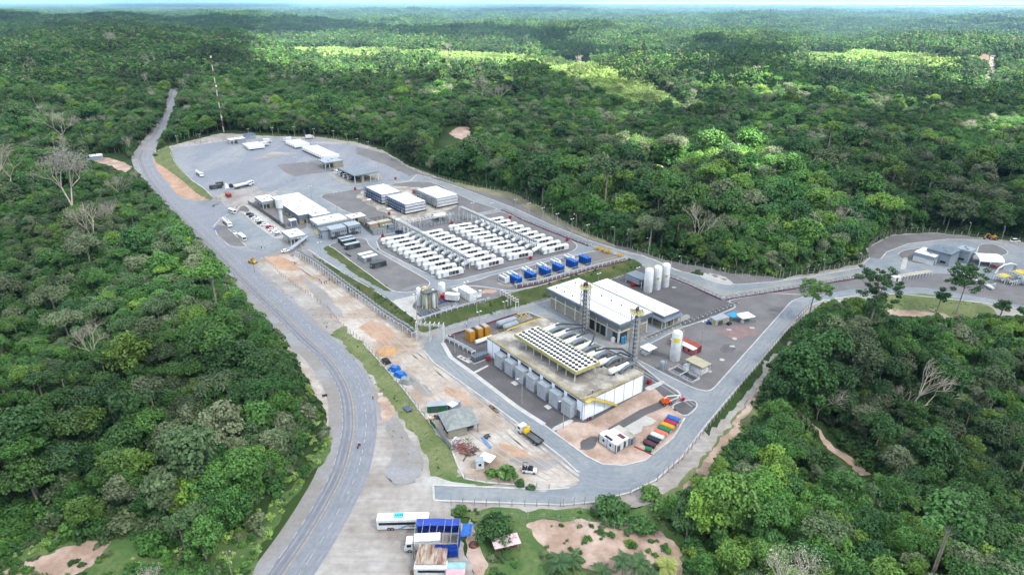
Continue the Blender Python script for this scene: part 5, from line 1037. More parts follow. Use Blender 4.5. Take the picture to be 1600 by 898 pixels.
t = thing('equipment_cabinet', 'white upright cabinet between the basin and the tan roofed shelter', 'cabinet', AT(1072, 578, .05), PA); MB().box(-.9, .9, -.7, .7, 0, 2.3).build('case', mWHITE, t); MB().box(-.95, .95, -.75, .75, 2.3, 2.4).build('lid', mWGREY, t)
for k, q in enumerate([(1147.5, 529), (1128, 562), (1144, 541), (1108, 580), (1175, 512), (1053, 449), (1110, 456), (1139, 515)]):
    r_ = .9 if k in (0, 1, 3) else .7; o = (MB().lathe([(r_, 0), (r_, .15), (r_ * .55, .16), (r_ * .5, .1)], 16) if k in (0, 1, 3) else MB().box(-.9, .9, -.6, .6, 0, .12).box(-.3, .3, -.2, .2, .12, .2)).build('manhole_cover', mKERB, None, AT(*q, .12)); tag(o, ['round white manhole ring alone in the middle of the gravel yard', 'round white manhole ring near the red container', 'flat white slab cover on the damp stain of the gravel yard', 'round white manhole ring by the tan roofed shelter', 'flat pale cover near the broad white tent', 'flat pale cover beside the storage silos', 'flat pale cover near the bend of the pipe rack', 'flat pale cover in front of the pale booth'][k], 'manhole cover')
# ================================================================== pipe racks
def rack(label, pts, w, h, npipe, mats, pitch=3.0, rail=None, name='pipe_rack', ground=True, base=None, world=False, r=.13, legs=True, zpts=None, beamy=True):
    """pipes on portal frames along a line of photo pixels"""
    Wp = [Vector((p[0], p[1], p[2])) if world else PX(*p) for p in pts]
    t = thing(name, label, 'pipe rack', (Wp[0].x, Wp[0].y, Wp[0].z)); O = Wp[0]
    D = dense([(p.x, p.y) for p in Wp], pitch); Z = H_np(np.array([p.x for p in D]), np.array([p.y for p in D]))
    if zpts is not None: Z = np.interp(np.linspace(0, 1, len(D)), np.linspace(0, 1, len(zpts)), zpts)
    offs = [((k + .5) / npipe - .5) * w * .86 for k in range(npipe)]
    for k, o_ in enumerate(offs):
        Q = offset_line(D, o_); m = MB(); m.path([(q.x - O.x, q.y - O.y, z - O.z + h + .1) for q, z in zip(Q, Z)], r * (1.3 if k % 3 == 1 else .8), 6); m.build('pipe', mats[k % len(mats)], t)
    A = offset_line(D, -w / 2); B = offset_line(D, w / 2); nfr = 0; extra = MB()
    for i, (a, c, z) in enumerate(zip(A, B, Z)):
        a3 = Vector((a.x - O.x, a.y - O.y, z - O.z)); c3 = Vector((c.x - O.x, c.y - O.y, z - O.z)); m = MB() if nfr < 99 else extra
        zb = -.1 if ground else h - .5
        g1 = H(a.x, a.y) - O.z - .1 if zpts is not None else a3.z + zb; g2 = H(c.x, c.y) - O.z - .1 if zpts is not None else c3.z + zb
        if legs and (zpts is None or i % 3 == 0): m.tube((a3.x, a3.y, g1), (a3.x, a3.y, a3.z + h), .14, n=4); m.tube((c3.x, c3.y, g2), (c3.x, c3.y, c3.z + h), .14, n=4)
        m.tube((a3.x, a3.y, a3.z + h - .1), (c3.x, c3.y, c3.z + h - .02), .15, n=4)
        if zpts is not None: m.tube((a3.x, a3.y, a3.z + h + 1.0), (c3.x, c3.y, c3.z + h + 1.0), .13, n=4); m.tube((a3.x, a3.y, a3.z + h), (a3.x, a3.y, a3.z + h + 1), .07, n=4); m.tube((c3.x, c3.y, c3.z + h), (c3.x, c3.y, c3.z + h + 1), .07, n=4)
        if m is not extra: m.build('frame', mWHITE, t); nfr += 1
    if extra.f: o = extra.build('frames', mSTEEL, t); o['kind'] = 'stuff'
    for L_, nm in ((A, 'edge_beam'), (B, 'edge_beam')):
        m = MB(); m.path([(q.x - O.x, q.y - O.y, z - O.z + h - .05) for q, z in zip(L_, Z)], .06, 4); m.build(nm, mSTEEL, t)
    if rail:
        Q = offset_line(D, -w / 2 - .05); m = MB(); m.path([(q.x - O.x, q.y - O.y, z - O.z + h + .95) for q, z in zip(Q, Z)], .09, 5); [m.tube((q.x - O.x, q.y - O.y, z - O.z), (q.x - O.x, q.y - O.y, z - O.z + h + .95), .07, n=4) for q, z in zip(Q[::2], Z[::2])]; m.build('hand_rail', rail, t)
    if base:
        m = strip('x', [(p.x, p.y) for p in Wp], w / 2 + .1, w / 2 + .5, None, 0, h=.45, mb=MB(), build=False); m.v = [(v[0] - O.x, v[1] - O.y, v[2] - O.z) for v in m.v]; m.build('curb_wall', base, t)
    return t
SLV = [mCHROME, mSTEEL, mWGREY]
rack('long low silver pipe rack on short frames between the construction yard and the plant road', [(466, 397), (490, 411), (530, 441), (580, 478), (620, 507), (648, 526)], 2.6, 2.1, 5, [mSTEELD, mSTEEL, mDGREY], 2.6, r=.15)
rack('short silver pipe rack stepping down to the engine hall beside the gravel strip', [(697, 531), (713, 538), (740, 553)], 1.8, 1.2, 4, SLV, 2.0)
pa_, pb_ = AT(652, 531, 0), AT(694, 534, 0)
rack('elevated white truss pipe bridge crossing over the plant road', [(pa_.x, pa_.y, 0), (pb_.x, pb_.y, 0)], 1.8, 6.6, 4, SLV, 1.6, zpts=[.2, .2], world=True, name='pipe_bridge')
rack('silver pipe rack along the edge of the process pad above the grass bank', [(662, 499), (704, 485), (757, 470)], 1.6, .9, 4, SLV, 2.4)
rack('long pipe rack with yellow hand rail and red curb behind the blue transformers', [(806, 449), (840, 443), (900, 426), (982, 405)], 2.0, 1.5, 4, SLV, 2.4, rail=mYEL, base=mMAROON)
rack('white pipe rack with yellow hand rail beside the dark gravel silo yard', [(1045, 432), (1080, 446), (1129, 468)], 1.0, 1.3, 2, [mSTEEL, mSTEELD], 2.2, r=.06, rail=mYEL, base=mMAROON)
rack('white pipe rack with yellow hand rail running from the yard corner towards the gas station', [(1131, 468), (1205, 456), (1280, 444), (1340, 434), (1400, 428)], 1.0, 1.3, 2, [mSTEEL, mSTEELD], 2.4, r=.06, rail=mYEL, base=mMAROON)
rack('low dark pipe rack between the generator block and the perimeter road', [(786, 328), (820, 344), (861, 361), (900, 376), (922, 384)], 1.8, .9, 4, [mSTEELD, mSTEEL], 2.2, base=mMAROON)
rack('low pipe run crossing the yard from the warehouse corner to the pipe rack bend', [(1010, 530), (1062, 508), (1110, 490), (1152, 474)], 1.2, .7, 3, [mSTEELD, mDGREY], 2.4, r=.07)
for i, (a, b_, lab) in enumerate([((621, 352), (732, 411), 'elevated pipe bridge over the first two rows of generator containers'), ((720, 332), (838, 385), 'elevated pipe bridge over the last two rows of generator containers')]):
    pa_, pb_ = TOP(a[0], a[1] - 10.5, 7.0), TOP(b_[0], b_[1] - 11, 7.0)
    rack(lab, [(pa_.x, pa_.y, 0), (pb_.x, pb_.y, 0)], 2.6, 5.6, 6, [mDGREY, mSTEELD, mDGREY], 1.5, zpts=[TZ, TZ], world=True, name='pipe_bridge')
pa_, pb_ = TOP(623, 349, 4.5), TOP(708, 333, 4.5)
rack('pipe bridge linking the two generator row bridges at the cooler end', [(pa_.x, pa_.y, 0), (pb_.x, pb_.y, 0)], 2.0, 4.0, 4, SLV, 2.0, zpts=[TZ, TZ], world=True, name='pipe_bridge')
pa_, pb_ = AT(784, 474, 0), AT(808, 489, 0)
rack('short pipe bridge on red footed legs over the road behind the yellow pipework', [(pa_.x, pa_.y, 0), (pb_.x, pb_.y, 0)], 1.4, 5.0, 3, [mSTEEL, mMAROON], 1.8, zpts=[.2, .2], world=True, name='pipe_bridge')
pipe_thing('long maroon pipe wall beside the road behind the amber housings', [AT(700, 524, .9), AT(740, 511.5, .9), AT(807, 490, .9)], .3, mMAROON, 'fire_main')
pipe_thing('yellow gas pipe along the back edge of the engine hall', [AT(792, 516, 8.2), AT(820, 505, 8.2), AT(846, 497, 8.2)], .22, mYEL, 'gas_pipe')
t = thing('gas_train', 'tangle of yellow gas pipework at the road corner behind the engine hall', 'pipework', AT(818, 496, .1), PA); m = MB()
for k in range(5): m.path([(k * 1.2 - 3, -2, .3), (k * 1.2 - 3, -2, 1.4 + .3 * (k % 2)), (k * 1.2 - 3, 2, 1.4 + .3 * (k % 2)), (k * 1.2 - 3, 2, .3)], .14)
m.build('pipe', mYEL, t); m = MB(); [m.lathe([(.35, 1.2), (.35, 1.7)], 8, 0, (k * 1.2 - 3, -.5 + .7 * (k % 2))) for k in range(5)]; m.build('valve', mSTEELD, t); MB().box(-3.6, 3, -2.6, 2.6, 0, .12).build('plinth', mCONC, t)
t = thing('gas_skid', 'yellow valve skid beside the perimeter road at the end of the blue transformers', 'pipework', PX(942, 393), R(-45)); m = MB(); [m.path([(-5, y, .3), (-5, y, 1.2), (5, y, 1.2), (5, y, .3)], .16) for y in (-1, 0, 1)]; m.build('pipe', mYEL, t); m = MB(); [m.box(x, x + .5, -1.4, 1.4, .0, 1.6) for x in (-3, 0, 3)]; m.build('valve_frame', mORG, t)
t = thing('gas_skid', 'small yellow valve skid at the corner by the silver pipe rack end', 'pipework', PX(968, 401), R(-45)); m = MB(); [m.path([(-2, y, .3), (-2, y, 1.1), (2, y, 1.1), (2, y, .3)], .16) for y in (-.6, .6)]; m.build('pipe', mYEL, t); MB().box(-.3, .3, -1, 1, 0, 1.4).build('valve_frame', mORG, t)
t = thing('metal_stair', 'grey metal stair running down the grass bank from the process pad', 'stair', (0, 0, 0)); a_, c_ = PX(761, 466), AT(785, 486, .1); t.location = a_; m = MB(); d_ = c_ - a_; nr_ = Vector((-d_.y, d_.x, 0)).normalized()
for s in (-.9, .9): m.path([nr_ * s + Vector((0, 0, .6)), d_ + nr_ * s + Vector((0, 0, .5))], .1)
m.build('stringer', mSTEEL, t); m = MB(); [m.add([tuple(d_ * (k / 16) + nr_ * -.9 + Vector((0, 0, .5))), tuple(d_ * (k / 16) + nr_ * .9 + Vector((0, 0, .5))), tuple(d_ * ((k + .8) / 16) + nr_ * .9 + Vector((0, 0, .5))), tuple(d_ * ((k + .8) / 16) + nr_ * -.9 + Vector((0, 0, .5)))], [(0, 1, 2, 3)]) for k in range(16)]; m.build('tread', mSTEEL, t)
# ================================================================== generator block
def gen_unit(label, loc, rz, L=13.2, W=2.35, Hh=2.95, grp=None):
    t = thing('generator_container', label, 'generator', loc, rz, grp); n = 3
    prof = [(-W / 2, .35), (W / 2, .35), (W / 2, Hh - .3), (W / 2 - .3, Hh), (-W / 2 + .3, Hh), (-W / 2, Hh - .3)]
    b = MB(); vs = [(x, y * k, .35 + (z - .35) * k) for x, k in ((0, .86), (.35, 1), (L - .5, 1), (L, .8)) for y, z in prof]; nn = 6
    b.add(vs, [tuple(range(nn))[::-1], tuple(range(3 * nn, 4 * nn))] + [(k * nn + i, k * nn + (i + 1) % nn, (k + 1) * nn + (i + 1) % nn, (k + 1) * nn + i) for k in range(3) for i in range(nn)]); b.build('enclosure', mWHITE, t)
    for x0, x1 in ((L * .42, L * .53), (L * .545, L * .655), (L * .67, L * .80)): MB().box(x0, x1, -W / 2 - .03, -W / 2 + .01, .8, 2.6).build('louver', mDGREY, t)
    MB().box(-.5, 0.02, -.75, .75, .5, 1.9).build('intake_box', mWGREY, t); MB().box(.2, L - .3, -W / 2 + .2, W / 2 - .2, 0, .34).build('skid_base', mDGREY, t)
    MB().box(L * .05, L * .3, -.9, .9, Hh + .01, Hh + .28, top=(.2, .2)).build('roof_hood', mROOFW, t); MB().box(L * .12, L * .2, -W / 2 - .03, -W / 2 + .01, .6, 2.6).build('door', mWGREY, t)
    return t
ROWN = ['row by the brown gravel pad', 'second row from there', 'third row from there', 'row by the perimeter road']
rows = [((595.5, 374.5), (682.5, 427), (637, 366), (724, 419)), ((653, 366), (745, 413), (691, 358), (786, 404)), ((701.5, 354), (793.5, 399), (737, 348.5), (831, 392)), ((752, 346), (848, 390), (787, 339.5), (887, 381))]
gproto = None
for r_, (s0, s1, e0, e1) in enumerate(rows):
    A0 = TOP(s0[0], s0[1] - 1, 3.0); A1 = TOP(s1[0], s1[1] - 1, 3.0); E0 = TOP(e0[0], e0[1] - 1, 3.0); E1 = TOP(e1[0], e1[1] - 1, 3.0)
    ang = (math.atan2((E0 - A0).y, (E0 - A0).x) + math.atan2((E1 - A1).y, (E1 - A1).x)) / 2
    for k in range(10):
        p = A0.lerp(A1, k / 9); p.z = TZ + .1; Ls = (E0 - A0).xy.length * (1 - k / 9) + (E1 - A1).xy.length * k / 9
        lab = 'white generator container, %s from the cooler end, %s' % (ORD[k], ROWN[r_]); gr = 'white generator containers'
        if gproto is None: gproto = gen_unit(lab, p, ang, grp=gr); gch = tree_of(gproto); u = gproto
        else: u = dup(gproto, p, ang, lab, gr, ch=gch)
        u.scale = (max(.8, min(1.3, Ls / 13.2)), 1, 1)
# upright silencers under the pipe bridges
sp = None
for r_, (a, c) in enumerate([((648, 361), (735, 406)), ((752, 343), (842, 385))]):
    A0 = TOP(*a, 3.5); A1 = TOP(*c, 3.5)
    for k in range(10):
        p = A0.lerp(A1, k / 9) - UX * (2.2 if r_ == 0 else 1.5); p.z = TZ + .1; lab = 'white barrel shaped unit under the %s pipe bridge, %s from cooler end' % (['first', 'second'][r_], ORD[k])
        if sp is None:
            sp = thing('heat_unit', lab, 'heat exchanger', p, PA, 'barrel shaped heat units under the pipe bridges'); m = MB(); m.tube((-2.6, 0, 2.0), (2.2, 0, 3.2), 1.0, 1.0, 12); m.tube((2.2, 0, 3.2), (2.8, 0, 3.3), 1.0, .5, 12); smooth(m.build('shell', mWHITE, sp)); m = MB(); [m.box(x - .12, x + .12, -.7, .7, 0, 1.8) for x in (-1.6, 1.4)]; m.build('stand', mSTEEL, sp); MB().tube((0, 0, 3), (0, 0, 5.4), .3, n=8).build('riser_pipe', mSTEEL, sp); sch = tree_of(sp)
        else: dup(sp, p, PA, lab, ch=sch)
for k, (q, lab) in enumerate([((598, 371), 'red fire cabinet at the head of the row next to the brown gravel pad'), ((691, 434), 'red fire cabinet at the road bend below the generator rows'), ((706, 351), 'red fire cabinet beside the blue drums'), ((797, 342), 'red fire cabinet at the head of the row next to the perimeter road'), ((886, 377), 'red fire cabinet at the last generator container by the perimeter road'), ((829, 406), 'red twin fire cabinet beside the road in front of the generators'), ((555, 297), 'red fire cabinet at the corner of the cooler block'), ((608, 336), 'red hydrant cabinet on the gravel below the middle cooler block'), ((618, 281), 'red fire cabinet by the loading island kerb'), ((907, 499), 'red fire cabinet beside the three flue stack'), ((1014, 600), 'red hydrant post on the dark gravel behind the engine hall corner'), ((763, 563), 'red valve group at the foot of the first grey ventilation box')]):
    t = thing('fire_cabinet', lab, 'fire cabinet', PX(*q), PA); MB().box(-.6, .6, -.5, .5, .25, 1.7, top=(.02, .02)).build('case', mRED, t); MB().box(-.65, .65, -.55, .55, 1.7, 1.8).build('lid', mMAROON, t); m = MB(); m.box(-.5, -.35, -.4, .4, 0, .25); m.box(.35, .5, -.4, .4, 0, .25); m.build('foot', mSTEEL, t)
t = thing('drum_row', 'row of blue drums on a pallet beside the third generator row', 'drums', PX(715, 352), PA)
[MB().lathe([(.4, .15), (.4, 1.2), (.3, 1.25)], 10, 0, (k * .95 - 2.3, 0)).build('drum', mBLUEFR, t) for k in range(6)]; MB().box(-3, 3, -.6, .6, 0, .14).build('pallet', mWOODR, t)
t = thing('parked_car', 'dark blue van parked at the head of the generator rows', 'van', PX(624, 364.5), PA + 0); t0 = t
MB().box(-2.1, 2.1, -.9, .9, .35, 1.1, top=(.1, .05)).build('body', mBLUEFR, t); MB().box(-2.0, 1.2, -.85, .85, 1.1, 1.85, top=(.3, .15)).build('window_glass', mGLASS, t); MB().box(-1.6, .8, -.68, .68, 1.85, 1.92).build('roof', mBLUEFR, t); [wheel(t, sx * 1.3, sy * .8, .33, .22) for sx in (-1, 1) for sy in (-1, 1)]
# blue transformers with white coolers
for k, q in enumerate([(806, 443.5), (828.5, 437), (851, 430.5), (872, 425), (893.5, 417.5), (913.5, 412)]):
    p = PX(*q); t = thing('blue_transformer', 'bright blue boxed unit, %s in line from the process pad' % ORD[k], 'transformer', p, PA, 'bright blue units in a line'); 
    b = MB(); b.box(-1.3, 1.3, -3.0, 3.0, .5, 3.9, top=(.05, .05)); b.build('housing', mBLUE, t); m = MB(); [m.box(-1.42, -1.31, y, y + .16, .8, 3.5) for y in np.arange(-2.7, 2.7, .55)]; [m.box(x, x + .16, -3.12, -3.01, .8, 3.5) for x in np.arange(-1.1, 1.1, .5)]; m.build('cooling_fins', C('deep_blue_fins', (14, 66, 160), .6, var=0), t)
    m = MB(); [m.box(x, x + .25, -2.9, 2.9, 0, .49) for x in (-1.1, .8)]; m.build('skid_base', mDGREY, t); m = MB(); [m.lathe([(.14, 3.9), (.2, 4.1), (.1, 4.5)], 8, 0, (0, y)) for y in (-2, -.7, .7, 2)]; m.build('bushing', mMAROON, t)
for k, q in enumerate([(788, 440), (800, 435.5), (823, 428.5), (846, 421.5), (868, 415), (889, 408.5)]):
    p = PX(*q); t = thing('white_cooler', 'white cooler cabinet behind the blue units, %s from the process pad' % ORD[k], 'cooler', p, PA, 'white coolers behind the blue units')
    MB().box(-1.5, 1.5, -2.6, 2.6, .35, 3.0, top=(.15, .15)).build('housing', mWHITE, t); m = MB(); [m.lathe([(.6, 3.0), (.6, 3.18)], 12, 0, (0, y)) for y in (-1.5, 0, 1.5)]; m.build('fan_ring', mSTEELD, t); MB().box(-1.3, 1.3, -2.4, 2.4, 0, .34).build('skid_base', mDGREY, t); m = MB(); m.box(-1.54, -1.49, -2.2, 2.2, .9, 2.4); m.build('louver', mWGREY, t)
# ================================================================== stacked air cooler blocks
def cooler_block(label, near, left, right, h, frame, ground=None):
    F, L, W, _ = foot(near, left, right, h); t = thing('cooler_stack', label, 'cooler', F, PA)
    nb = 9; 
    for lv in range(3):
        z0 = .9 + lv * (h - .9) / 3; z1 = z0 + (h - .9) / 3 - .22; b = MB(); b.box(.2, W - .2, .2, L - .2, z0, z1); [b.box(-.02, .2, .3 + i * (L - .5) / nb, .3 + (i + .72) * (L - .5) / nb, z0 + .12, z1 - .1) for i in range(nb)]; b.build('tank_tier', mWHITE if frame is not mSTEEL else mROOFW, t)
        m = MB(); m.box(-.75, -.06, -.1, L + .1, z1 - .08, z1 + .2); m.box(0, W, -.28, -.04, z1 + .02, z1 + .18); m.build('tier_beam', frame, t)
    m = MB(); [m.box(-.8, -.5, i * L / nb - .14, i * L / nb + .14, 0, h + .2) for i in range(nb + 1)]; m.build('frame_post', frame, t)
    m = MB(); [m.lathe([(.16, h - .2), (.16, h + .7), (.26, h + .75)], 8, 0, (-.2, (i + .5) * L / nb)) for i in range(nb)]; m.build('relief_valve', mSTEEL, t)
    m = MB(); m.box(.3, W - .3, .3, L - .3, h - .22, h - .05); [m.box(.4 + i * (W - .8) / 6, .5 + i * (W - .8) / 6, .4, L - .4, h - .05, h + .06) for i in range(7)]; m.build('roof', mROOFW, t); MB().box(0, W, 0, L, .1, .85).build('skid_base', mDGREY, t)
    m = MB(); [m.box(-1.6, -.35, L * f, L * f + 1.6, 2.0, 2.12) for f in (.02, .9)]; [m.tube((-1.6, L * f, 0), (-1.6, L * f, 4.6), .06, n=4) for f in (.02, .07, .9, .97)]; m.build('access_platform', mPYEL, t); return t
cooler_block('far white tiered cooler block in a blue steel frame, behind its twin', (596, 304.5), (567, 292.5), (620, 297), 6.2, mBLUEFR)
cooler_block('near white tiered cooler block in a blue steel frame, beside the gravel yard', (633, 320), (600, 307), (656, 311), 6.2, mBLUEFR)
cooler_block('white tiered cooler block without blue frame, next to the perimeter road', (683, 310), (658, 294.5), (712, 302.5), 6.4, mSTEEL)
t = thing('orange_vessel', 'orange horizontal vessel on a dark skid between the cooler blocks', 'vessel', PX(650, 303), PA + R(90)); m = MB(); m.tube((-3.5, 0, 1.5), (3.5, 0, 1.5), .8, n=12); m.build('shell', mRUST, t); MB().box(-3.8, 3.8, -1, 1, 0, .5).build('skid_base', mDGREY, t); MB().box(-3, -1, -1.2, 1.2, 2.3, 2.6).build('hatch', mSTEELD, t)
for k, (q, lab) in enumerate([((577, 318), 'small white T shaped shade stand by the far blue framed cooler'), ((608, 333), 'small white T shaped shade stand by the near blue framed cooler'), ((622, 349), 'white flat topped shade stand at the start of the pipe bridge')]):
    t = thing('shade_stand', lab, 'stand', PX(*q), PA); MB().tube((0, 0, 0), (0, 0, 2.5), .25, .35, 8).build('post', mWHITE, t); MB().box(-1.3, 1.3, -1.0, 1.0, 2.5, 2.75, top=(.15, .15)).build('top', mROOFW, t)
# arch roofed skid by the coolers
t = thing('arched_shelter', 'white arch roofed shelter over pipework below the white cooler block', 'shelter', PX(686, 344), PA); m = MB(); n = 8; vs = []
for i in range(n + 1): a = math.pi * i / n; vs += [(-3.6, -2.4 * math.cos(a) * 1.0, 2.6 + 1.4 * math.sin(a)), (3.6, -2.4 * math.cos(a), 2.6 + 1.4 * math.sin(a))]
m.add(vs, [(2 * i, 2 * i + 1, 2 * i + 3, 2 * i + 2) for i in range(n)]); m.build('arched_roof', mWHITE, t); m = MB(); [m.tube((x, y, 0), (x, y, 2.6), .1, n=5) for x in (-3.4, 0, 3.4) for y in (-2.3, 2.3)]; m.build('post', mSTEEL, t); m = MB(); [m.path([(-3, y, .8), (3, y, .8 + .2 * y)], .2) for y in (-1.2, 0, 1.2)]; m.build('pipe', mSTEELD, t)
# fenced switch compounds
def cage(label, pts, h=2.6, dark=True, name='screen_fence'):
    Wp = [PX(*p) for p in pts]; O = Wp[0]; t = thing(name, label, 'fence', O); D = dense([(p.x, p.y) for p in Wp], 2.2); Z = H_np(np.array([p.x for p in D]), np.array([p.y for p in D])); 
    for i, (a, z) in enumerate(zip(D, Z)): MB().box(a.x - O.x - .07, a.x - O.x + .07, a.y - O.y - .07, a.y - O.y + .07, z - O.z, z - O.z + h + .1).build('post', mSTEEL if not dark else mSTEELD, t) if i < 95 else None
    m = MB()
    for a, c, z, z2 in zip(D, D[1:], Z, Z[1:]):
        u = (c - a); 
        for k in range(6): q = a + u * (k + .5) / 6; m.tube((q.x - O.x, q.y - O.y, z - O.z + .1), (q.x - O.x, q.y - O.y, z - O.z + h), .045, n=4)
        for zz in (.2, h): m.tube((a.x - O.x, a.y - O.y, z - O.z + zz), (c.x - O.x, c.y - O.y, z2 - O.z + zz), .05, n=4)
    m.build('bars', mDGREY if dark else mSTEEL, t); return t
cage('dark barred fence round the switch yard beside the grey control modules', [(562, 351), (583, 368), (620, 362), (618, 350), (600, 344), (566, 350)])
cage('dark barred fence along the cooler pipe yard', [(623, 363), (660, 356), (700, 349), (735, 340)], 2.2)
cage('dark picket fence between the car park and the office courtyard', [(388, 319), (410, 333), (446, 357)], 2.4)
cage('grey picket fence from the yard gate to the office corner', [(332, 311), (345, 313)], 2.0, False)
for k, (q, s, lab) in enumerate([((583, 357), (5, 4, 3.2), 'beige boxed switch cabinet in the barred yard'), ((600, 353), (7, 4, 3.0), 'large beige switch cabinet with dark door in the barred yard'), ((610, 357), (3, 3, 2.4), 'small grey switch cabinet in the barred yard'), ((576, 354), (3, 3, 2.6), 'low dark transformer in the barred yard')]):
    t = thing('switch_cabinet', lab, 'cabinet', PX(*q), PA); MB().box(-s[0] / 2, s[0] / 2, -s[1] / 2, s[1] / 2, .2, s[2], top=(.1, .1)).build('case', [mBEIGE, mBEIGE, mWGREY, mSTEELD][k], t); MB().box(-s[0] / 2 - .1, s[0] / 2 + .1, -s[1] / 2 - .1, s[1] / 2 + .1, s[2], s[2] + .15).build('lid', [C('pinkish_roof', (206, 186, 176), .6, var=.1), mTAN, mMGREY, mDGREY][k], t); MB().box(-s[0] / 2 - .04, -s[0] / 2, -.6, .6, .3, 2.1).build('door', mDGREY, t)
# ================================================================== control modules, offices, gate
def block(label, near, left, right, h, wall, roof, fasc=None, fh=1.0, name='office_building', cat='building', ov=.3, doors=0, wins=0, rz=None, cols=False, Lx=None, Wx=None, z=None):
    F, L, W, a = foot(near, left, right, h); L = Lx or L; W = Wx or W; t = thing(name, label, cat, F if z is None else Vector((F.x, F.y, z)), PA if rz is None else rz)
    if not cols: MB().box(ov, W - ov, ov, L - ov, 0, h - fh).build('wall', wall, t)
    else:
        MB().box(ov + W * .45, W - ov, ov, L - ov, 0, h - fh).build('wall', wall, t); [MB().box(x, x + .3, y, y + .3, 0, h - fh).build('column', mWHITE, t) for x in (.4, W * .25) for y in np.linspace(.4, L - .8, 3)]
    MB().box(0, W, 0, L, h - fh, h - .12).build('fascia', fasc or wall, t); MB().box(.15, W - .15, .15, L - .15, h - .12, h).build('roof', roof, t)
    for k in range(wins): MB().box(ov - .06, ov - .01, L * (k + .3) / wins, L * (k + .75) / wins, 1.1, min(2.2, h - fh - .1)).build('window', mGLASS, t)
    for k in range(doors): MB().box(W * (k + .35) / doors, W * (k + .35) / doors + 1.1, ov - .06, ov - .01, .05, 2.2).build('door', mDGREY, t)
    m = MB(); [m.box(W * f, W * f + .9, L * g, L * g + .9, h, h + .55) for f, g in ((.3, .3), (.6, .55))]; 
    if W > 6 and L > 6: m.build('roof_unit', mSTEEL, t)
    return t
block('long white roofed office hall with grey fascia behind the water tower', (466, 336.5), (428, 307), (481, 333), 5.4, mBEIGE, mROOFW, mMGREY, 2.6, wins=7, doors=2, Wx=17)
block('white roofed office wing stepping forward beside the office hall', (488, 338), (476, 329), (513, 331), 5.2, mBEIGE, mROOFW, mWGREY, 2.2, wins=2, doors=2)
block('small white roofed office with entrance canopy beside the yard gate', (409, 315.5), (400, 307), (428, 310), 4.6, mBEIGE, mROOFW, mWGREY, 2.0, cols=True, doors=1)
block('gatehouse with flat white roof on white columns beside the parked cars', (452.6, 371), (440, 360.5), (478, 366.5), 5.0, mBEIGE, mROOFW, mWGREY, 1.5, name='gatehouse', cols=True, doors=1)
block('long low control building with bright white roof and dark window slots', (495.5, 349.5), (487, 341), (543, 341), 4.6, mWGREY, mROOFW, mWHITE, 1.0, name='control_building', wins=3, doors=5)
block('small white roofed guard building beside the open gravel yard', (548, 341), (542, 335.5), (566.5, 334.5), 4.4, mBEIGE, mROOFW, mWHITE, .5, name='control_building', cols=True, doors=1)
block('grey flat roofed substation hall in front of the long control building', (502, 361), (496, 352), (556, 350.5), 5.2, mWGREY, mMGREY, mMGREY, .6, name='substation_building', wins=2, doors=0, Lx=6)
for k, (nr, rt, W_, lab) in enumerate([((517, 359.5), (539, 356), 8.5, 'raised grey substation module between two yellow stairs'), ((544, 353.5), (561, 350.5), 7.0, 'raised grey substation module next to the barred switch yard')]):
    F, _, _, _ = foot(nr, (nr[0] - 4, nr[1] - 4), rt, 5.6); t = container(lab, F, PA, 7, W_, 5.6, mWGREY, mWGREY, base=1.8, name='substation_module', cat='building', win=1)
    m = MB(); [m.box(x, x + .5, -.1, -.06, 3.2, 4.2) for x in np.arange(.8, W_ - .6, 1.1)]; m.build('vent_panel', mDGREY, t)
for k, (q, lab) in enumerate([((497, 367), 'yellow stair at the outer end of the grey substation hall'), ((516, 373), 'yellow stair in front of the first raised module'), ((541, 367), 'yellow stair between the raised modules'), ((562, 361), 'yellow stair beside the barred switch yard')]):
    t = thing('yellow_stair', lab, 'stair', PX(*q), PA); m = MB(); [m.box(-.6, .6, i * .42, i * .42 + .38, 1.9 * i / 7 - .08, 1.9 * i / 7) for i in range(8)]; m.build('tread', mYEL, t); m = MB(); [m.path([(s, 0, .9), (s, 3.2, 2.9)], .07) for s in (-.6, .6)]; [m.path([(s, i * .8, i * .48), (s, i * .8, i * .48 + 1)], .05) for s in (-.6, .6) for i in range(5)]; m.build('hand_rail', mYEL, t)
t = thing('water_tower', 'white mushroom shaped water tower on a slim shaft in the office courtyard', 'water tower', PX(441, 350), 0); smooth(MB().lathe([(.95, -.2), (.85, 9.0)], 18).build('shaft', mWHITE, t)); smooth(MB().lathe([(.9, 8.6), (1.9, 9.6), (2.0, 14.6), (1.3, 15.0)], 20).build('tank', mWHITE, t)); MB().box(.9, 1.25, -.2, .2, .2, 14).build('ladder', mSTEEL, t)
t = thing('glass_kiosk', 'small glazed kiosk in white frame between water tower and gatehouse', 'kiosk', PX(458, 352), PA); MB().box(-1.6, 1.6, -1.8, 1.8, 0, 3.2).build('glazing', C('smoky_glazing', (90, 110, 124), .7, rough=.2, var=0), t); MB().box(-1.8, 1.8, -2, 2, 3.2, 3.45).build('roof', mROOFW, t); m = MB(); [m.box(x - .1, x + .1, y - .1, y + .1, 0, 3.3) for x in (-1.65, 1.65) for y in (-1.85, 0, 1.85)]; m.build('frame', mWHITE, t)
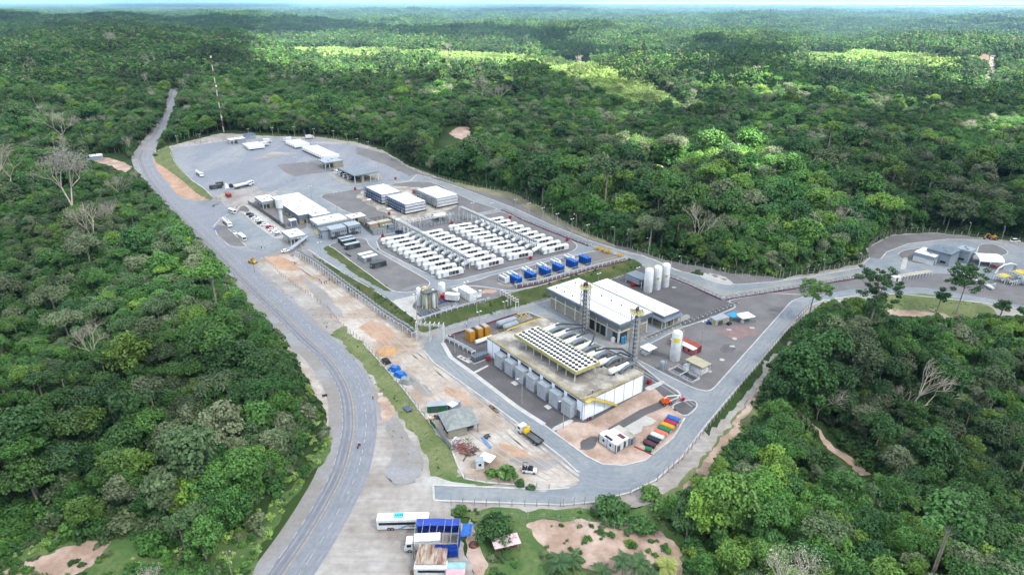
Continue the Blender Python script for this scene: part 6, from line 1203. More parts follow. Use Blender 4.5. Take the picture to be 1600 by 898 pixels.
t = thing('covered_walkway', 'grey roofed walkway sloping from the gatehouse to the long pipe rack', 'walkway', PX(452, 395), 0); a_, c_ = PX(454, 397), PX(481, 376); t.location = a_; d_ = c_ - a_; nr_ = Vector((-d_.y, d_.x, 0)).normalized(); m = MB(); z3 = Vector((0, 0, 2.6)); m.add([tuple(nr_ * -1.2 + z3), tuple(nr_ * 1.2 + z3), tuple(d_ + nr_ * 1.2 + z3), tuple(d_ + nr_ * -1.2 + z3)] + [tuple(v + Vector((0, 0, .15))) for v in (nr_ * -1.2 + z3, nr_ * 1.2 + z3, d_ + nr_ * 1.2 + z3, d_ + nr_ * -1.2 + z3)], [(3, 2, 1, 0), (4, 5, 6, 7), (0, 1, 5, 4), (1, 2, 6, 5), (2, 3, 7, 6), (3, 0, 4, 7)]); m.build('roof', mWGREY, t); m = MB(); [m.tube(tuple(d_ * f + nr_ * s), tuple(d_ * f + nr_ * s + z3), .08, n=5) for f in (.03, .35, .66, .97) for s in (-1.1, 1.1)]; m.build('post', mSTEEL, t)
# containers on the brown gravel pad
for k, (q, L_, W_, sm, rm, lab) in enumerate([((531.5, 381), 2.6, 7.5, mDGREY, mWGREY, 'dark container nearest the raised modules, grey roof'), ((535.5, 385), 2.6, 7.5, mDGREY, mWGREY, 'dark container in the middle of three side by side'), ((541, 391.5), 2.6, 7.8, mDGREY, C('greenish_roof', (160, 182, 184), .6, var=.06), 'dark container with pale green grey roof and white plate, outermost of three'), ((563, 407), 2.6, 7.0, mWGREY, mROOFW, 'grey container with white roof standing just behind its twin'), ((569, 411.5), 2.6, 7.2, mWGREY, mROOFW, 'grey container with white roof standing in front of its twin'), ((582, 421), 2.6, 7.4, mDGREY, mDGREY, 'lone dark container with a small white plate on the brown gravel pad')]):
    container(lab, PX(*q), PA, L_, W_, 2.7, sm, rm, 'site containers on the brown gravel pad', sign=(k in (2, 5)))
o = MB().tube((0, 0, .4), (4.8, 0, .4), .4, n=10).build('black_pipe_section', mDGREY, None, PX(541, 397), hd((541, 397), (552, 404))); tag(o, 'fat black pipe section lying at the edge of the brown gravel pad', 'pipe')
# process pad
for k, (q, r_, h_, lab) in enumerate([((655.5, 477), 1.0, 8.2, 'slim white column at the concrete apron end of the tank cluster'), ((663, 478), .95, 7.2, 'slim white column behind the grey headed frame'), ((667.5, 482), .9, 7.6, 'slim white column in front of the grey headed frame'), ((678, 480), .95, 8.2, 'slim white column on the road side of the grey headed frame'), ((691, 462.5), 1.6, 6.4, 'fat white tank on legs standing alone behind the column cluster')]):
    silo('process_column' if k < 4 else 'process_tank', lab, PX(*q), r_, h_, rail=False, cat='tank')
t = thing('column_gantry', 'grey headed steel gantry standing among the slim white columns', 'frame', PX(672, 482), PA); m = MB(); [m.box(x - .15, x + .15, y - .15, y + .15, 0, 7.6) for x in (-2.6, 2.6) for y in (-1.4, 1.4)]; m.build('post', mPYEL, t); MB().box(-3, 3, -1.8, 1.8, 7.6, 8.0).build('head_platform', mSTEELD, t); MB().box(-1, .2, -.7, .7, 0, 6.8).build('cold_box', C('olive_panel', (150, 150, 120), .6, var=.1), t)
o = MB().lathe([(1.5, 0), (1.5, 4.3), (1.3, 5.0), (.7, 5.5), (.1, 5.7)], 16).build('domed_tank', mPYEL, None, PX(664.5, 466)); smooth(o); tag(o, 'pale yellow domed tank behind the slim white columns', 'tank')
container('white block shaped equipment house with open pale end at the process pad', PX(734, 472), PA, 9.0, 3.6, 3.8, mWHITE, mROOFW, name='equipment_house', cat='building', door=False)
container('small white flat roofed shed beside the white equipment house', PX(718, 463), PA, 6.0, 3.5, 1.4, mWHITE, mROOFW, name='equipment_house', cat='building', door=False)
truck('truck with white box body and red cab parked in the process pad', PX(703, 470), PA + R(127), 'box', 8.0, cab=mRED, name='box_truck')
for k, (q, s, mt, lab) in enumerate([((661, 491), (4, 3, 1.6), mMGREY, 'grey blue pump skid below the slim columns'), ((680, 489), (5, 3, 1.4), mSTEELD, 'dark pump skid with grey piping at the pad edge'), ((695, 483), (6, 2.4, 1.2), mWGREY, 'pale piping skid along the pad edge'), ((687, 473), (8, 2, .9), mBLUEFR, 'blue grey pipe manifold in the middle of the process pad'), ((745, 463), (3, 3, .9), mWHITE, 'low white slab cover beside the equipment house'), ((712, 480), (2, 2, 1.8), mWHITE, 'white cabinet at the edge of the process pad'), ((750, 461), (1.2, 1, 2.2), mWHITE, 'slim white cabinet near the metal stair')]):
    t = thing('process_skid', lab, 'skid', PX(*q), PA); MB().box(-s[0] / 2, s[0] / 2, -s[1] / 2, s[1] / 2, .1, s[2] * .45).build('skid_base', mt, t); m = MB(); [m.path([(x, -s[1] * .4, s[2] * .4), (x, -s[1] * .4, s[2]), (x, s[1] * .4, s[2]), (x, s[1] * .4, s[2] * .4)], .14) for x in np.linspace(-s[0] * .4, s[0] * .4, 4)]; m.build('pipe', mSTEEL if k % 2 else mt, t)
# engine hall yard: amber housings, horizontal tanks
for k, (q, lab) in enumerate([((735, 536), 'amber yellow tall housing, the one farthest from the horizontal tanks'), ((748, 531.5), 'amber yellow tall housing in the middle of three'), ((758.5, 528), 'amber yellow tall housing, the one next to the horizontal tanks')]):
    t = thing('amber_housing', lab, 'housing', AT(*q, .1), PA, 'amber yellow housings'); MB().box(0, 2.2, 0, 3.4, .2, 4.4).build('case', mORG, t); m = MB(); [m.box(x, x + .06, -.06, 0, .4, 4.2) for x in (.5, 1.1, 1.7)]; [m.box(-.06, 0, y, y + .08, .4, 4.2) for y in (.6, 1.4, 2.2, 3.0)]; m.build('ribs', C('darker_amber', (176, 122, 34), .7, var=0), t); MB().box(.2, 2, .2, 3.2, 4.4, 4.6).build('lid', mSTEEL, t)
for k, (a, c, r_, lab) in enumerate([((778, 506.5), (804, 498.5), 1.35, 'large grey horizontal tank behind the engine hall'), ((788, 511), (808, 504.5), 1.1, 'smaller pale horizontal tank behind the engine hall')]):
    A_, C_ = AT(*a, 2.2), AT(*c, 2.2); t = thing('horizontal_tank', lab, 'tank', (A_.x, A_.y, .1), math.atan2(C_.y - A_.y, C_.x - A_.x)); L_ = (C_ - A_).xy.length; m = MB(); m.tube((0, 0, 2.1), (L_, 0, 2.1), r_, r_, 16); m.tube((-.5, 0, 2.1), (0, 0, 2.1), r_ * .55, r_, 16); m.tube((L_, 0, 2.1), (L_ + .5, 0, 2.1), r_, r_ * .55, 16); smooth(m.build('shell', mWGREY, t)); m = MB(); [m.box(L_ * f - .3, L_ * f + .3, -r_ * .8, r_ * .8, 0, 1.2) for f in (.2, .8)]; m.build('saddle', mCONC, t)
o = MB().tube((0, 0, .9), (7.5, 0, .9), .8, n=12).build('horizontal_drum', mWHITE, None, AT(743, 538, .1), PA); tag(o, 'white horizontal drum beside the amber housings at the hall end', 'tank')
t = thing('radiator_bank', 'grey radiator bank inside a low bund beside the first ventilation box', 'radiator', AT(750, 560, .1), PA); m = MB(); [m.box(-3 + k * .9, -2.4 + k * .9, -1.2, 1.2, .3, 1.9) for k in range(7)]; m.build('radiator', mMGREY, t); m = MB(); m.box(-4, 4, -2.2, -2, 0, .4); m.box(-4, 4, 2, 2.2, 0, .4); m.box(-4.2, -4, -2.2, 2.2, 0, .4); m.box(4, 4.2, -2.2, 2.2, 0, .4); m.build('bund_wall', mKERB, t)
for k, (a, b_, lab) in enumerate([((716, 556), (735, 566), 'pale slab with square pits in the gravel beside the short pipe rack'), ((801, 596), (808, 601), 'small pale slab cover in the gravel strip, near the third ventilation box'), ((853, 633), (860, 638), 'small pale slab cover in the gravel strip, near the last ventilation box')]):
    p, q = AT(*a, .15), AT(*b_, .15); c = (p + q) / 2; ln = (q - p).xy.length / 2; o = MB().box(-ln, ln, -.9, .9, 0, .12); 
    if k == 0: o.box(-ln * .6, -ln * .3, -.4, .4, .12, .2, 1).box(0, ln * .3, -.4, .4, .12, .2, 1)
    o = o.build('cover_slab', [mKERB, mSTEELD], None, (c.x, c.y, .14), math.atan2((q - p).y, (q - p).x)); tag(o, lab, 'slab')
# ================================================================== yard: trailers and tankers
def trailer_row(near, left_back, n, rowname, xl):
    F = TOP(near[0], near[1], 3.6); B = TOP(left_back[0], left_back[1], 3.6); pitch = max(3.0, (B - F).xy.length / max(1, n - 1)); proto = None
    for k in range(n):
        p = F + UY * (k * pitch) + UX * 6.7; p.z = TZ + .1; lab = 'white tank trailer, %s from the plant side, %s' % (ORD[k], rowname)
        if trailer_row.p is None: trailer_row.p = trailer(lab, p, PA, 'white tank trailers in the truck yard'); trailer_row.c = tree_of(trailer_row.p)
        else: dup(trailer_row.p, p, PA, lab, ch=trailer_row.c)
trailer_row.p = None
trailer_row((387, 228.5), (379, 223), 6, 'row nearest the radio mast', 0)
trailer_row((459, 226.5), (452, 219), 5, 'twin rows at the back fence', 0)
trailer_row((504, 244.5), (477, 229.5), 11, 'longest row beside the small canopy', 0)
for k, (q, lab) in enumerate([((414, 228), 'white truck standing at the end of the trailer row nearest the radio mast'), ((418, 223), 'white truck behind another at the end of the trailer row nearest the radio mast'), ((449, 221), 'white truck at the front of the twin trailer rows'), ((484, 217), 'white truck behind the twin trailer rows')]):
    truck(lab, PX(*q), PA if k < 2 else PA + R(180) * (k == 2), 'box', 7.0, name='yard_truck')
for k, (a, c, lab) in enumerate([((304, 268), (321, 281), 'white tanker truck parked alone in the open truck yard'), ((367, 296), (392, 290), 'white tanker truck beside the black tarpaulin at the yard corner'), ((381, 292), (396, 288), 'second white tanker truck at the yard corner behind the first'), ((350, 346), (361, 357), 'white tank truck on the gravel island by the highway')]):
    A_, C_ = PX(*a), PX(*c); m_ = (A_ + C_) / 2; m_.z = H(m_.x, m_.y) + .1; truck(lab, m_, math.atan2(C_.y - A_.y, C_.x - A_.x), 'tanker', min(13, (C_ - A_).xy.length), name='tanker_truck')
for k, (q, sm, rm, L_, W_, lab) in enumerate([((329, 297), mDGREY, mDGREY, 2.6, 7.5, 'black container at the corner of the truck yard'), ((339, 292), mDGREY, mDGREY, 2.6, 4.5, 'short black container behind the black one at the truck yard corner')]):
    container(lab, PX(*q), PA, L_, W_, 2.7, sm, rm)
container('small brick red container on the sandy corner below the truck yard', PX(352, 306), R(-53) - R(90) + R(90), 2.4, 6.0, 2.4, mRUST, mRUST)
t = thing('tarpaulin_heap', 'white and black tarpaulin thrown over a load at the truck yard corner', 'tarpaulin', PX(358, 293), PA); MB().box(-3, 0, -2, 2, 0, 3, top=(1.2, 1)).build('white_sheet', mWHITE, t); MB().box(0.05, 3, -2, 2, 0, 2.2, top=(1.0, .7)).build('black_sheet', mBLACK, t)
block('open canopy with grey roof on posts beside the longest trailer row', (507, 254.5), (500, 248.5), (534, 249.5), 5.0, mBEIGE, mWGREY, mWGREY, .8, name='canopy_shelter', cols=True)
F, L, W, _ = foot((553, 274), (527, 262.5), (590, 267), 6.2); t = thing('loading_shed', 'wide grey roofed loading shed with truck cabs parked along its side', 'shed', F, PA)
MB().box(0, W, 0, L, 5.8, 6.1).build('roof', mMGREY, t); MB().box(-.1, W + .1, -.1, L + .1, 5.4, 5.79).build('fascia', mWGREY, t); [MB().box(x, x + .4, y, y + .4, 0, 5.3).build('column', mWHITE, t) for x in np.linspace(.5, W - .9, 4) for y in np.linspace(.5, L - .9, 3)]; MB().box(W * .3, W * .4, .5, 3, 0, 5.2).build('office_core', mBEIGE, t); MB().box(2, W - 2, L * .4, L * .6, 0, .5).build('loading_dock', mDGREY, t)
m = MB(); [m.tube((x, y, 6.2), (x, y, 7.1), .07, n=4) for x in np.linspace(.5, W - .5, 14) for y in (L * .2, L * .8)]; m.build('roof_spikes', mSTEEL, t)
for k, q in enumerate([(531, 271.5), (537, 274), (543.5, 277), (550.5, 280)]):
    truck('white cabbed truck backed into the loading shed, %s from the trailer rows' % ORD[k], PX(*q), PA + R(180), 'box', 6.5, bodymat=mDGREY, name='loading_truck')
# car park
cm = {'dark blue': C('dark_blue_car', (28, 40, 72), .8, rough=.3, var=0), 'black': C('black_car', (18, 19, 22), .9, rough=.3, var=0), 'white': C('white_car', (238, 240, 242), .8, rough=.3, var=0), 'red': C('red_car', (170, 24, 40), .9, rough=.3, var=0), 'silver': C('silver_car', (176, 180, 184), .7, rough=.3, metal=.4, var=0)}
cars = [((390.5, 335.5), 'dark blue', 'dark blue car at the outer end of the car park row'), ((395, 339), 'dark blue', 'dark blue car beside the outermost one in the car park row'), ((399.5, 342), 'white', 'white car between the dark blue cars and the other whites'), ((403.5, 345.5), 'white', 'white car parked just before the black one'), ((407.5, 349.5), 'black', 'black car in the middle of the car park row'), ((413.5, 352.5), 'white', 'white car between the black and the red one'), ((421.5, 356), 'red', 'red car in the car park row'), ((426, 359.8), 'white', 'white car parked just after the red one'), ((430.5, 363.8), 'white', 'white car next to the silver one near the gatehouse'), ((435, 367.5), 'silver', 'silver car at the gatehouse end of the car park row'),
        ((417, 344.5), 'white', 'white car in the second line under the courtyard fence'), ((412, 339.5), 'black', 'black car in the second line under the courtyard fence')]
for k, (q, c_, lab) in enumerate(cars[:10]): car(lab, PX(*q), PA - R(15), cm[c_], 'cars in the car park row', L=4.4)
car('white car stopped between the island and the white tank truck', PX(366.5, 365), R(-50), cm['white'], None, pickup=True)
car('white car waiting at the foot of the covered walkway', PX(447, 393.5), PA - R(10), cm['white'], None)
bus('dark sided minibus driving in at the head of the car park', PX(363.5, 333), R(-40), 6.2, 2.1, 2.6, True, 'minibus')
bus('short white minibus parked at the end of the gravel island', PX(379, 374), R(-52), 8.0, 2.3, 2.9, True, 'minibus')
o = MB().lathe([(2.2, 0), (2.1, .05)], 14).build('blue_ground_cover', mBLUEFR, None, PX(339, 358) + Vector((0, 0, .12))); tag(o, 'round blue cover lying on the gravel island by the highway', 'cover')
t = thing('earth_mover', 'yellow machine parked at the highway edge of the construction yard', 'machine', PX(395, 411), R(-30)); MB().box(-2, 2, -1, 1, .6, 1.5, top=(.3, .1)).build('body', mYEL, t); MB().box(-.6, .9, -.8, .8, 1.5, 2.7, top=(.15, .1)).build('cab', mORG, t); [wheel(t, x, y, .6, .4) for x in (-1.4, 1.4) for y in (-1, 1)]
# ================================================================== construction yard
F, L, W, a_ = foot((700, 671.5), (680, 646), (747, 660), 3.4); t = thing('hipped_shed', 'grey hip roofed workshop shed with open dark sides in the construction yard', 'shed', F, a_)
m = MB(); m.add([(-.4, -.4, 3.3), (W + .4, -.4, 3.3), (W + .4, L + .4, 3.3), (-.4, L + .4, 3.3), (W * .46, L * .52, 6.1), (W * .54, L * .5, 6.1), (-.4, -.4, 3.15), (W + .4, -.4, 3.15), (W + .4, L + .4, 3.15), (-.4, L + .4, 3.15)], [(0, 1, 5, 4), (1, 2, 5), (2, 3, 4, 5), (3, 0, 4), (6, 9, 8, 7), (0, 6, 7, 1), (1, 7, 8, 2), (2, 8, 9, 3), (3, 9, 6, 0)]); m.build('roof', C('faded_grey_canvas', (150, 158, 156), .62, rough=.8, var=.14, scale=.7), t)
[MB().box(x, x + .18, y, y + .18, 0, 3.2).build('post', mWOODR, t) for x in (0, W / 2, W - .2) for y in (0, L / 2, L - .2)]; MB().box(0, W * .62, -.03, .03, .0, 2.9).build('wall_sheet', mBEIGE, t); MB().box(.3, W - .4, L * .3, L - .4, 0, 1.2).build('stacked_goods', mDGREY, t)
container('grey roofed container with green lower side next to the hip roofed shed', PX(668, 646), R(8), 2.5, 6.0, 2.6, C('green_container', (30, 110, 60), .6, var=.08), mWGREY, sign=True)
container('small white roofed cabin between the green container and the hip roofed shed', PX(699, 641), R(-40), 2.4, 2.4, 2.3, mWGREY, mROOFW, name='site_cabin', cat='cabin'); container('small pale blue roofed cabin beside the white roofed one', PX(704, 637), R(-40), 2.4, 2.2, 2.2, mWGREY, mWGREY, name='site_cabin', cat='cabin')
t = container('tiny white guard booth with dark windows in the construction yard', PX(744, 734), R(10), 2.2, 2.2, 2.6, mWHITE, mWGREY, name='guard_booth', cat='booth', door=False, base=.05); MB().box(-.06, -.01, .6, 1.4, 1.2, 2.0).build('window', mGLASS, t); MB().box(.7, 1.5, -.06, -.01, 1.2, 2.0).build('window', mGLASS, t)
canopy_tent('square white canopy tent beside the tiny guard booth', 761, 712, 4.0, 3.4, 2.6, R(-30))
tk = truck('white cabbed flatbed truck with folded yellow crane in the construction yard', AT(828, 684, .1), hd((846, 697), (811, 672)), 'flatbed', 9.6, name='crane_truck'); m = MB(); m.box(1.2, 2.0, -1.0, 1.0, 1.0, 2.2); m.path([(1.6, 0, 2.2), (1.6, 0, 3.4), (1.2, -.9, 2.9), (1.4, .9, 2.4)], .22, 6); m.build('crane', C('bright_crane_yellow', (236, 190, 10), .7, var=0), tk)
t = thing('utility_vehicle', 'white utility vehicle with black rig on its back near the plant road corner', 'vehicle', AT(827, 737, .1), R(-8)); MB().box(-2, 2.1, -.9, .9, .4, 1.05, top=(.15, .08)).build('body', mWHITE, t); MB().box(-.5, 1.1, -.8, .8, 1.05, 1.75, top=(.35, .12)).build('window_glass', mGLASS, t); [wheel(t, x, y, .38, .25) for x in (-1.3, 1.4) for y in (-.85, .85)]; m = MB(); [m.path([(-1.8, y, 1), (-1.8, y, 2.6), (-.4, y, 2.6)], .07) for y in (-.7, .7)]; m.box(-1.9, -.6, -.7, .7, 1.0, 1.5); m.build('rig', mBLACK, t)
o = MB().lathe([(4.2, -.2), (4.0, .2), (3.2, .8), (2.0, 1.25), (.7, 1.5), (.05, 1.52)], 24).build('sand_mound', C('orange_sand', (206, 166, 122), .55, rough=.95, var=.12, scale=.8, fine=3), None, AT(604, 549, 0)); smooth(o); tag(o, 'round mound of orange sand at the edge of the construction yard', 'mound')
def skip(label, loc, rz, mat, L=3.4, W=1.9, h=1.5, grp=None, lidmat=None):
    t = thing('waste_skip', label, 'skip', loc, rz, grp); b = MB(); b.add([(-L * .38, -W / 2, .1), (L * .38, -W / 2, .1), (L * .38, W / 2, .1), (-L * .38, W / 2, .1), (-L / 2, -W / 2, h * .62), (L / 2, -W / 2, h * .62), (L / 2, W / 2, h * .62), (-L / 2, W / 2, h * .62)], [(3, 2, 1, 0), (0, 1, 5, 4), (1, 2, 6, 5), (2, 3, 7, 6), (3, 0, 4, 7)]); b.build('hopper', mat, t)
    m = MB(); n = 6; vs = []
    for i in range(n + 1): a = math.pi * i / n; vs += [(-L / 2, -W / 2 * math.cos(a), h * .62 + .42 * math.sin(a)), (L / 2, -W / 2 * math.cos(a), h * .62 + .42 * math.sin(a))]
    m.add(vs, [(2 * i, 2 * i + 1, 2 * i + 3, 2 * i + 2) for i in range(n)] + [tuple(2 * i for i in range(n + 1)), tuple(2 * i + 1 for i in range(n + 1))[::-1]]); m.build('lid', lidmat or mat, t); MB().box(-L * .3, L * .3, -W / 2 - .06, -W / 2 - .01, .3, .42).build('lift_bar', mDGREY, t); MB().box(L / 2 - .02, L / 2 + .03, -.3, .3, h * .45, h * .7).build('notice_plate', mWHITE, t); return t
cols = [('bright blue', (20, 110, 205)), ('crimson', (176, 30, 70)), ('yellow', (222, 168, 30)), ('green', (20, 124, 84)), ('salmon orange', (230, 120, 96)), ('white', (225, 235, 240)), ('black', (30, 34, 46)), ('maroon', (84, 44, 58))]
for k, ((nm, rgb), q) in enumerate(zip(cols, [(1052, 657), (1048, 663), (1043, 668), (1038, 673.5), (1032.5, 679), (1027, 684), (1021.5, 689.5), (1015.5, 696)])): skip(nm + ' waste skip with rounded lid in the line of coloured skips', AT(*q, .12), R(-38), C(nm.replace(' ', '_') + '_skip', rgb, .52, var=.1, scale=1.5), grp='coloured waste skips', L=4.0)
skip('small green waste skip apart from the coloured line', AT(1013, 704, .12), R(-20), MC['green_skip'], 2.0, 1.6, 1.2)
o = MB().box(-3, 3, -.12, .12, 0, .3).build('steel_beam', mRED, None, AT(1005, 704, .12), hd((997, 701), (1012, 708))); tag(o, 'red steel beam lying beside the small green skip', 'beam')
t = thing('boom_lift', 'orange boom lift with folded pale arm beside the perimeter road corner', 'boom lift', AT(1040, 630, .12), R(15)); MB().box(-1.5, 1.5, -1.0, 1.0, .5, 1.1).build('chassis', mORANGE, t); MB().box(-1.2, .8, -.8, .8, 1.15, 2.1, top=(.2, .15)).build('turntable', mORANGE, t); [wheel(t, x, y, .5, .4) for x in (-1.1, 1.1) for y in (-1.05, 1.05)]
m = MB(); m.path([(-.6, 0, 2.0), (.4, 0, 2.7), (4.6, 0, 2.3), (5.2, 0, 1.5)], .2); m.build('boom', C('pale_boom', (222, 216, 196), .7, var=0), t); m = MB(); [m.tube((5.2 + x, y, .6), (5.2 + x, y, 1.8), .06, n=4) for x in (0, 1) for y in (-.8, .8)]; m.box(5.2, 6.2, -.8, .8, .5, .6); m.box(5.2, 6.2, -.82, -.76, .6, 1.7); m.build('basket', mRED, t)
def office_container(): 
    t = container('white two room site office with black edges and patched roof on the gravel corner', AT(961, 708, .12), PA, 6.6, 3.4, 2.9, mWHITE, mROOFW, name='site_office', cat='cabin', win=2); [MB().box(x - .08, x + .08, y - .08, y + .08, 0, 3.0).build('corner_trim', mBLACK, t) for x in (-.02, 3.42) for y in (-.02, 3.3, 6.62)]; MB().box(.2, 1.2, 2.0, 5.0, 2.955, 2.98).build('roof_patch', mBLACK, t)
    t = container('white site office room joined behind the black edged one, with maroon roof patch', AT(970, 702, .12) + UX * .6, PA, 6.0, 2.4, 2.7, mWHITE, mROOFW, name='site_office', cat='cabin', win=0); MB().box(.2, 2.0, .6, 3.0, 2.755, 2.78).build('roof_patch', mMAROON, t)
    container('weathered grey container behind the white site office rooms', AT(983, 697, .12), PA, 6.6, 2.4, 2.6, mWGREY, mCONCD)
office_container()
for k, (q, rz_, mt, s, lab) in enumerate([((603, 566), 0, mBLACK, (2.4, 1.8, 1.4), 'black tarpaulin covered crate next to the sand mound'), ((616, 578), .5, mBLUE, (2.6, 2.0, 1.7), 'bright blue tarpaulin covered load, the one closer to the sand mound'), ((625, 587), .3, mBLUE, (2.8, 2.0, 1.6), 'bright blue tarpaulin covered load in the middle of three'), ((634, 597), .5, MC.get('faded_grey_canvas'), (2.8, 2.2, 1.7), 'grey tarpaulin covered load beside the blue ones')]):
    t = thing('covered_load', lab, 'load', AT(*q, .1), R(-50) + rz_); m = MB(); rnd = random.Random(k); gx_ = 6; vs = []; 
    for i in range(gx_ + 1):
        for j in range(gx_ + 1):
            u, v = i / gx_ * 2 - 1, j / gx_ * 2 - 1; e = max(abs(u), abs(v)); z = s[2] * (1 if e < .7 else (1 - (e - .7) / .3 * .95)) * rnd.uniform(.8, 1.05); vs.append((u * s[0] * .75, v * s[1] * .75, max(z, .02)))
    m.add(vs, [(i * (gx_ + 1) + j, (i + 1) * (gx_ + 1) + j, (i + 1) * (gx_ + 1) + j + 1, i * (gx_ + 1) + j + 1) for i in range(gx_) for j in range(gx_)]); m.build('tarpaulin', mt, t); m = MB(); m.box(-s[0] * .6, s[0] * .6, -s[1] * .6, s[1] * .6, 0, .12); m.build('pallet', mWOODR, t)
t = thing('solar_panel', 'dark blue solar panel set on the grass bank beside the fence', 'panel', AT(637, 640, .1), R(-50)); MB().box(-1.6, 1.6, -.9, .9, .5, .56).build('cell_sheet', C('solar_blue', (26, 44, 92), .8, rough=.2, var=0), t); m = MB(); [m.box(x, x + .06, -.9, .9, .561, .575) for x in (-.8, 0, .8)]; [m.box(x - .05, x + .05, y - .05, y + .05, 0, .5) for x in (-1.4, 1.4) for y in (-.7, .7)]; m.build('frame', mSTEEL, t)
o = MB().path([(-2.8, y * .32, .2) for y in (0,)] + [(2.8, 0, .2)], .16)
for y in (.34, .68): o.path([(-2.8, y, .2), (2.8, y, .2)], .16)
o = o.build('pipe_bundle', C('pale_blue_pipe', (110, 150, 190), .7, var=0), None, AT(758, 692, .1), hd((751, 684), (764, 700))); tag(o, 'bundle of pale blue pipes on the ground by the hip roofed shed', 'pipes')
for k, (q, lab, mt, s) in enumerate([((722, 700), 'heap of rusty rebar and frames beside the hip roofed shed', mRUST, 2.6), ((714, 692), 'heap of grey scrap and sheets against the shed wall', mSTEEL, 2.2), ((735, 706), 'rust brown heap of formwork behind the white canopy tent', C('rusty_brown', (112, 74, 56), .7, var=.2), 2.8), ((728, 690), 'pale stack of boards in front of the shed', mBEIGE, 1.8), ((760, 683), 'two dark crates with white lids by the blue pipe bundle', mBLACK, 1.2), ((672, 655), 'orange and brown barrels in front of the green container', mORG, 1.4), ((684, 652), 'black and white boxes beside the green container', mBLACK, 1.2), ((788, 657 + 26), 'low stack of pale planks on the dry dirt', mWOODR, 1.6)][:7]):
    t = thing('scrap_heap', lab, 'heap', AT(*q, .05), k * .9); rnd = random.Random(40 + k)
    for part, mm in (('pieces', mt), ('loose_bars', [mSTEELD, mWHITE][k % 2])):
        m = MB()
        for i in range(14 if part == 'pieces' else 8):
            x, y, l, a = rnd.uniform(-s, s) * .7, rnd.uniform(-s, s) * .7, rnd.uniform(.5, 1.5) * s * .5, rnd.uniform(0, 3.14); z = rnd.uniform(.1, .7); m.tube((x - l * math.cos(a), y - l * math.sin(a), z), (x + l * math.cos(a), y + l * math.sin(a), z + rnd.uniform(-.1, .3)), rnd.uniform(.06, .22), n=4)
        m.build(part, mm, t)
for k, q in enumerate([(769, 637), (774, 641)]): o = MB().box(-1.5, 1.5, -.5, .5, 0, .25).box(-1.4, 1.4, -.4, .4, .25, .45).build('plank_stack', mWOODR, None, AT(q[0] + 10, q[1] + 12, .1) if False else AT(q[0], q[1], .1), R(-60)); tag(o, ['dark plank stack behind the hip roofed shed', 'second plank stack behind the hip roofed shed'][k], 'planks')
# ================================================================== bus lot at the bottom
bus('large white coach bus with blue and yellow stripes beside the blue tarpaulin shed', AT(631, 822, .05), R(2), 12.6, 2.5, 3.5, art=True)
def letters(txt, parent, loc, rot, size, mat, nm='lettering'):
    c = bpy.data.curves.new(nm, 'FONT'); c.body = txt; c.size = size; c.extrude = .01; c.align_x = 'CENTER'; o = bpy.data.objects.new(nm, c); dg = bpy.context.evaluated_depsgraph_get()
    COL.objects.link(o); dg = bpy.context.evaluated_depsgraph_get(); me = bpy.data.meshes.new_from_object(o.evaluated_get(dg)); COL.objects.unlink(o); bpy.data.objects.remove(o)
    o = bpy.data.objects.new(nm, me); me.materials.clear(); me.materials.append(mat); COL.objects.link(o); o.parent = parent; o.location = loc; o.rotation_euler = rot; return o
cb = bpy.data.objects.get('coach_bus')
# illegible line of letters on the coach flank and roof panel, as dark bars
m = MB(); [m.box(1.4 + k * .36, 1.66 + k * .36, -1.275, -1.262, 1.15, 1.5) for k in range(8)]; m.build('flank_lettering', mBLUEFR, cb); m = MB(); [m.box(-1.9 + k * .42, -1.62 + k * .42, -.3, .3, 3.72, 3.735) for k in range(5)]; m.build('roof_lettering', mDGREY, cb)
tl = thing('tarpaulin_shed', 'open frame shed draped with bright blue tarpaulin at the bus lot', 'shed', AT(684, 850, .05), 0)
bx0, bx1, by0, by1 = AT(650, 850, 0).x - tl.location.x, AT(718, 850, 0).x - tl.location.x, AT(684, 872, 0).y - tl.location.y, AT(684, 833, 0).y - tl.location.y
[MB().box(x - .09, x + .09, y - .09, y + .09, 0, 4.6).build('post', mSTEEL, tl) for x in (bx0, (bx0 + bx1) / 2, bx1) for y in (by0, by1)]
m = MB(); [m.tube((x, by0, 4.6), (x, by1, 4.6), .07, n=4) for x in np.linspace(bx0, bx1, 7)]; [m.tube((bx0, y, z), (bx1, y, z), .07, n=4) for y in (by0, by1) for z in (2.4, 4.6)]; m.build('frame_beam', mSTEEL, tl)
def sag(m, P00, P10, P11, P01, n, amp, seed):
    rnd = random.Random(seed); P = [Vector(p) for p in (P00, P10, P11, P01)]; vs = []
    nrm = (P[1] - P[0]).cross(P[3] - P[0]).normalized()
    for i in range(n + 1):
        for j in range(n + 1):
            u, v = i / n, j / n; q = P[0] * (1 - u) * (1 - v) + P[1] * u * (1 - v) + P[2] * u * v + P[3] * (1 - u) * v; vs.append(tuple(q + nrm * (math.sin(u * 9 + seed) * .1 + rnd.uniform(-1, 1) * amp)))
    m.add(vs, [(i * (n + 1) + j, (i + 1) * (n + 1) + j, (i + 1) * (n + 1) + j + 1, i * (n + 1) + j + 1) for i in range(n) for j in range(n)]); return m
mTARP = C('royal_blue_tarpaulin', (22, 74, 186), .58, rough=.45, var=.14, scale=.9)
sag(MB(), (bx0, by1 - .1, .4), (bx1, by1 - .1, .4), (bx1, by1 - .1, 4.7), (bx0, by1 - .1, 4.7), 10, .07, 1).build('back_tarpaulin', mTARP, tl)
sag(MB(), (bx1 + .1, by0, .3), (bx1 + .1, by1, .3), (bx1 + .1, by1, 4.6), (bx1 + .1, by0, 4.6), 8, .07, 2).build('side_tarpaulin', mTARP, tl)
xm = (bx0 + bx1) / 2
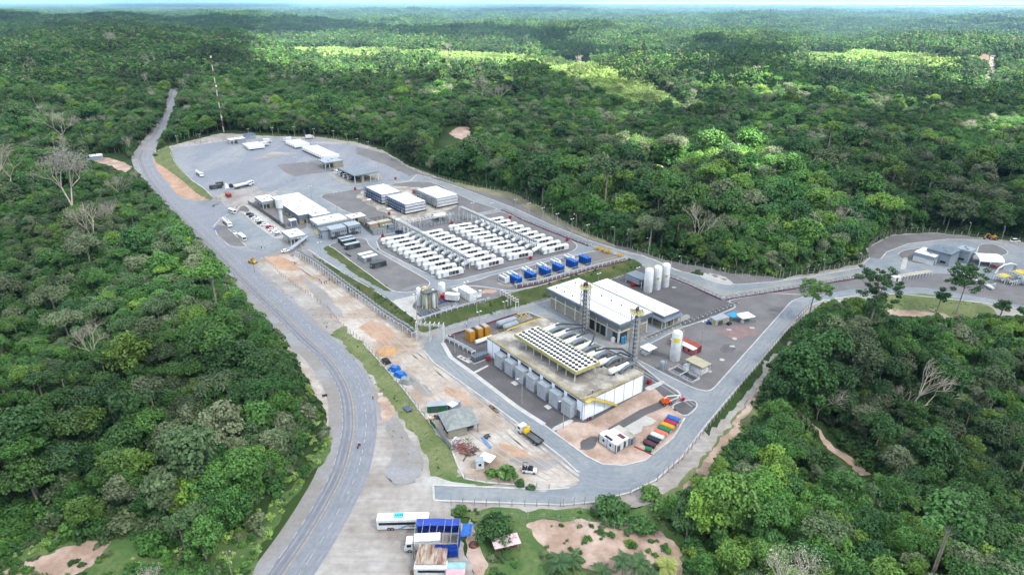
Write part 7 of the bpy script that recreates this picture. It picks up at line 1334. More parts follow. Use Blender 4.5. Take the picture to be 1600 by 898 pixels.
sag(MB(), (xm, by0 - .4, .8), (bx1, by0 - .4, .8), (bx1, by0 - .1, 4.4), (xm, by0 - .1, 4.4), 8, .09, 3).build('front_tarpaulin', mTARP, tl)
sag(MB(), (bx0, by1 - 2.2, 4.55), (bx1, by1 - 2.2, 4.6), (bx1, by1, 4.7), (bx0, by1, 4.7), 8, .07, 4).build('roof_tarpaulin', mTARP, tl)
truck('white truck reversed into the blue tarpaulin shed', AT(661, 856, .05), R(184), 'box', 8.4, name='lot_truck', bodymat=None)
F, L, W, a_ = foot((648.5, 879), (649, 852), (697, 879), 3.3); t = thing('rusty_roof_shed', 'shed with rusty streaked corrugated roof over a white bus', 'shed', F, a_)
m = MB(); n = 26
for k in range(n): x0, x1 = W * k / n, W * (k + 1) / n; m.add([(x0, -.3, 3.2), ((x0 + x1) / 2, -.3, 3.28), (x1, -.3, 3.2), (x1, L + .3, 3.5), ((x0 + x1) / 2, L + .3, 3.58), (x0, L + .3, 3.5)], [(0, 1, 4, 5), (1, 2, 3, 4)])
m.build('roof', M('rust_streaked_sheet', tuple(v * .5 for v in lin((208, 196, 180))), .8, col2=tuple(v * .5 for v in lin((138, 96, 74))), scale=1.1, stretch=(1.6, .25, 1), low=.38, high=.6), t); [MB().box(x - .08, x + .08, y - .08, y + .08, 0, 3.2).build('post', mWOODR, t) for x in (.1, W - .1) for y in (0, L)]
bus('old white bus parked under the rusty roofed shed', AT(674, 895, .05), R(180), 7.4, 2.4, 2.9, True, 'old_bus')
o = MB().box(-4.6, 4.6, -1.6, 1.6, 0, .35); [o.box(-4.6, 4.6, y, y + .06, .35, .4) for y in (-1.6, -.5, .5, 1.5)]; o = o.build('timber_platform', mWOODR, None, AT(672, 900, .02), 0); tag(o, 'grey timber platform in front of the rusty roofed shed', 'platform')
F, L, W, a_ = foot((697, 905), (698, 880), (724, 905), 2.8); t = thing('pink_roof_hut', 'hut with pink and pale blue patched roof beside the rusty roofed shed', 'hut', F, a_); MB().box(.2, W - .2, .2, L - .2, 0, 2.6).build('wall', mWOODR, t); MB().box(-.2, W + .2, -.2, L * .7, 2.6, 2.75).build('roof', C('faded_pink_sheet', (226, 184, 190), .6, rough=.7, var=.14, scale=.9), t); MB().box(-.2, W + .2, L * .7 + .01, L + .4, 2.62, 2.78).build('roof_patch', C('pale_sky_sheet', (150, 200, 226), .6, var=.1), t); MB().box(.6, W - .6, L + .41, L + .5, 1.4, 2.6).build('dark_opening', mBLACK, t)
F, L, W, a_ = foot((773, 857.5), (766.5, 840.5), (814.5, 848), 2.5); t = thing('pink_roof_shed', 'small open shed with pink stained sheet roof under the round dark bush', 'shed', F, a_); MB().box(0, W, 0, L, 2.4, 2.52).build('roof', C('pink_stained_sheet', (228, 196, 202), .62, rough=.7, col2=tuple(v * .5 for v in lin((170, 110, 110))), scale=.8, low=.3, high=.5), t); [MB().box(x, x + .12, y, y + .12, 0, 2.4).build('post', mWOODR, t) for x in (.2, W - .3) for y in (.2, L - .3)]; MB().box(.5, W - .5, L * .4, L - .4, 0, 1.0).build('bench', mWOODR, t)
o = sag(MB(), (-1.6, -2.2, .12), (1.3, -1.8, .15), (1.5, 2.0, .12), (-1.2, 2.2, .2), 7, .05, 9).build('ground_tarpaulin', mBLUE, None, AT(731, 828, .05)); tag(o, 'crumpled blue tarpaulin lying on the pale ground beside the blue shed', 'tarpaulin')
o = MB().lathe([(1.3, 0), (1.1, .4), (.5, .7), (.05, .8)], 10).build('earth_heap', MC['rusty_brown'], None, AT(740, 851, .05)); tag(o, 'small red brown earth heap on the sandy path by the blue shed', 'heap')
# ================================================================== gas station at the right
block('white station building with tall dark doorways, by the loop road', (1461, 402), (1447, 391), (1486, 397), 4.6, mWHITE, mROOFW, mWGREY, 1.8, name='station_building', wins=0, doors=3)
block('grey roofed middle block of the station with yellow structure in front', (1487, 398), (1476, 386), (1515, 393), 6.4, mWGREY, mMGREY, mMGREY, 1.0, name='station_building', wins=2)
block('tall pale end block of the station building next to the loop curve', (1517, 393), (1508, 386), (1529, 389), 6.6, mWGREY, mWGREY, mWGREY, 1.0, name='station_building', wins=1)
t = thing('yellow_steelwork', 'yellow steel frame standing in front of the grey roofed station block', 'frame', PX(1503, 402), PA); m = MB(); [m.box(x, x + .25, y, y + .25, 0, 3) for x in (-4, -1.3, 1.3, 4) for y in (-1.5, 1.5)]; m.build('post', mORG, t); MB().box(-4.3, 4.4, -1.8, 1.9, 3, 3.25).build('deck', mYEL, t)
container('white long container with a red end panel on the station island', PX(1452, 409), R(37) - R(75), 3.0, 2.6, 2.8, mWHITE, mROOFW, door=False) if False else None
t = thing('white_van_body', 'white box trailer with red tail lamps standing on the station island', 'trailer', PX(1441, 404), hd((1451, 410), (1433, 399))); MB().box(-4.5, 4.5, -1.25, 1.25, .8, 3.2, top=(.1, .2)).build('cargo_body', mWHITE, t); MB().box(-4.56, -4.5, -1.1, 1.1, .9, 1.6).build('tail_panel', mRED, t); [wheel(t, x, y, .45, .3) for x in (-3, -2, 3) for y in (-1.1, 1.1)]
t = thing('arched_canopy', 'white arched canopy shelter on posts next to the station loop', 'canopy', PX(1538, 412), R(-10)); m = MB(); n = 8; vs = []
for i in range(n + 1): a = math.pi * i / n; vs += [(-5, -5 * math.cos(a), 2.8 + 2.0 * math.sin(a)), (6, -5 * math.cos(a), 2.8 + 2.0 * math.sin(a))]
m.add(vs, [(2 * i, 2 * i + 1, 2 * i + 3, 2 * i + 2) for i in range(n)]); m.build('arched_roof', mROOFW, t); [MB().box(x, x + .3, y, y + .3, 0, 2.8).build('column', mWHITE, t) for x in (-4.8, 0, 5.6) for y in (-4.9, 4.6)]
rack('white caged pipe walk beside the station gravel with yellow valves', [(1404, 438), (1428, 434), (1452, 430)], 2.6, 2.2, 3, [mWHITE, mYEL], 1.6, name='pipe_cage')
t = thing('pipe_launcher', 'white inclined pipe launcher on supports in the station gravel yard', 'pipework', PX(1519, 439), hd((1519, 438), (1540, 448))); m = MB(); m.path([(0, 0, 1.2), (9, 0, 1.2)], .4, 8); m.tube((8, 0, 1.2), (11, 0, 1.2), .7, n=10); m.build('barrel', mWHITE, t); m = MB(); [m.box(x, x + .2, -.6, .6, 0, 1.1) for x in (.5, 4, 8, 10)]; m.build('saddle', mSTEEL, t)
for k, (q, s, lab) in enumerate([((1545, 447), 1.6, 'white pipe frame at the foot of the launcher'), ((1566, 440), 2.6, 'tall white pipe frame with yellow platform in the station yard'), ((1578, 443), 2.2, 'white pipe frame with dark valves beside the tall one'), ((1592, 436), 3.0, 'white pipework with broad yellow platform at the picture edge'), ((1556, 420), 1.8, 'red and white pipe manifold below the arched canopy')]):
    t = thing('pipe_assembly', lab, 'pipework', PX(*q), R(20)); m = MB(); [m.path([(x * s, -s, 0), (x * s, -s, s * 1.1), (x * s, s, s * 1.1), (x * s, s, 0)], .14) for x in (-1, -.3, .4, 1)]; [m.path([(-s * 1.2, y, s * .7), (s * 1.3, y, s * .7)], .2) for y in (-s * .5, s * .4)]; m.build('pipe', mRED if k == 4 else mWHITE, t); m = MB(); m.box(-s * .9, s * .9, -s * .7, s * .7, s * 1.15, s * 1.25); m.build('platform', mYEL if k in (1, 3) else mSTEELD, t)
t = thing('gas_vessel', 'pale round ended gas vessel at the edge of the station yard', 'vessel', PX(1600, 446), 0); m = MB(); m.lathe([(.3, .6), (1.3, 1.0), (1.7, 2.0), (1.7, 3.2), (1.3, 4.2), (.3, 4.6)], 16); smooth(m.build('shell', C('pale_teal_tank', (186, 214, 214), .65, var=.04), t)); MB().box(-1, 1, -1, 1, 0, .8).build('plinth', mCONC, t)
t = thing('white_arch_pipe', 'big white curved duct rising over the station pipe frames', 'duct', PX(1572, 427), R(10)); m = MB(); m.path([(-6, 0, .5), (-5, 0, 3), (-2.5, 0, 4.6), (1, 0, 5), (4, 0, 4)], .38, 8); smooth(m.build('duct_shell', mWHITE, t)); MB().box(3.5, 4.3, -.5, .5, 0, 3.9).build('stand', mSTEEL, t)
t = thing('excavator', 'yellow wheeled excavator parked by the fence above the station', 'excavator', PX(1550, 374), R(170)); MB().box(-1.8, 1.4, -1.2, 1.2, 1.0, 2.2, top=(.2, .1)).build('body', mORG, t); MB().box(-.2, 1.2, -1.1, .2, 2.2, 3.3, top=(.15, .1)).build('cab', mGLASS, t); [wheel(t, x, y, .8, .5) for x in (-1.3, 1.3) for y in (-1.2, 1.2)]; MB().path([(1.2, .5, 2.0), (2.6, .5, 3.4), (4.2, .5, 2.0), (4.0, .5, .6)], .2).build('arm', mORG, t); MB().box(3.6, 4.5, 0, 1.0, .2, .8).build('bucket', mDGREY, t)
car('white car parked by the fence above the station', PX(1586, 378), R(5), cm['white'], None, L=5.0, Hh=1.9)
container('low white cabin beside the caged pipe walk', PX(1397, 441), R(15), 2.4, 3.4, 2.2, mWHITE, mROOFW, name='site_cabin', cat='cabin')
sheet('station_slab', [(1406, 421), (1412, 402), (1419, 402), (1415, 421)], mCONCW, 5.6, wob=0)
# ================================================================== huts in the clearings
block('long white roofed hut at the forest clearing across the highway', (133, 246), (109, 244), (135, 240.5), 3.4, mWGREY, mROOFW, name='forest_hut', fh=.4, Lx=9, Wx=12)
block('tiny white roofed hut far off in the wood below the bright clearing', (1436, 121), (1428, 120), (1438, 118), 4, mWGREY, mROOFW, name='forest_hut', fh=.4, Lx=8, Wx=10, z=H(*TOP(1436, 121, 4).xy) + 9)
for k, (n_, l_, r_, lab, rf) in enumerate([((358, 219), (352, 214), (380, 214), 'white roofed open hut behind the yard fence', mROOFW), ((383, 211), (378, 208), (398, 208), 'blue roofed hut behind the yard fence', mBLUEFR)]): block(lab, n_, l_, r_, 4.0, mWGREY, rf, name='fence_hut', fh=.5, cols=(k == 0), Lx=8, Wx=14 if k == 0 else 9)
# ================================================================== fences, lamps, masts
def post_fence(label, pts, h, pitch, mat, wires=3, name='perimeter_fence', pr=.09, crook=True, low=False):
    Wp = [PX(*p) for p in pts]; O = Wp[0]; D = dense([(p.x, p.y) for p in Wp], pitch); Z = H_np(np.array([p.x for p in D]), np.array([p.y for p in D])); A = offset_line(D, .5)
    t = thing(name, label, 'fence', O); pm = MB(); pm.box(-pr, pr, -pr, pr, -.2, h); me = pm.mesh('post', mat); ex = MB()
    if crook: pm2 = MB(); pm2.box(-pr, pr, -pr, pr, -.2, h); pm2.tube((0, 0, h - .05), (.35, 0, h + .4), pr * .8, n=4); me = pm2.mesh('post', mat)
    for i, (a, z) in enumerate(zip(D, Z)):
        if i < 100: o = bpy.data.objects.new('post', me); COL.objects.link(o); o.parent = t; o.location = (a.x - O.x, a.y - O.y, z - O.z)
        else: ex.box(a.x - O.x - pr, a.x - O.x + pr, a.y - O.y - pr, a.y - O.y + pr, z - O.z, z - O.z + h)
    if ex.f: o = ex.build('posts', mat, t); o['kind'] = 'stuff'
    m = MB()
    for k in range(wires): m.path([(a.x - O.x, a.y - O.y, z - O.z + h * (k + 1) / (wires + .2)) for a, z in zip(D, Z)], .018, 3)
    if low: m2 = MB(); [m2.box(min(a.x, c.x) - O.x, max(a.x, c.x) - O.x + .05, min(a.y, c.y) - O.y, max(a.y, c.y) - O.y + .05, z - O.z - .1, z - O.z + .05) for a, c, z in []]
    m.build('wire', mSTEEL, t); return t
mPOST = C('concrete_post', (206, 200, 188), .5, rough=.9, var=.1)
post_fence('post and wire fence behind the truck yard at the forest edge', [(270, 230), (305, 226), (350, 221), (413, 216), (446, 216), (488, 218), (526, 220), (551, 226), (576, 230), (605, 246), (631, 262)], 2.6, 4.0, mPOST)
post_fence('post and wire fence between the forest and the perimeter road, upper stretch', [(631, 262), (662, 273), (698, 284), (727, 291), (760, 296), (800, 303)], 2.6, 3.0, mPOST)
post_fence('post and wire fence between the forest and the perimeter road, middle stretch', [(804, 304), (845, 326), (871, 347), (910, 363), (926, 371), (964, 384), (996, 396), (1030, 406)], 2.6, 3.0, mPOST)
post_fence('post and wire fence between the forest and the pale spoil mound', [(1034, 408), (1049, 412), (1098, 421), (1138, 429), (1181, 434), (1208, 437)], 2.6, 3.0, mPOST)
post_fence('post and wire fence rising from the bend to the station', [(1212, 437), (1234, 432), (1280, 426), (1340, 414), (1357, 403)], 2.6, 3.0, mPOST)
post_fence('post and wire fence curving round the station gravel', [(1357, 400), (1357, 387), (1370, 376), (1391, 367), (1423, 362.5), (1451, 363), (1489, 367), (1527, 370), (1565, 375), (1604, 380)], 2.6, 3.2, mPOST)
post_fence('fence of slim posts along the lower perimeter road and the right hand wood', [(880, 791), (930, 787), (985, 773), (1027, 752), (1068, 717), (1110, 664), (1155, 608), (1243, 502), (1266, 480)], 2.4, 2.6, mPOST)
post_fence('fence of slim posts along the dead end road above the grass lot', [(705, 789), (760, 790), (820, 791), (876, 791)], 2.2, 2.6, mPOST)
post_fence('sparse post fence across the grass below the dead end road', [(735, 810), (800, 811), (850, 812), (920, 820), (960, 825), (1000, 832)], 2.0, 3.6, mPOST, crook=False)
post_fence('fence along the top of the grass bank beside the construction yard', [(412, 404), (440, 431), (486, 464), (512, 481), (533, 508), (568, 537), (597, 569), (630, 607), (664, 652), (684, 674)], 1.9, 2.6, mPOST, crook=False)
strip('fence_footing', [tuple(PX(*p)[:2]) for p in [(568, 537), (597, 569), (630, 607), (664, 652), (704, 697), (716, 729), (726, 748), (760, 754), (800, 757), (858, 764)]], -.25, .25, mKERB, 4, h=.18)
t = thing('hoarding', 'white and green sheet hoarding leaning along the construction yard fence', 'hoarding', PX(684, 676)); O = t.location.copy(); P = dense([tuple(PX(*q)[:2]) for q in [(672, 661), (690, 683), (706, 702)]], 1.8)
for k, (a, c) in enumerate(zip(P, P[1:])):
    z = H(a.x, a.y) - O.z; u = c - a; m = MB(); nrm = Vector((u.y, -u.x)).normalized() * .05; m.add([(a.x - O.x, a.y - O.y, z), (c.x - O.x, c.y - O.y, z), (c.x - O.x, c.y - O.y, z + 1.8), (a.x - O.x, a.y - O.y, z + 1.8), (a.x - O.x + nrm.x, a.y - O.y + nrm.y, z), (c.x - O.x + nrm.x, c.y - O.y + nrm.y, z), (c.x - O.x + nrm.x, c.y - O.y + nrm.y, z + 1.8), (a.x - O.x + nrm.x, a.y - O.y + nrm.y, z + 1.8)], [(3, 2, 1, 0), (4, 5, 6, 7), (0, 1, 5, 4), (1, 2, 6, 5), (2, 3, 7, 6), (3, 0, 4, 7)]); m.build('sheet_panel', MC['green_container'] if k < 2 else mWGREY, t)
post_fence('fence of slim posts along the construction yard bottom edge', [(726, 748), (760, 754), (800, 757), (858, 764)], 1.8, 3.0, mPOST, crook=False)
def lamp(label, px, py, top, kind='double', grp='lamp posts', zoff=0, mat=None):
    p = PX(px, py); d = proj(p.x, p.y, p.z)[2]; h = max(3.5, (py - top) * d / FPX / .93 * 1.0)
    t = thing('lamp_post', label, 'lamp post', p, PA, grp); MB().tube((0, 0, -.1), (0, 0, h), .14, .09, 8).build('pole', mat or mPOST, t); 
    if kind == 'double':
        MB().box(-.9, .9, -.06, .06, h - .12, h).build('crossarm', mSTEEL, t); [MB().box(x - .3, x + .3, -.3, .3, h - .02, h + .2, top=(.08, .08)).build('lamp_head', mWHITE, t) for x in (-.8, .8)]
    else: MB().path([(0, 0, h - .05), (-.6, 0, h + .5), (-1.5, 0, h + .6)], .06).build('arm', mSTEEL, t); MB().box(-2.1, -1.4, -.16, .16, h + .52, h + .68).build('lamp_head', mWHITE, t)
    return t
for k, (x, y, tp) in enumerate([(279, 229, 214), (314, 225, 211), (390, 218, 203), (427, 216, 201), (461, 215.5, 200), (491.5, 217.5, 203), (522, 221, 206), (543, 226, 211), (559, 231, 218), (576, 237, 223)]): lamp('pale yard lamp post by the back fence, %s from the highway' % ORD[k], x, y, tp, grp='lamp posts behind the truck yard')
for k, (x, y, tp) in enumerate([(806, 336.6, 313), (826.5, 345, 319), (848, 355, 326), (870, 363, 335), (893, 375, 343), (917.6, 378.5, 352)]): lamp('double headed lamp post on the dark pipe rack, %s from the coolers' % ORD[k], x, y, tp, grp='double headed lamp posts on the perimeter road')
for k, (x, y, tp) in enumerate([(863, 343, 321), (900, 361, 336), (959, 383, 356), (1012.5, 399, 373), (1064, 412, 401), (1132, 431, 420), (1218, 435, 415), (1286, 424, 405.5), (1344, 411, 396), (1512, 368, 349), (1565, 374, 355)]): lamp('curved arm lamp post at the perimeter fence, %s from the cooler blocks' % ORD[k], x, y, tp, 'arm', grp='curved arm lamp posts at the forest edge')
for k, (x, y, tp, lab) in enumerate([(504, 417, 379, 'tall white lamp post on the grass bank beside the entry road'), (471.5, 395, 372, 'lamp post beside the covered walkway'), (651.5, 498, 458, 'slim lamp post at the tip of the concrete apron'), (729.5, 479, 440, 'slim lamp post at the edge of the process pad'), (745, 489, 462, 'slim pole on the grass bank below the process pad'), (815.4, 631, 588, 'slim lamp post on the pale walk beside the gravel strip'), (880, 668, 622, 'slim lamp post in front of the last ventilation box'), (711, 552, 522, 'slim lamp post in the gravel beside the short pipe rack'), (1096, 536, 500, 'tall slim lamp post in the middle of the gravel yard'), (749, 510, 486, 'slim lamp post at the back road behind the amber housings'), (789, 498, 470, 'slim lamp post at the back road behind the horizontal tanks'), (767, 421, 392, 'slim pole between the generator rows near the road'), (820, 408, 378, 'slim pole at the road end of the third generator row'), (704, 436, 405, 'slim pole at the road end of the first generator row'), (739, 345, 318, 'slim pole beside the white cooler block'), (769, 337, 318, 'second slim pole beside the white cooler block'), (487, 310, 292, 'slim pole between office and gravel yard'), (527, 331, 302, 'slim pole in the open gravel yard'), (604, 382, 352, 'slim pole at the first generator containers'), (935, 444, 427, 'lamp post on the grass bank behind the warehouse'), (995, 442, 418, 'lamp post at the pump shelter corner'), (588, 285, 262, 'slim pole at the loading shed'), (463, 262, 247, 'slim pole on the brown gravel of the yard'), (482, 272, 255, 'second slim pole on the brown gravel of the yard')]): lamp(lab, x, y, tp, 'arm' if k in (5, 6, 7) else 'double', grp=None)
t = thing('radio_mast', 'tall slim red and white lattice radio mast rising from the forest', 'mast', PX(350, 207)); hm = 64.0
for nm, mt, par in (('white_section', mWHITE, 0), ('red_section', C('mast_red', (150, 84, 66), .6, var=0), 1)):
    for s_ in range(12):
        if s_ % 2 != par: continue
        m = MB(); z0, z1 = hm * s_ / 12, hm * (s_ + 1) / 12
        for a in range(3): x, y = .36 * math.cos(a * 2.09), .36 * math.sin(a * 2.09); x2, y2 = .36 * math.cos((a + 1) * 2.09), .36 * math.sin((a + 1) * 2.09); m.tube((x, y, z0), (x, y, z1), .08, n=4); m.tube((x, y, z0), (x2, y2, z1), .05, n=3); m.tube((x2, y2, z0), (x, y, z1), .05, n=3)
        m.build(nm, mt, t)
m = MB(); [m.lathe([(.7, z), (.7, z + 1.6)], 10, 0, (0.2, 0)) for z in (hm, hm * .62, hm * .2)]; m.build('antenna', mWHITE, t)
for k, (x, y, tp, lab) in enumerate([(364, 905, 857, 'wooden utility pole with crossarm at the grassy highway verge'), (398, 425, 405, 'short post with sign at the wood edge beside the highway')]):
    p = PX(x, y); h = (y - tp) * proj(*p)[2] / FPX / .8; t = thing('utility_pole', lab, 'pole', p, R(20)); MB().tube((0, 0, -.3), (0, 0, h), .17, .11, 8).build('pole', mBARK, t); MB().box(-.9, .9, -.07, .07, h - .6, h - .45).build('crossarm', mWOODR, t); m = MB(); [m.lathe([(.08, h - .45), (.1, h - .2)], 6, 0, (q, 0)) for q in (-.7, 0, .7)]; m.build('insulator', mWHITE, t)
for k, (q, lab) in enumerate([((508, 622), 'small dark board sign on the dirt verge across the highway'), ((595, 620), 'pale board sign on the dirt beside the highway bend'), ((538, 531), 'small pale marker block in the mown grass by the highway')]):
    t = thing('board_sign', lab, 'sign', PX(*q), R(20)); MB().box(-.8, .8, -.05, .05, .7, 1.6).build('board', [mDGREY, mWHITE, mBEIGE][k], t); m = MB(); [m.box(x - .05, x + .05, -.04, .04, 0, .7) for x in (-.6, .6)]; m.build('post', mSTEEL, t)
# ================================================================== motorcycle and people
t = thing('motorcycle', 'dark motorcycle with rider riding along the highway bend', 'motorcycle', AT(561, 698, .13), R(75)); m = MB(); [m.tube((x, -.07, .32), (x, .07, .32), .32, n=14) for x in (-.65, .65)]; m.build('wheel', mBLACK, t); m = MB(); m.box(-.6, .5, -.14, .14, .5, .85, top=(.1, .04)); m.path([(.65, 0, .32), (.45, 0, 1.0)], .05); m.path([(.45, -.35, 1.05), (.45, .35, 1.05)], .03); m.build('body', mMAROON, t)
def person_mesh(pose):
    """joints in metres; one continuous skinned body"""
    J = {'pel': (0, 0, .95), 'wai': (0, 0, 1.12), 'che': (0, 0, 1.36), 'nek': (0, 0, 1.50), 'hd': (0, .02, 1.62), 'top': (0, .01, 1.74)}
    st = {'stand': .05, 'walk': .28, 'sit': 0}[pose]; E = [('pel', 'wai'), ('wai', 'che'), ('che', 'nek'), ('nek', 'hd'), ('hd', 'top')]
    rad = {'pel': (.15, .11), 'wai': (.13, .1), 'che': (.17, .12), 'nek': (.06, .06), 'hd': (.095, .11), 'top': (.07, .08)}
    for s, n in ((-1, 'l'), (1, 'r')):
        if pose == 'sit': J.update({n + 'hip': (s * .1, 0, .9), n + 'kne': (s * .16, .42, .82), n + 'ank': (s * .16, .38, .42), n + 'toe': (s * .16, .54, .38), n + 'sho': (s * .2, .05, 1.42), n + 'elb': (s * .27, .25, 1.2), n + 'wri': (s * .25, .48, 1.1), n + 'han': (s * .24, .56, 1.1)})
        else: J.update({n + 'hip': (s * .1, 0, .88), n + 'kne': (s * .11, s * st * .5 + .04, .5), n + 'ank': (s * .11, s * st, .08), n + 'toe': (s * .12, s * st + .16, .04), n + 'sho': (s * .19, 0, 1.42), n + 'elb': (s * .26, -s * st * .4, 1.15), n + 'wri': (s * .26, -s * st * .6 + .08, .92), n + 'han': (s * .26, -s * st * .6 + .1, .82)})
        E += [('pel', n + 'hip'), (n + 'hip', n + 'kne'), (n + 'kne', n + 'ank'), (n + 'ank', n + 'toe'), ('che', n + 'sho'), (n + 'sho', n + 'elb'), (n + 'elb', n + 'wri'), (n + 'wri', n + 'han')]
        rad.update({n + 'hip': (.1, .1), n + 'kne': (.065, .065), n + 'ank': (.045, .05), n + 'toe': (.045, .03), n + 'sho': (.07, .07), n + 'elb': (.048, .048), n + 'wri': (.033, .03), n + 'han': (.04, .025)})
    ks = list(J); me = bpy.data.meshes.new('person'); me.from_pydata([J[k] for k in ks], [(ks.index(a), ks.index(b)) for a, b in E], []); o = bpy.data.objects.new('tmp', me); COL.objects.link(o); o.modifiers.new('s', 'SKIN'); 
    for i, k in enumerate(ks): me.skin_vertices[0].data[i].radius = rad[k]; me.skin_vertices[0].data[i].use_root = (k == 'pel')
    sb = o.modifiers.new('u', 'SUBSURF'); sb.levels = 1; dg = bpy.context.evaluated_depsgraph_get(); r = bpy.data.meshes.new_from_object(o.evaluated_get(dg)); bpy.data.objects.remove(o); return r
PM = {k: person_mesh(k) for k in ('stand', 'walk', 'sit')}
mSKIN = C('brown_skin', (150, 104, 80), .8, rough=.6, var=0); mTROU = C('dark_trousers', (38, 44, 62), .9, rough=.9, var=0)
SH = {'orange': C('orange_shirt', (220, 90, 40), .8, rough=.9, var=0), 'navy': C('navy_shirt', (34, 42, 70), .9, rough=.9, var=0), 'red': C('red_shirt', (170, 40, 44), .8, rough=.9, var=0), 'grey': C('grey_shirt', (120, 124, 128), .7, rough=.9, var=0)}
def person(label, loc, rz, shirt, pose='stand', hat=True, parent=None):
    me = PM[pose].copy(); me.materials.clear(); [me.materials.append(m) for m in (mSKIN, SH[shirt], mTROU, mBLACK)]; lo = .93
    mi = []
    for p in me.polygons:
        z = p.center.z; x = abs(p.center.x); hand = (z < .9 and x > .21 and pose != 'sit') or (pose == 'sit' and p.center.y > .5 and z > 1)
        mi.append(0 if z > 1.5 or hand else (1 if (z > lo and not (pose == 'sit' and z < .98)) or x > .205 else (3 if z < .1 else 2)))
    me.polygons.foreach_set('material_index', mi); me.polygons.foreach_set('use_smooth', [True] * len(mi)); o = bpy.data.objects.new('person', me); COL.objects.link(o); o.location = loc; o.rotation_euler = (0, 0, rz); tag(o, label, 'person')
    h = MB().lathe([(.15, 1.66), (.135, 1.68), (.125, 1.75), (.07, 1.82), (.01, 1.84)], 14).lathe([(.17, 1.655), (.17, 1.665)], 14) if hat else MB().lathe([(.1, 1.66), (.115, 1.7), (.1, 1.77), (.03, 1.8)], 10); h.build('helmet' if hat else 'hair', mWHITE if hat else mBLACK, o)
    f = MB(); [f.box(x - .012, x + .012, .115, .135, 1.635, 1.65) for x in (-.035, .035)]; f.box(-.012, .012, .12, .15, 1.6, 1.63); f.build('face', mBLACK, o); return o
P_L = [((409, 389), 'navy', 'person in dark clothes standing in the forecourt, first of two'), ((414.5, 389), 'navy', 'person in dark clothes standing in the forecourt, second of two'), ((461, 414), 'navy', 'person in dark clothes walking alone on the construction dirt'), ((455, 401), 'red', 'person in red top at the foot of the covered walkway'), ((458, 401.5), 'red', 'second person in red top at the foot of the covered walkway'), ((499.5, 440), 'navy', 'person in dark clothes, foremost of the group by the pipe rack'), ((502.5, 444), 'grey', 'person in grey crouched group by the pipe rack'), ((507, 444), 'navy', 'person in dark clothes in the middle of the group by the pipe rack'), ((510, 443), 'navy', 'person in dark clothes closest to the pipe rack'), ((515, 439), 'red', 'person in red top right beside the pipe rack'), ((523, 444), 'red', 'person in red top leaning on the pipe rack'), ((590.5, 392), 'navy', 'person in dark clothes walking on the road by the generator rows'), ((729.5, 512), 'navy', 'person in dark clothes walking on the road behind the amber housings'), ((583, 624), 'orange', 'person in orange clothes at the outer edge of the highway bend'), ((323.5 + 47, 326), 'navy', 'person in dark clothes at the yard gate'), ((925.5, 617), 'navy', 'person')]
for k, (q, s, lab) in enumerate(P_L[:15]): p = PX(*q); p.z += .1; person(lab, p, k * 1.7, s, 'walk' if k % 3 == 2 else 'stand')
p = AT(925.5, 616, 7.14); person('person in dark clothes standing on the hall roof at the head of the yellow stair', p, 1.0, 'navy')
p = PX(820.5, 736); p.z += .1; person('person in dark clothes standing beside the white utility vehicle', p, 2.0, 'navy')
o = person('rider in red top sitting on the dark motorcycle', AT(561, 698, .05), R(75) - R(90), 'red', 'sit')
# ================================================================== single plants the photo shows apart from the wood
def lone(name, label, cat, loc, parts, sc=1.0, rz=0.0, group=None, tilt=None):
    t = thing(name, label, cat, loc, rz, group); t.scale = (sc,) * 3
    if tilt: t.rotation_euler = (tilt[0], tilt[1], rz)
    for nm, me in parts:
        if me: o = bpy.data.objects.new(nm, me); COL.objects.link(o); o.parent = t
    return t
def dome_bush(seed, r, n, mat=None, ls=.26, hk=1.1):
    random.seed(seed); np.random.seed(seed); c, nn, s, tt, cl = crown_pts(r, r * hk, .2, 30, n, ls); return quads('crown', c, nn, s, tt, np.zeros(len(c)), mat or mDKL), trunk_mesh('trunk', r * .6, .25, cl, mBARKD, 6)
mDKL = leaf_mat('dense_dark_leaves', [(0, (.030, .078, .020)), (1, (.042, .10, .026))])
mMIDL = leaf_mat('fresh_green_leaves', [(0, (.06, .135, .03)), (1, (.075, .15, .035))])
for k, (q, r_, h_, mt, lab) in enumerate([((775, 838), 4.8, 1.15, mDKL, 'big round dark bush beside the blue tarpaulin shed'), ((955, 803), 4.2, 1.0, mDKL, 'big dark bush on the fence line below the perimeter road'), ((791, 744), 2.3, 1.5, mMIDL, 'fresh green bush inside the bottom edge of the construction yard'), ((800, 745), 1.4, .8, mMIDL, 'low green bush beside the taller one at the construction yard edge'), ((1016, 778), 2.6, 1.3, mMIDL, 'small leafy tree at the corner of the perimeter fence'), ((720, 800), 1.6, .8, mMIDL, 'low bush at the start of the grass lot'), ((768, 742), 1.8, .6, mMIDL, 'low hedge like bush near the guard booth'), ((1000, 826), 3.4, .7, mDKL, 'low dark bush on the sandy clearing edge'), ((1035, 800), 3.2, .9, mMIDL, 'leafy bush on the slope below the fence corner')]):
    cm_, tm_ = dome_bush(50 + k, r_, int(2600 * r_ / 4), mt, hk=h_); lone('green_bush', lab, 'bush', PX(*q), [('crown', cm_), ('trunk', tm_)])
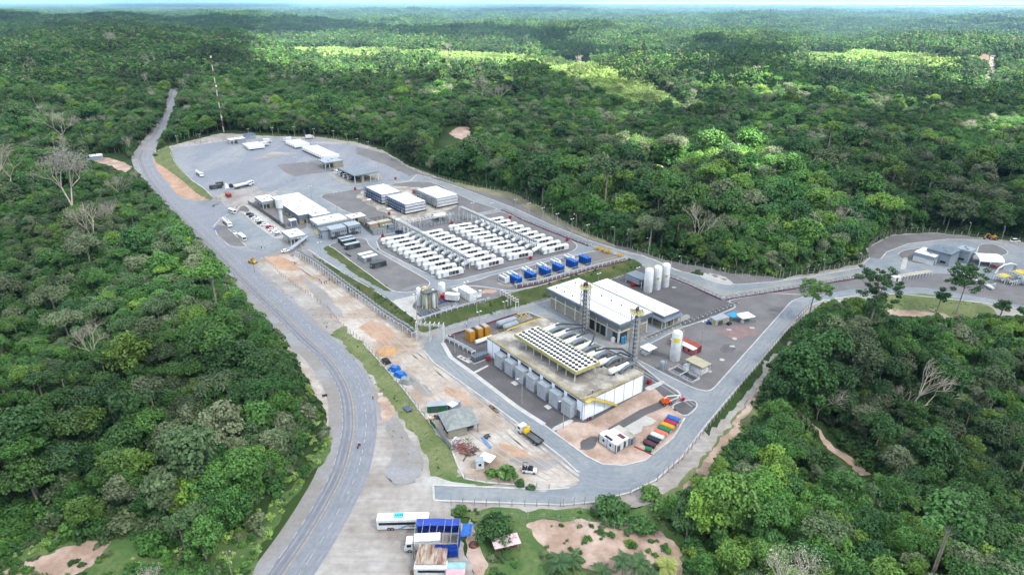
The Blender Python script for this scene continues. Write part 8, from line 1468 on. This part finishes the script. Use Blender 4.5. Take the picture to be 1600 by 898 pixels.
# palms
def palm(seed, h, mat=None):
    rnd = random.Random(seed); m = MB(); pts = [(0, 0, -.5), (.1, 0, h * .4), (.3, .1, h * .75), (.4, .1, h)]
    for a, b, r0, r1 in zip(pts, pts[1:], (.26, .2, .18), (.2, .18, .2)): m.tube(a, b, r0, r1, 8)
    C_, N_, S_ = [], [], []; tip = Vector(pts[-1]); ms = MB()
    for k in range(20):
        a = k * 2.4 + rnd.uniform(-.2, .2); el = rnd.uniform(-.15, 1.15); L = rnd.uniform(3.2, 4.4); d = Vector((math.cos(a), math.sin(a), 0)); prev = tip.copy(); mid = []
        for j in range(1, 13):
            u = j / 12; q = tip + d * (L * u * math.cos(el * (1 - u * .5))) + Vector((0, 0, L * (math.sin(el) * u - .62 * u * u))); tn = (q - prev).normalized(); side = tn.cross(Vector((0, 0, 1))).normalized(); up = side.cross(tn); wl = .9 * math.sin(math.pi * min(1, .15 + u * .8)) + .1
            for s in (-1, 1):
                e = q + side * s * wl - up * wl * .35 + tn * wl * .35; ms.add([tuple(q - tn * .09), tuple(q + tn * .09), tuple(e + tn * .03), tuple(e - tn * .03)], [(0, 1, 2, 3)]); 
                q2 = q - tn * L / 24; e2 = q2 + side * s * wl - up * wl * .35 + tn * wl * .35; ms.add([tuple(q2 - tn * .09), tuple(q2 + tn * .09), tuple(e2 + tn * .03), tuple(e2 - tn * .03)], [(0, 1, 2, 3)])
            ms.tube(prev, q, .04, n=3, caps=False); prev = q
    fm = ms.mesh('frond_crown', mat or mPALM); at = fm.attributes.new('tone', 'FLOAT', 'FACE'); at.data.foreach_set('value', [rnd.uniform(.75, 1.25) for _ in fm.polygons]); return fm, m.mesh('trunk', mBARK)
mPALMY = leaf_mat('yellowing_frond', [(0, (.17, .20, .05)), (1, (.20, .22, .06))])
for k, (q, h, mt, lab) in enumerate([((872, 893), 3.8, None, 'lone palm at the lower edge of the sandy clearing'), ((972, 900), 5.6, None, 'tall palm, first of the palm row in the sandy clearing'), ((1000, 900), 5.2, None, 'palm in the middle of the palm row'), ((1016, 912), 3.4, None, 'short palm between two tall ones'), ((1038, 902), 5.2, mPALMY, 'yellowing palm at the wood end of the palm row'), ((893, 880), 2.0, None, 'small palm beside the lone one on the sand'), ((940, 905), 2.2, None, 'low young palm on the sand before the palm row')]):
    fm, tm_ = palm(70 + k, h, mt); lone('palm_tree', lab, 'palm', PX(*q), [('crown', fm), ('trunk', tm_)], .8, rz=k * 1.3)
# pale and bare trees
for k, (q, b, s, lab) in enumerate([((30, 335), 1, 1.6, 'huge pale leafless tree at the wood edge of the picture'), ((125, 352), 3, 2.5, 'pale dome crowned leafless tree in the wood beside the highway'), ((152, 392), 2, 1.25, 'white dead tree with forked limbs below the pale dome crown'), ((128, 402), 4, .9, 'thin bleached dead tree beside the forked one'), ((172, 365), 2, .8, 'small white dead tree near the yellow green crown'), ((100, 226), 0, 1.2, 'pale twiggy tree in the wood across the highway'), ((175, 82), 3, 1.9, 'pale flat crowned tree standing far above the dark wood'), ((240, 118), 0, 1.3, 'pale slim bare tree far off in the dark wood'), ((755, 168), 1, 1.2, 'pale bare tree in the wood below the sunlit patch'), ((780, 166), 0, 1.1, 'small pale bare tree beside the larger one below the sunlit patch'), ((700, 95), 1, 1.3, 'pale bare tree rising over the sunlit patch'), ((1276, 655), 4, .8, 'white stemmed tree leaning over the gully track'), ((80, 100), 2, 1.2, 'thin pale dead trunk far off in the dark wood'), ((905, 115), 1, 1.0, 'bleached dead tree at the edge of the sunlit patch'), ((1085, 395), 2, 1.15, 'white bare trunk at the forest edge behind the perimeter fence'), ((1305, 372), 0, .8, 'grey bare tree at the forest edge before the station')]):
    tm_, tw = BARE[b]; lone('bare_tree', lab, 'tree', PX(*q), [('limbs', tm_), ('twig_crown', tw)], s, k * .8)
tm_, tw = BARE[2]; lone('fallen_dead_tree', 'thick bleached dead tree leaning out of the wood below the perimeter road', 'tree', PX(1395, 655), [('limbs', tm_)], 1.1, 0, tilt=(R(8), R(40)))
for k, (q, sc_, p_, mt, lab) in enumerate([((178, 438), 1.15, 5, 1, 'bright green vine covered column shaped tree in the wood beside the highway')]):
    random.seed(5); np.random.seed(5); c, nn, s_, tt, cl = crown_pts(2.9, 10, 1.0, 40, 3600, .26, 'tall'); lone('vine_tree', lab, 'tree', PX(*q), [('crown', quads('crown', c, nn, s_, tt, np.zeros(len(c)), mLIME)), ('trunk', trunk_mesh('trunk', 7, .4, cl, mBARKD, 4))], sc_)
# tall thin crowned trees standing before the station
def tall_thin(seed, h, r, nc, nl, mat):
    random.seed(seed); np.random.seed(seed); C_, N_, S_, T_ = [], [], [], []; cl = []
    for i in range(nc):
        a = random.uniform(0, 6.28); rr_ = r * random.uniform(.15, 1); c = np.array([math.cos(a) * rr_, math.sin(a) * rr_, h * random.uniform(.62, 1.0)]); q = random.uniform(.9, 1.9); m = int(nl / nc); v = dirs(m); m = len(v); cl.append((c, q))
        C_.append(c + v * q * (.4 + .6 * np.random.rand(m))[:, None] * np.array([1, 1, .6])); nn = v + np.random.randn(m, 3) * .6; N_.append(nn / np.linalg.norm(nn, axis=1)[:, None]); S_.append(  .17 * (.6 + .8 * np.random.rand(m))); T_.append(random.uniform(.7, 1.2) * (.8 + .4 * np.random.rand(m)))
    c = np.vstack(C_); tm_ = trunk_mesh('trunk', h * .75, .35, cl, mBARK, nc // 2, .6); return quads('crown', c, np.vstack(N_), np.concatenate(S_), np.concatenate(T_), np.zeros(len(c)), mat), tm_
for k, (q, h, r, n_, mt, lab) in enumerate([((1350, 540), 31, 8.0, 40, mDKL, 'tall ragged crowned tree rising before the road to the station'), ((1490, 500), 24, 6.8, 32, mDKL, 'tall grey stemmed tree with flat crown before the station'), ((1262, 500), 17, 6.5, 20, mMIDL, 'thin sparse crowned tree at the bend of the perimeter road'), ((1462, 490), 11, 2.6, 9, mDKL, 'dark small crowned tree before the station grass'), ((1560, 500), 9, 2.6, 10, mDKL, 'small dark tree at the station yard edge'), ((1595, 520), 11, 3.6, 12, mDKL, 'leafy tree at the edge of the picture below the station')]):
    cm_, tm_ = tall_thin(90 + k, h, r, int(n_ * 1.7), int(n_ * 260), mt); lone('tall_tree', lab, 'tree', PX(*q), [('crown', cm_), ('trunk', tm_)])
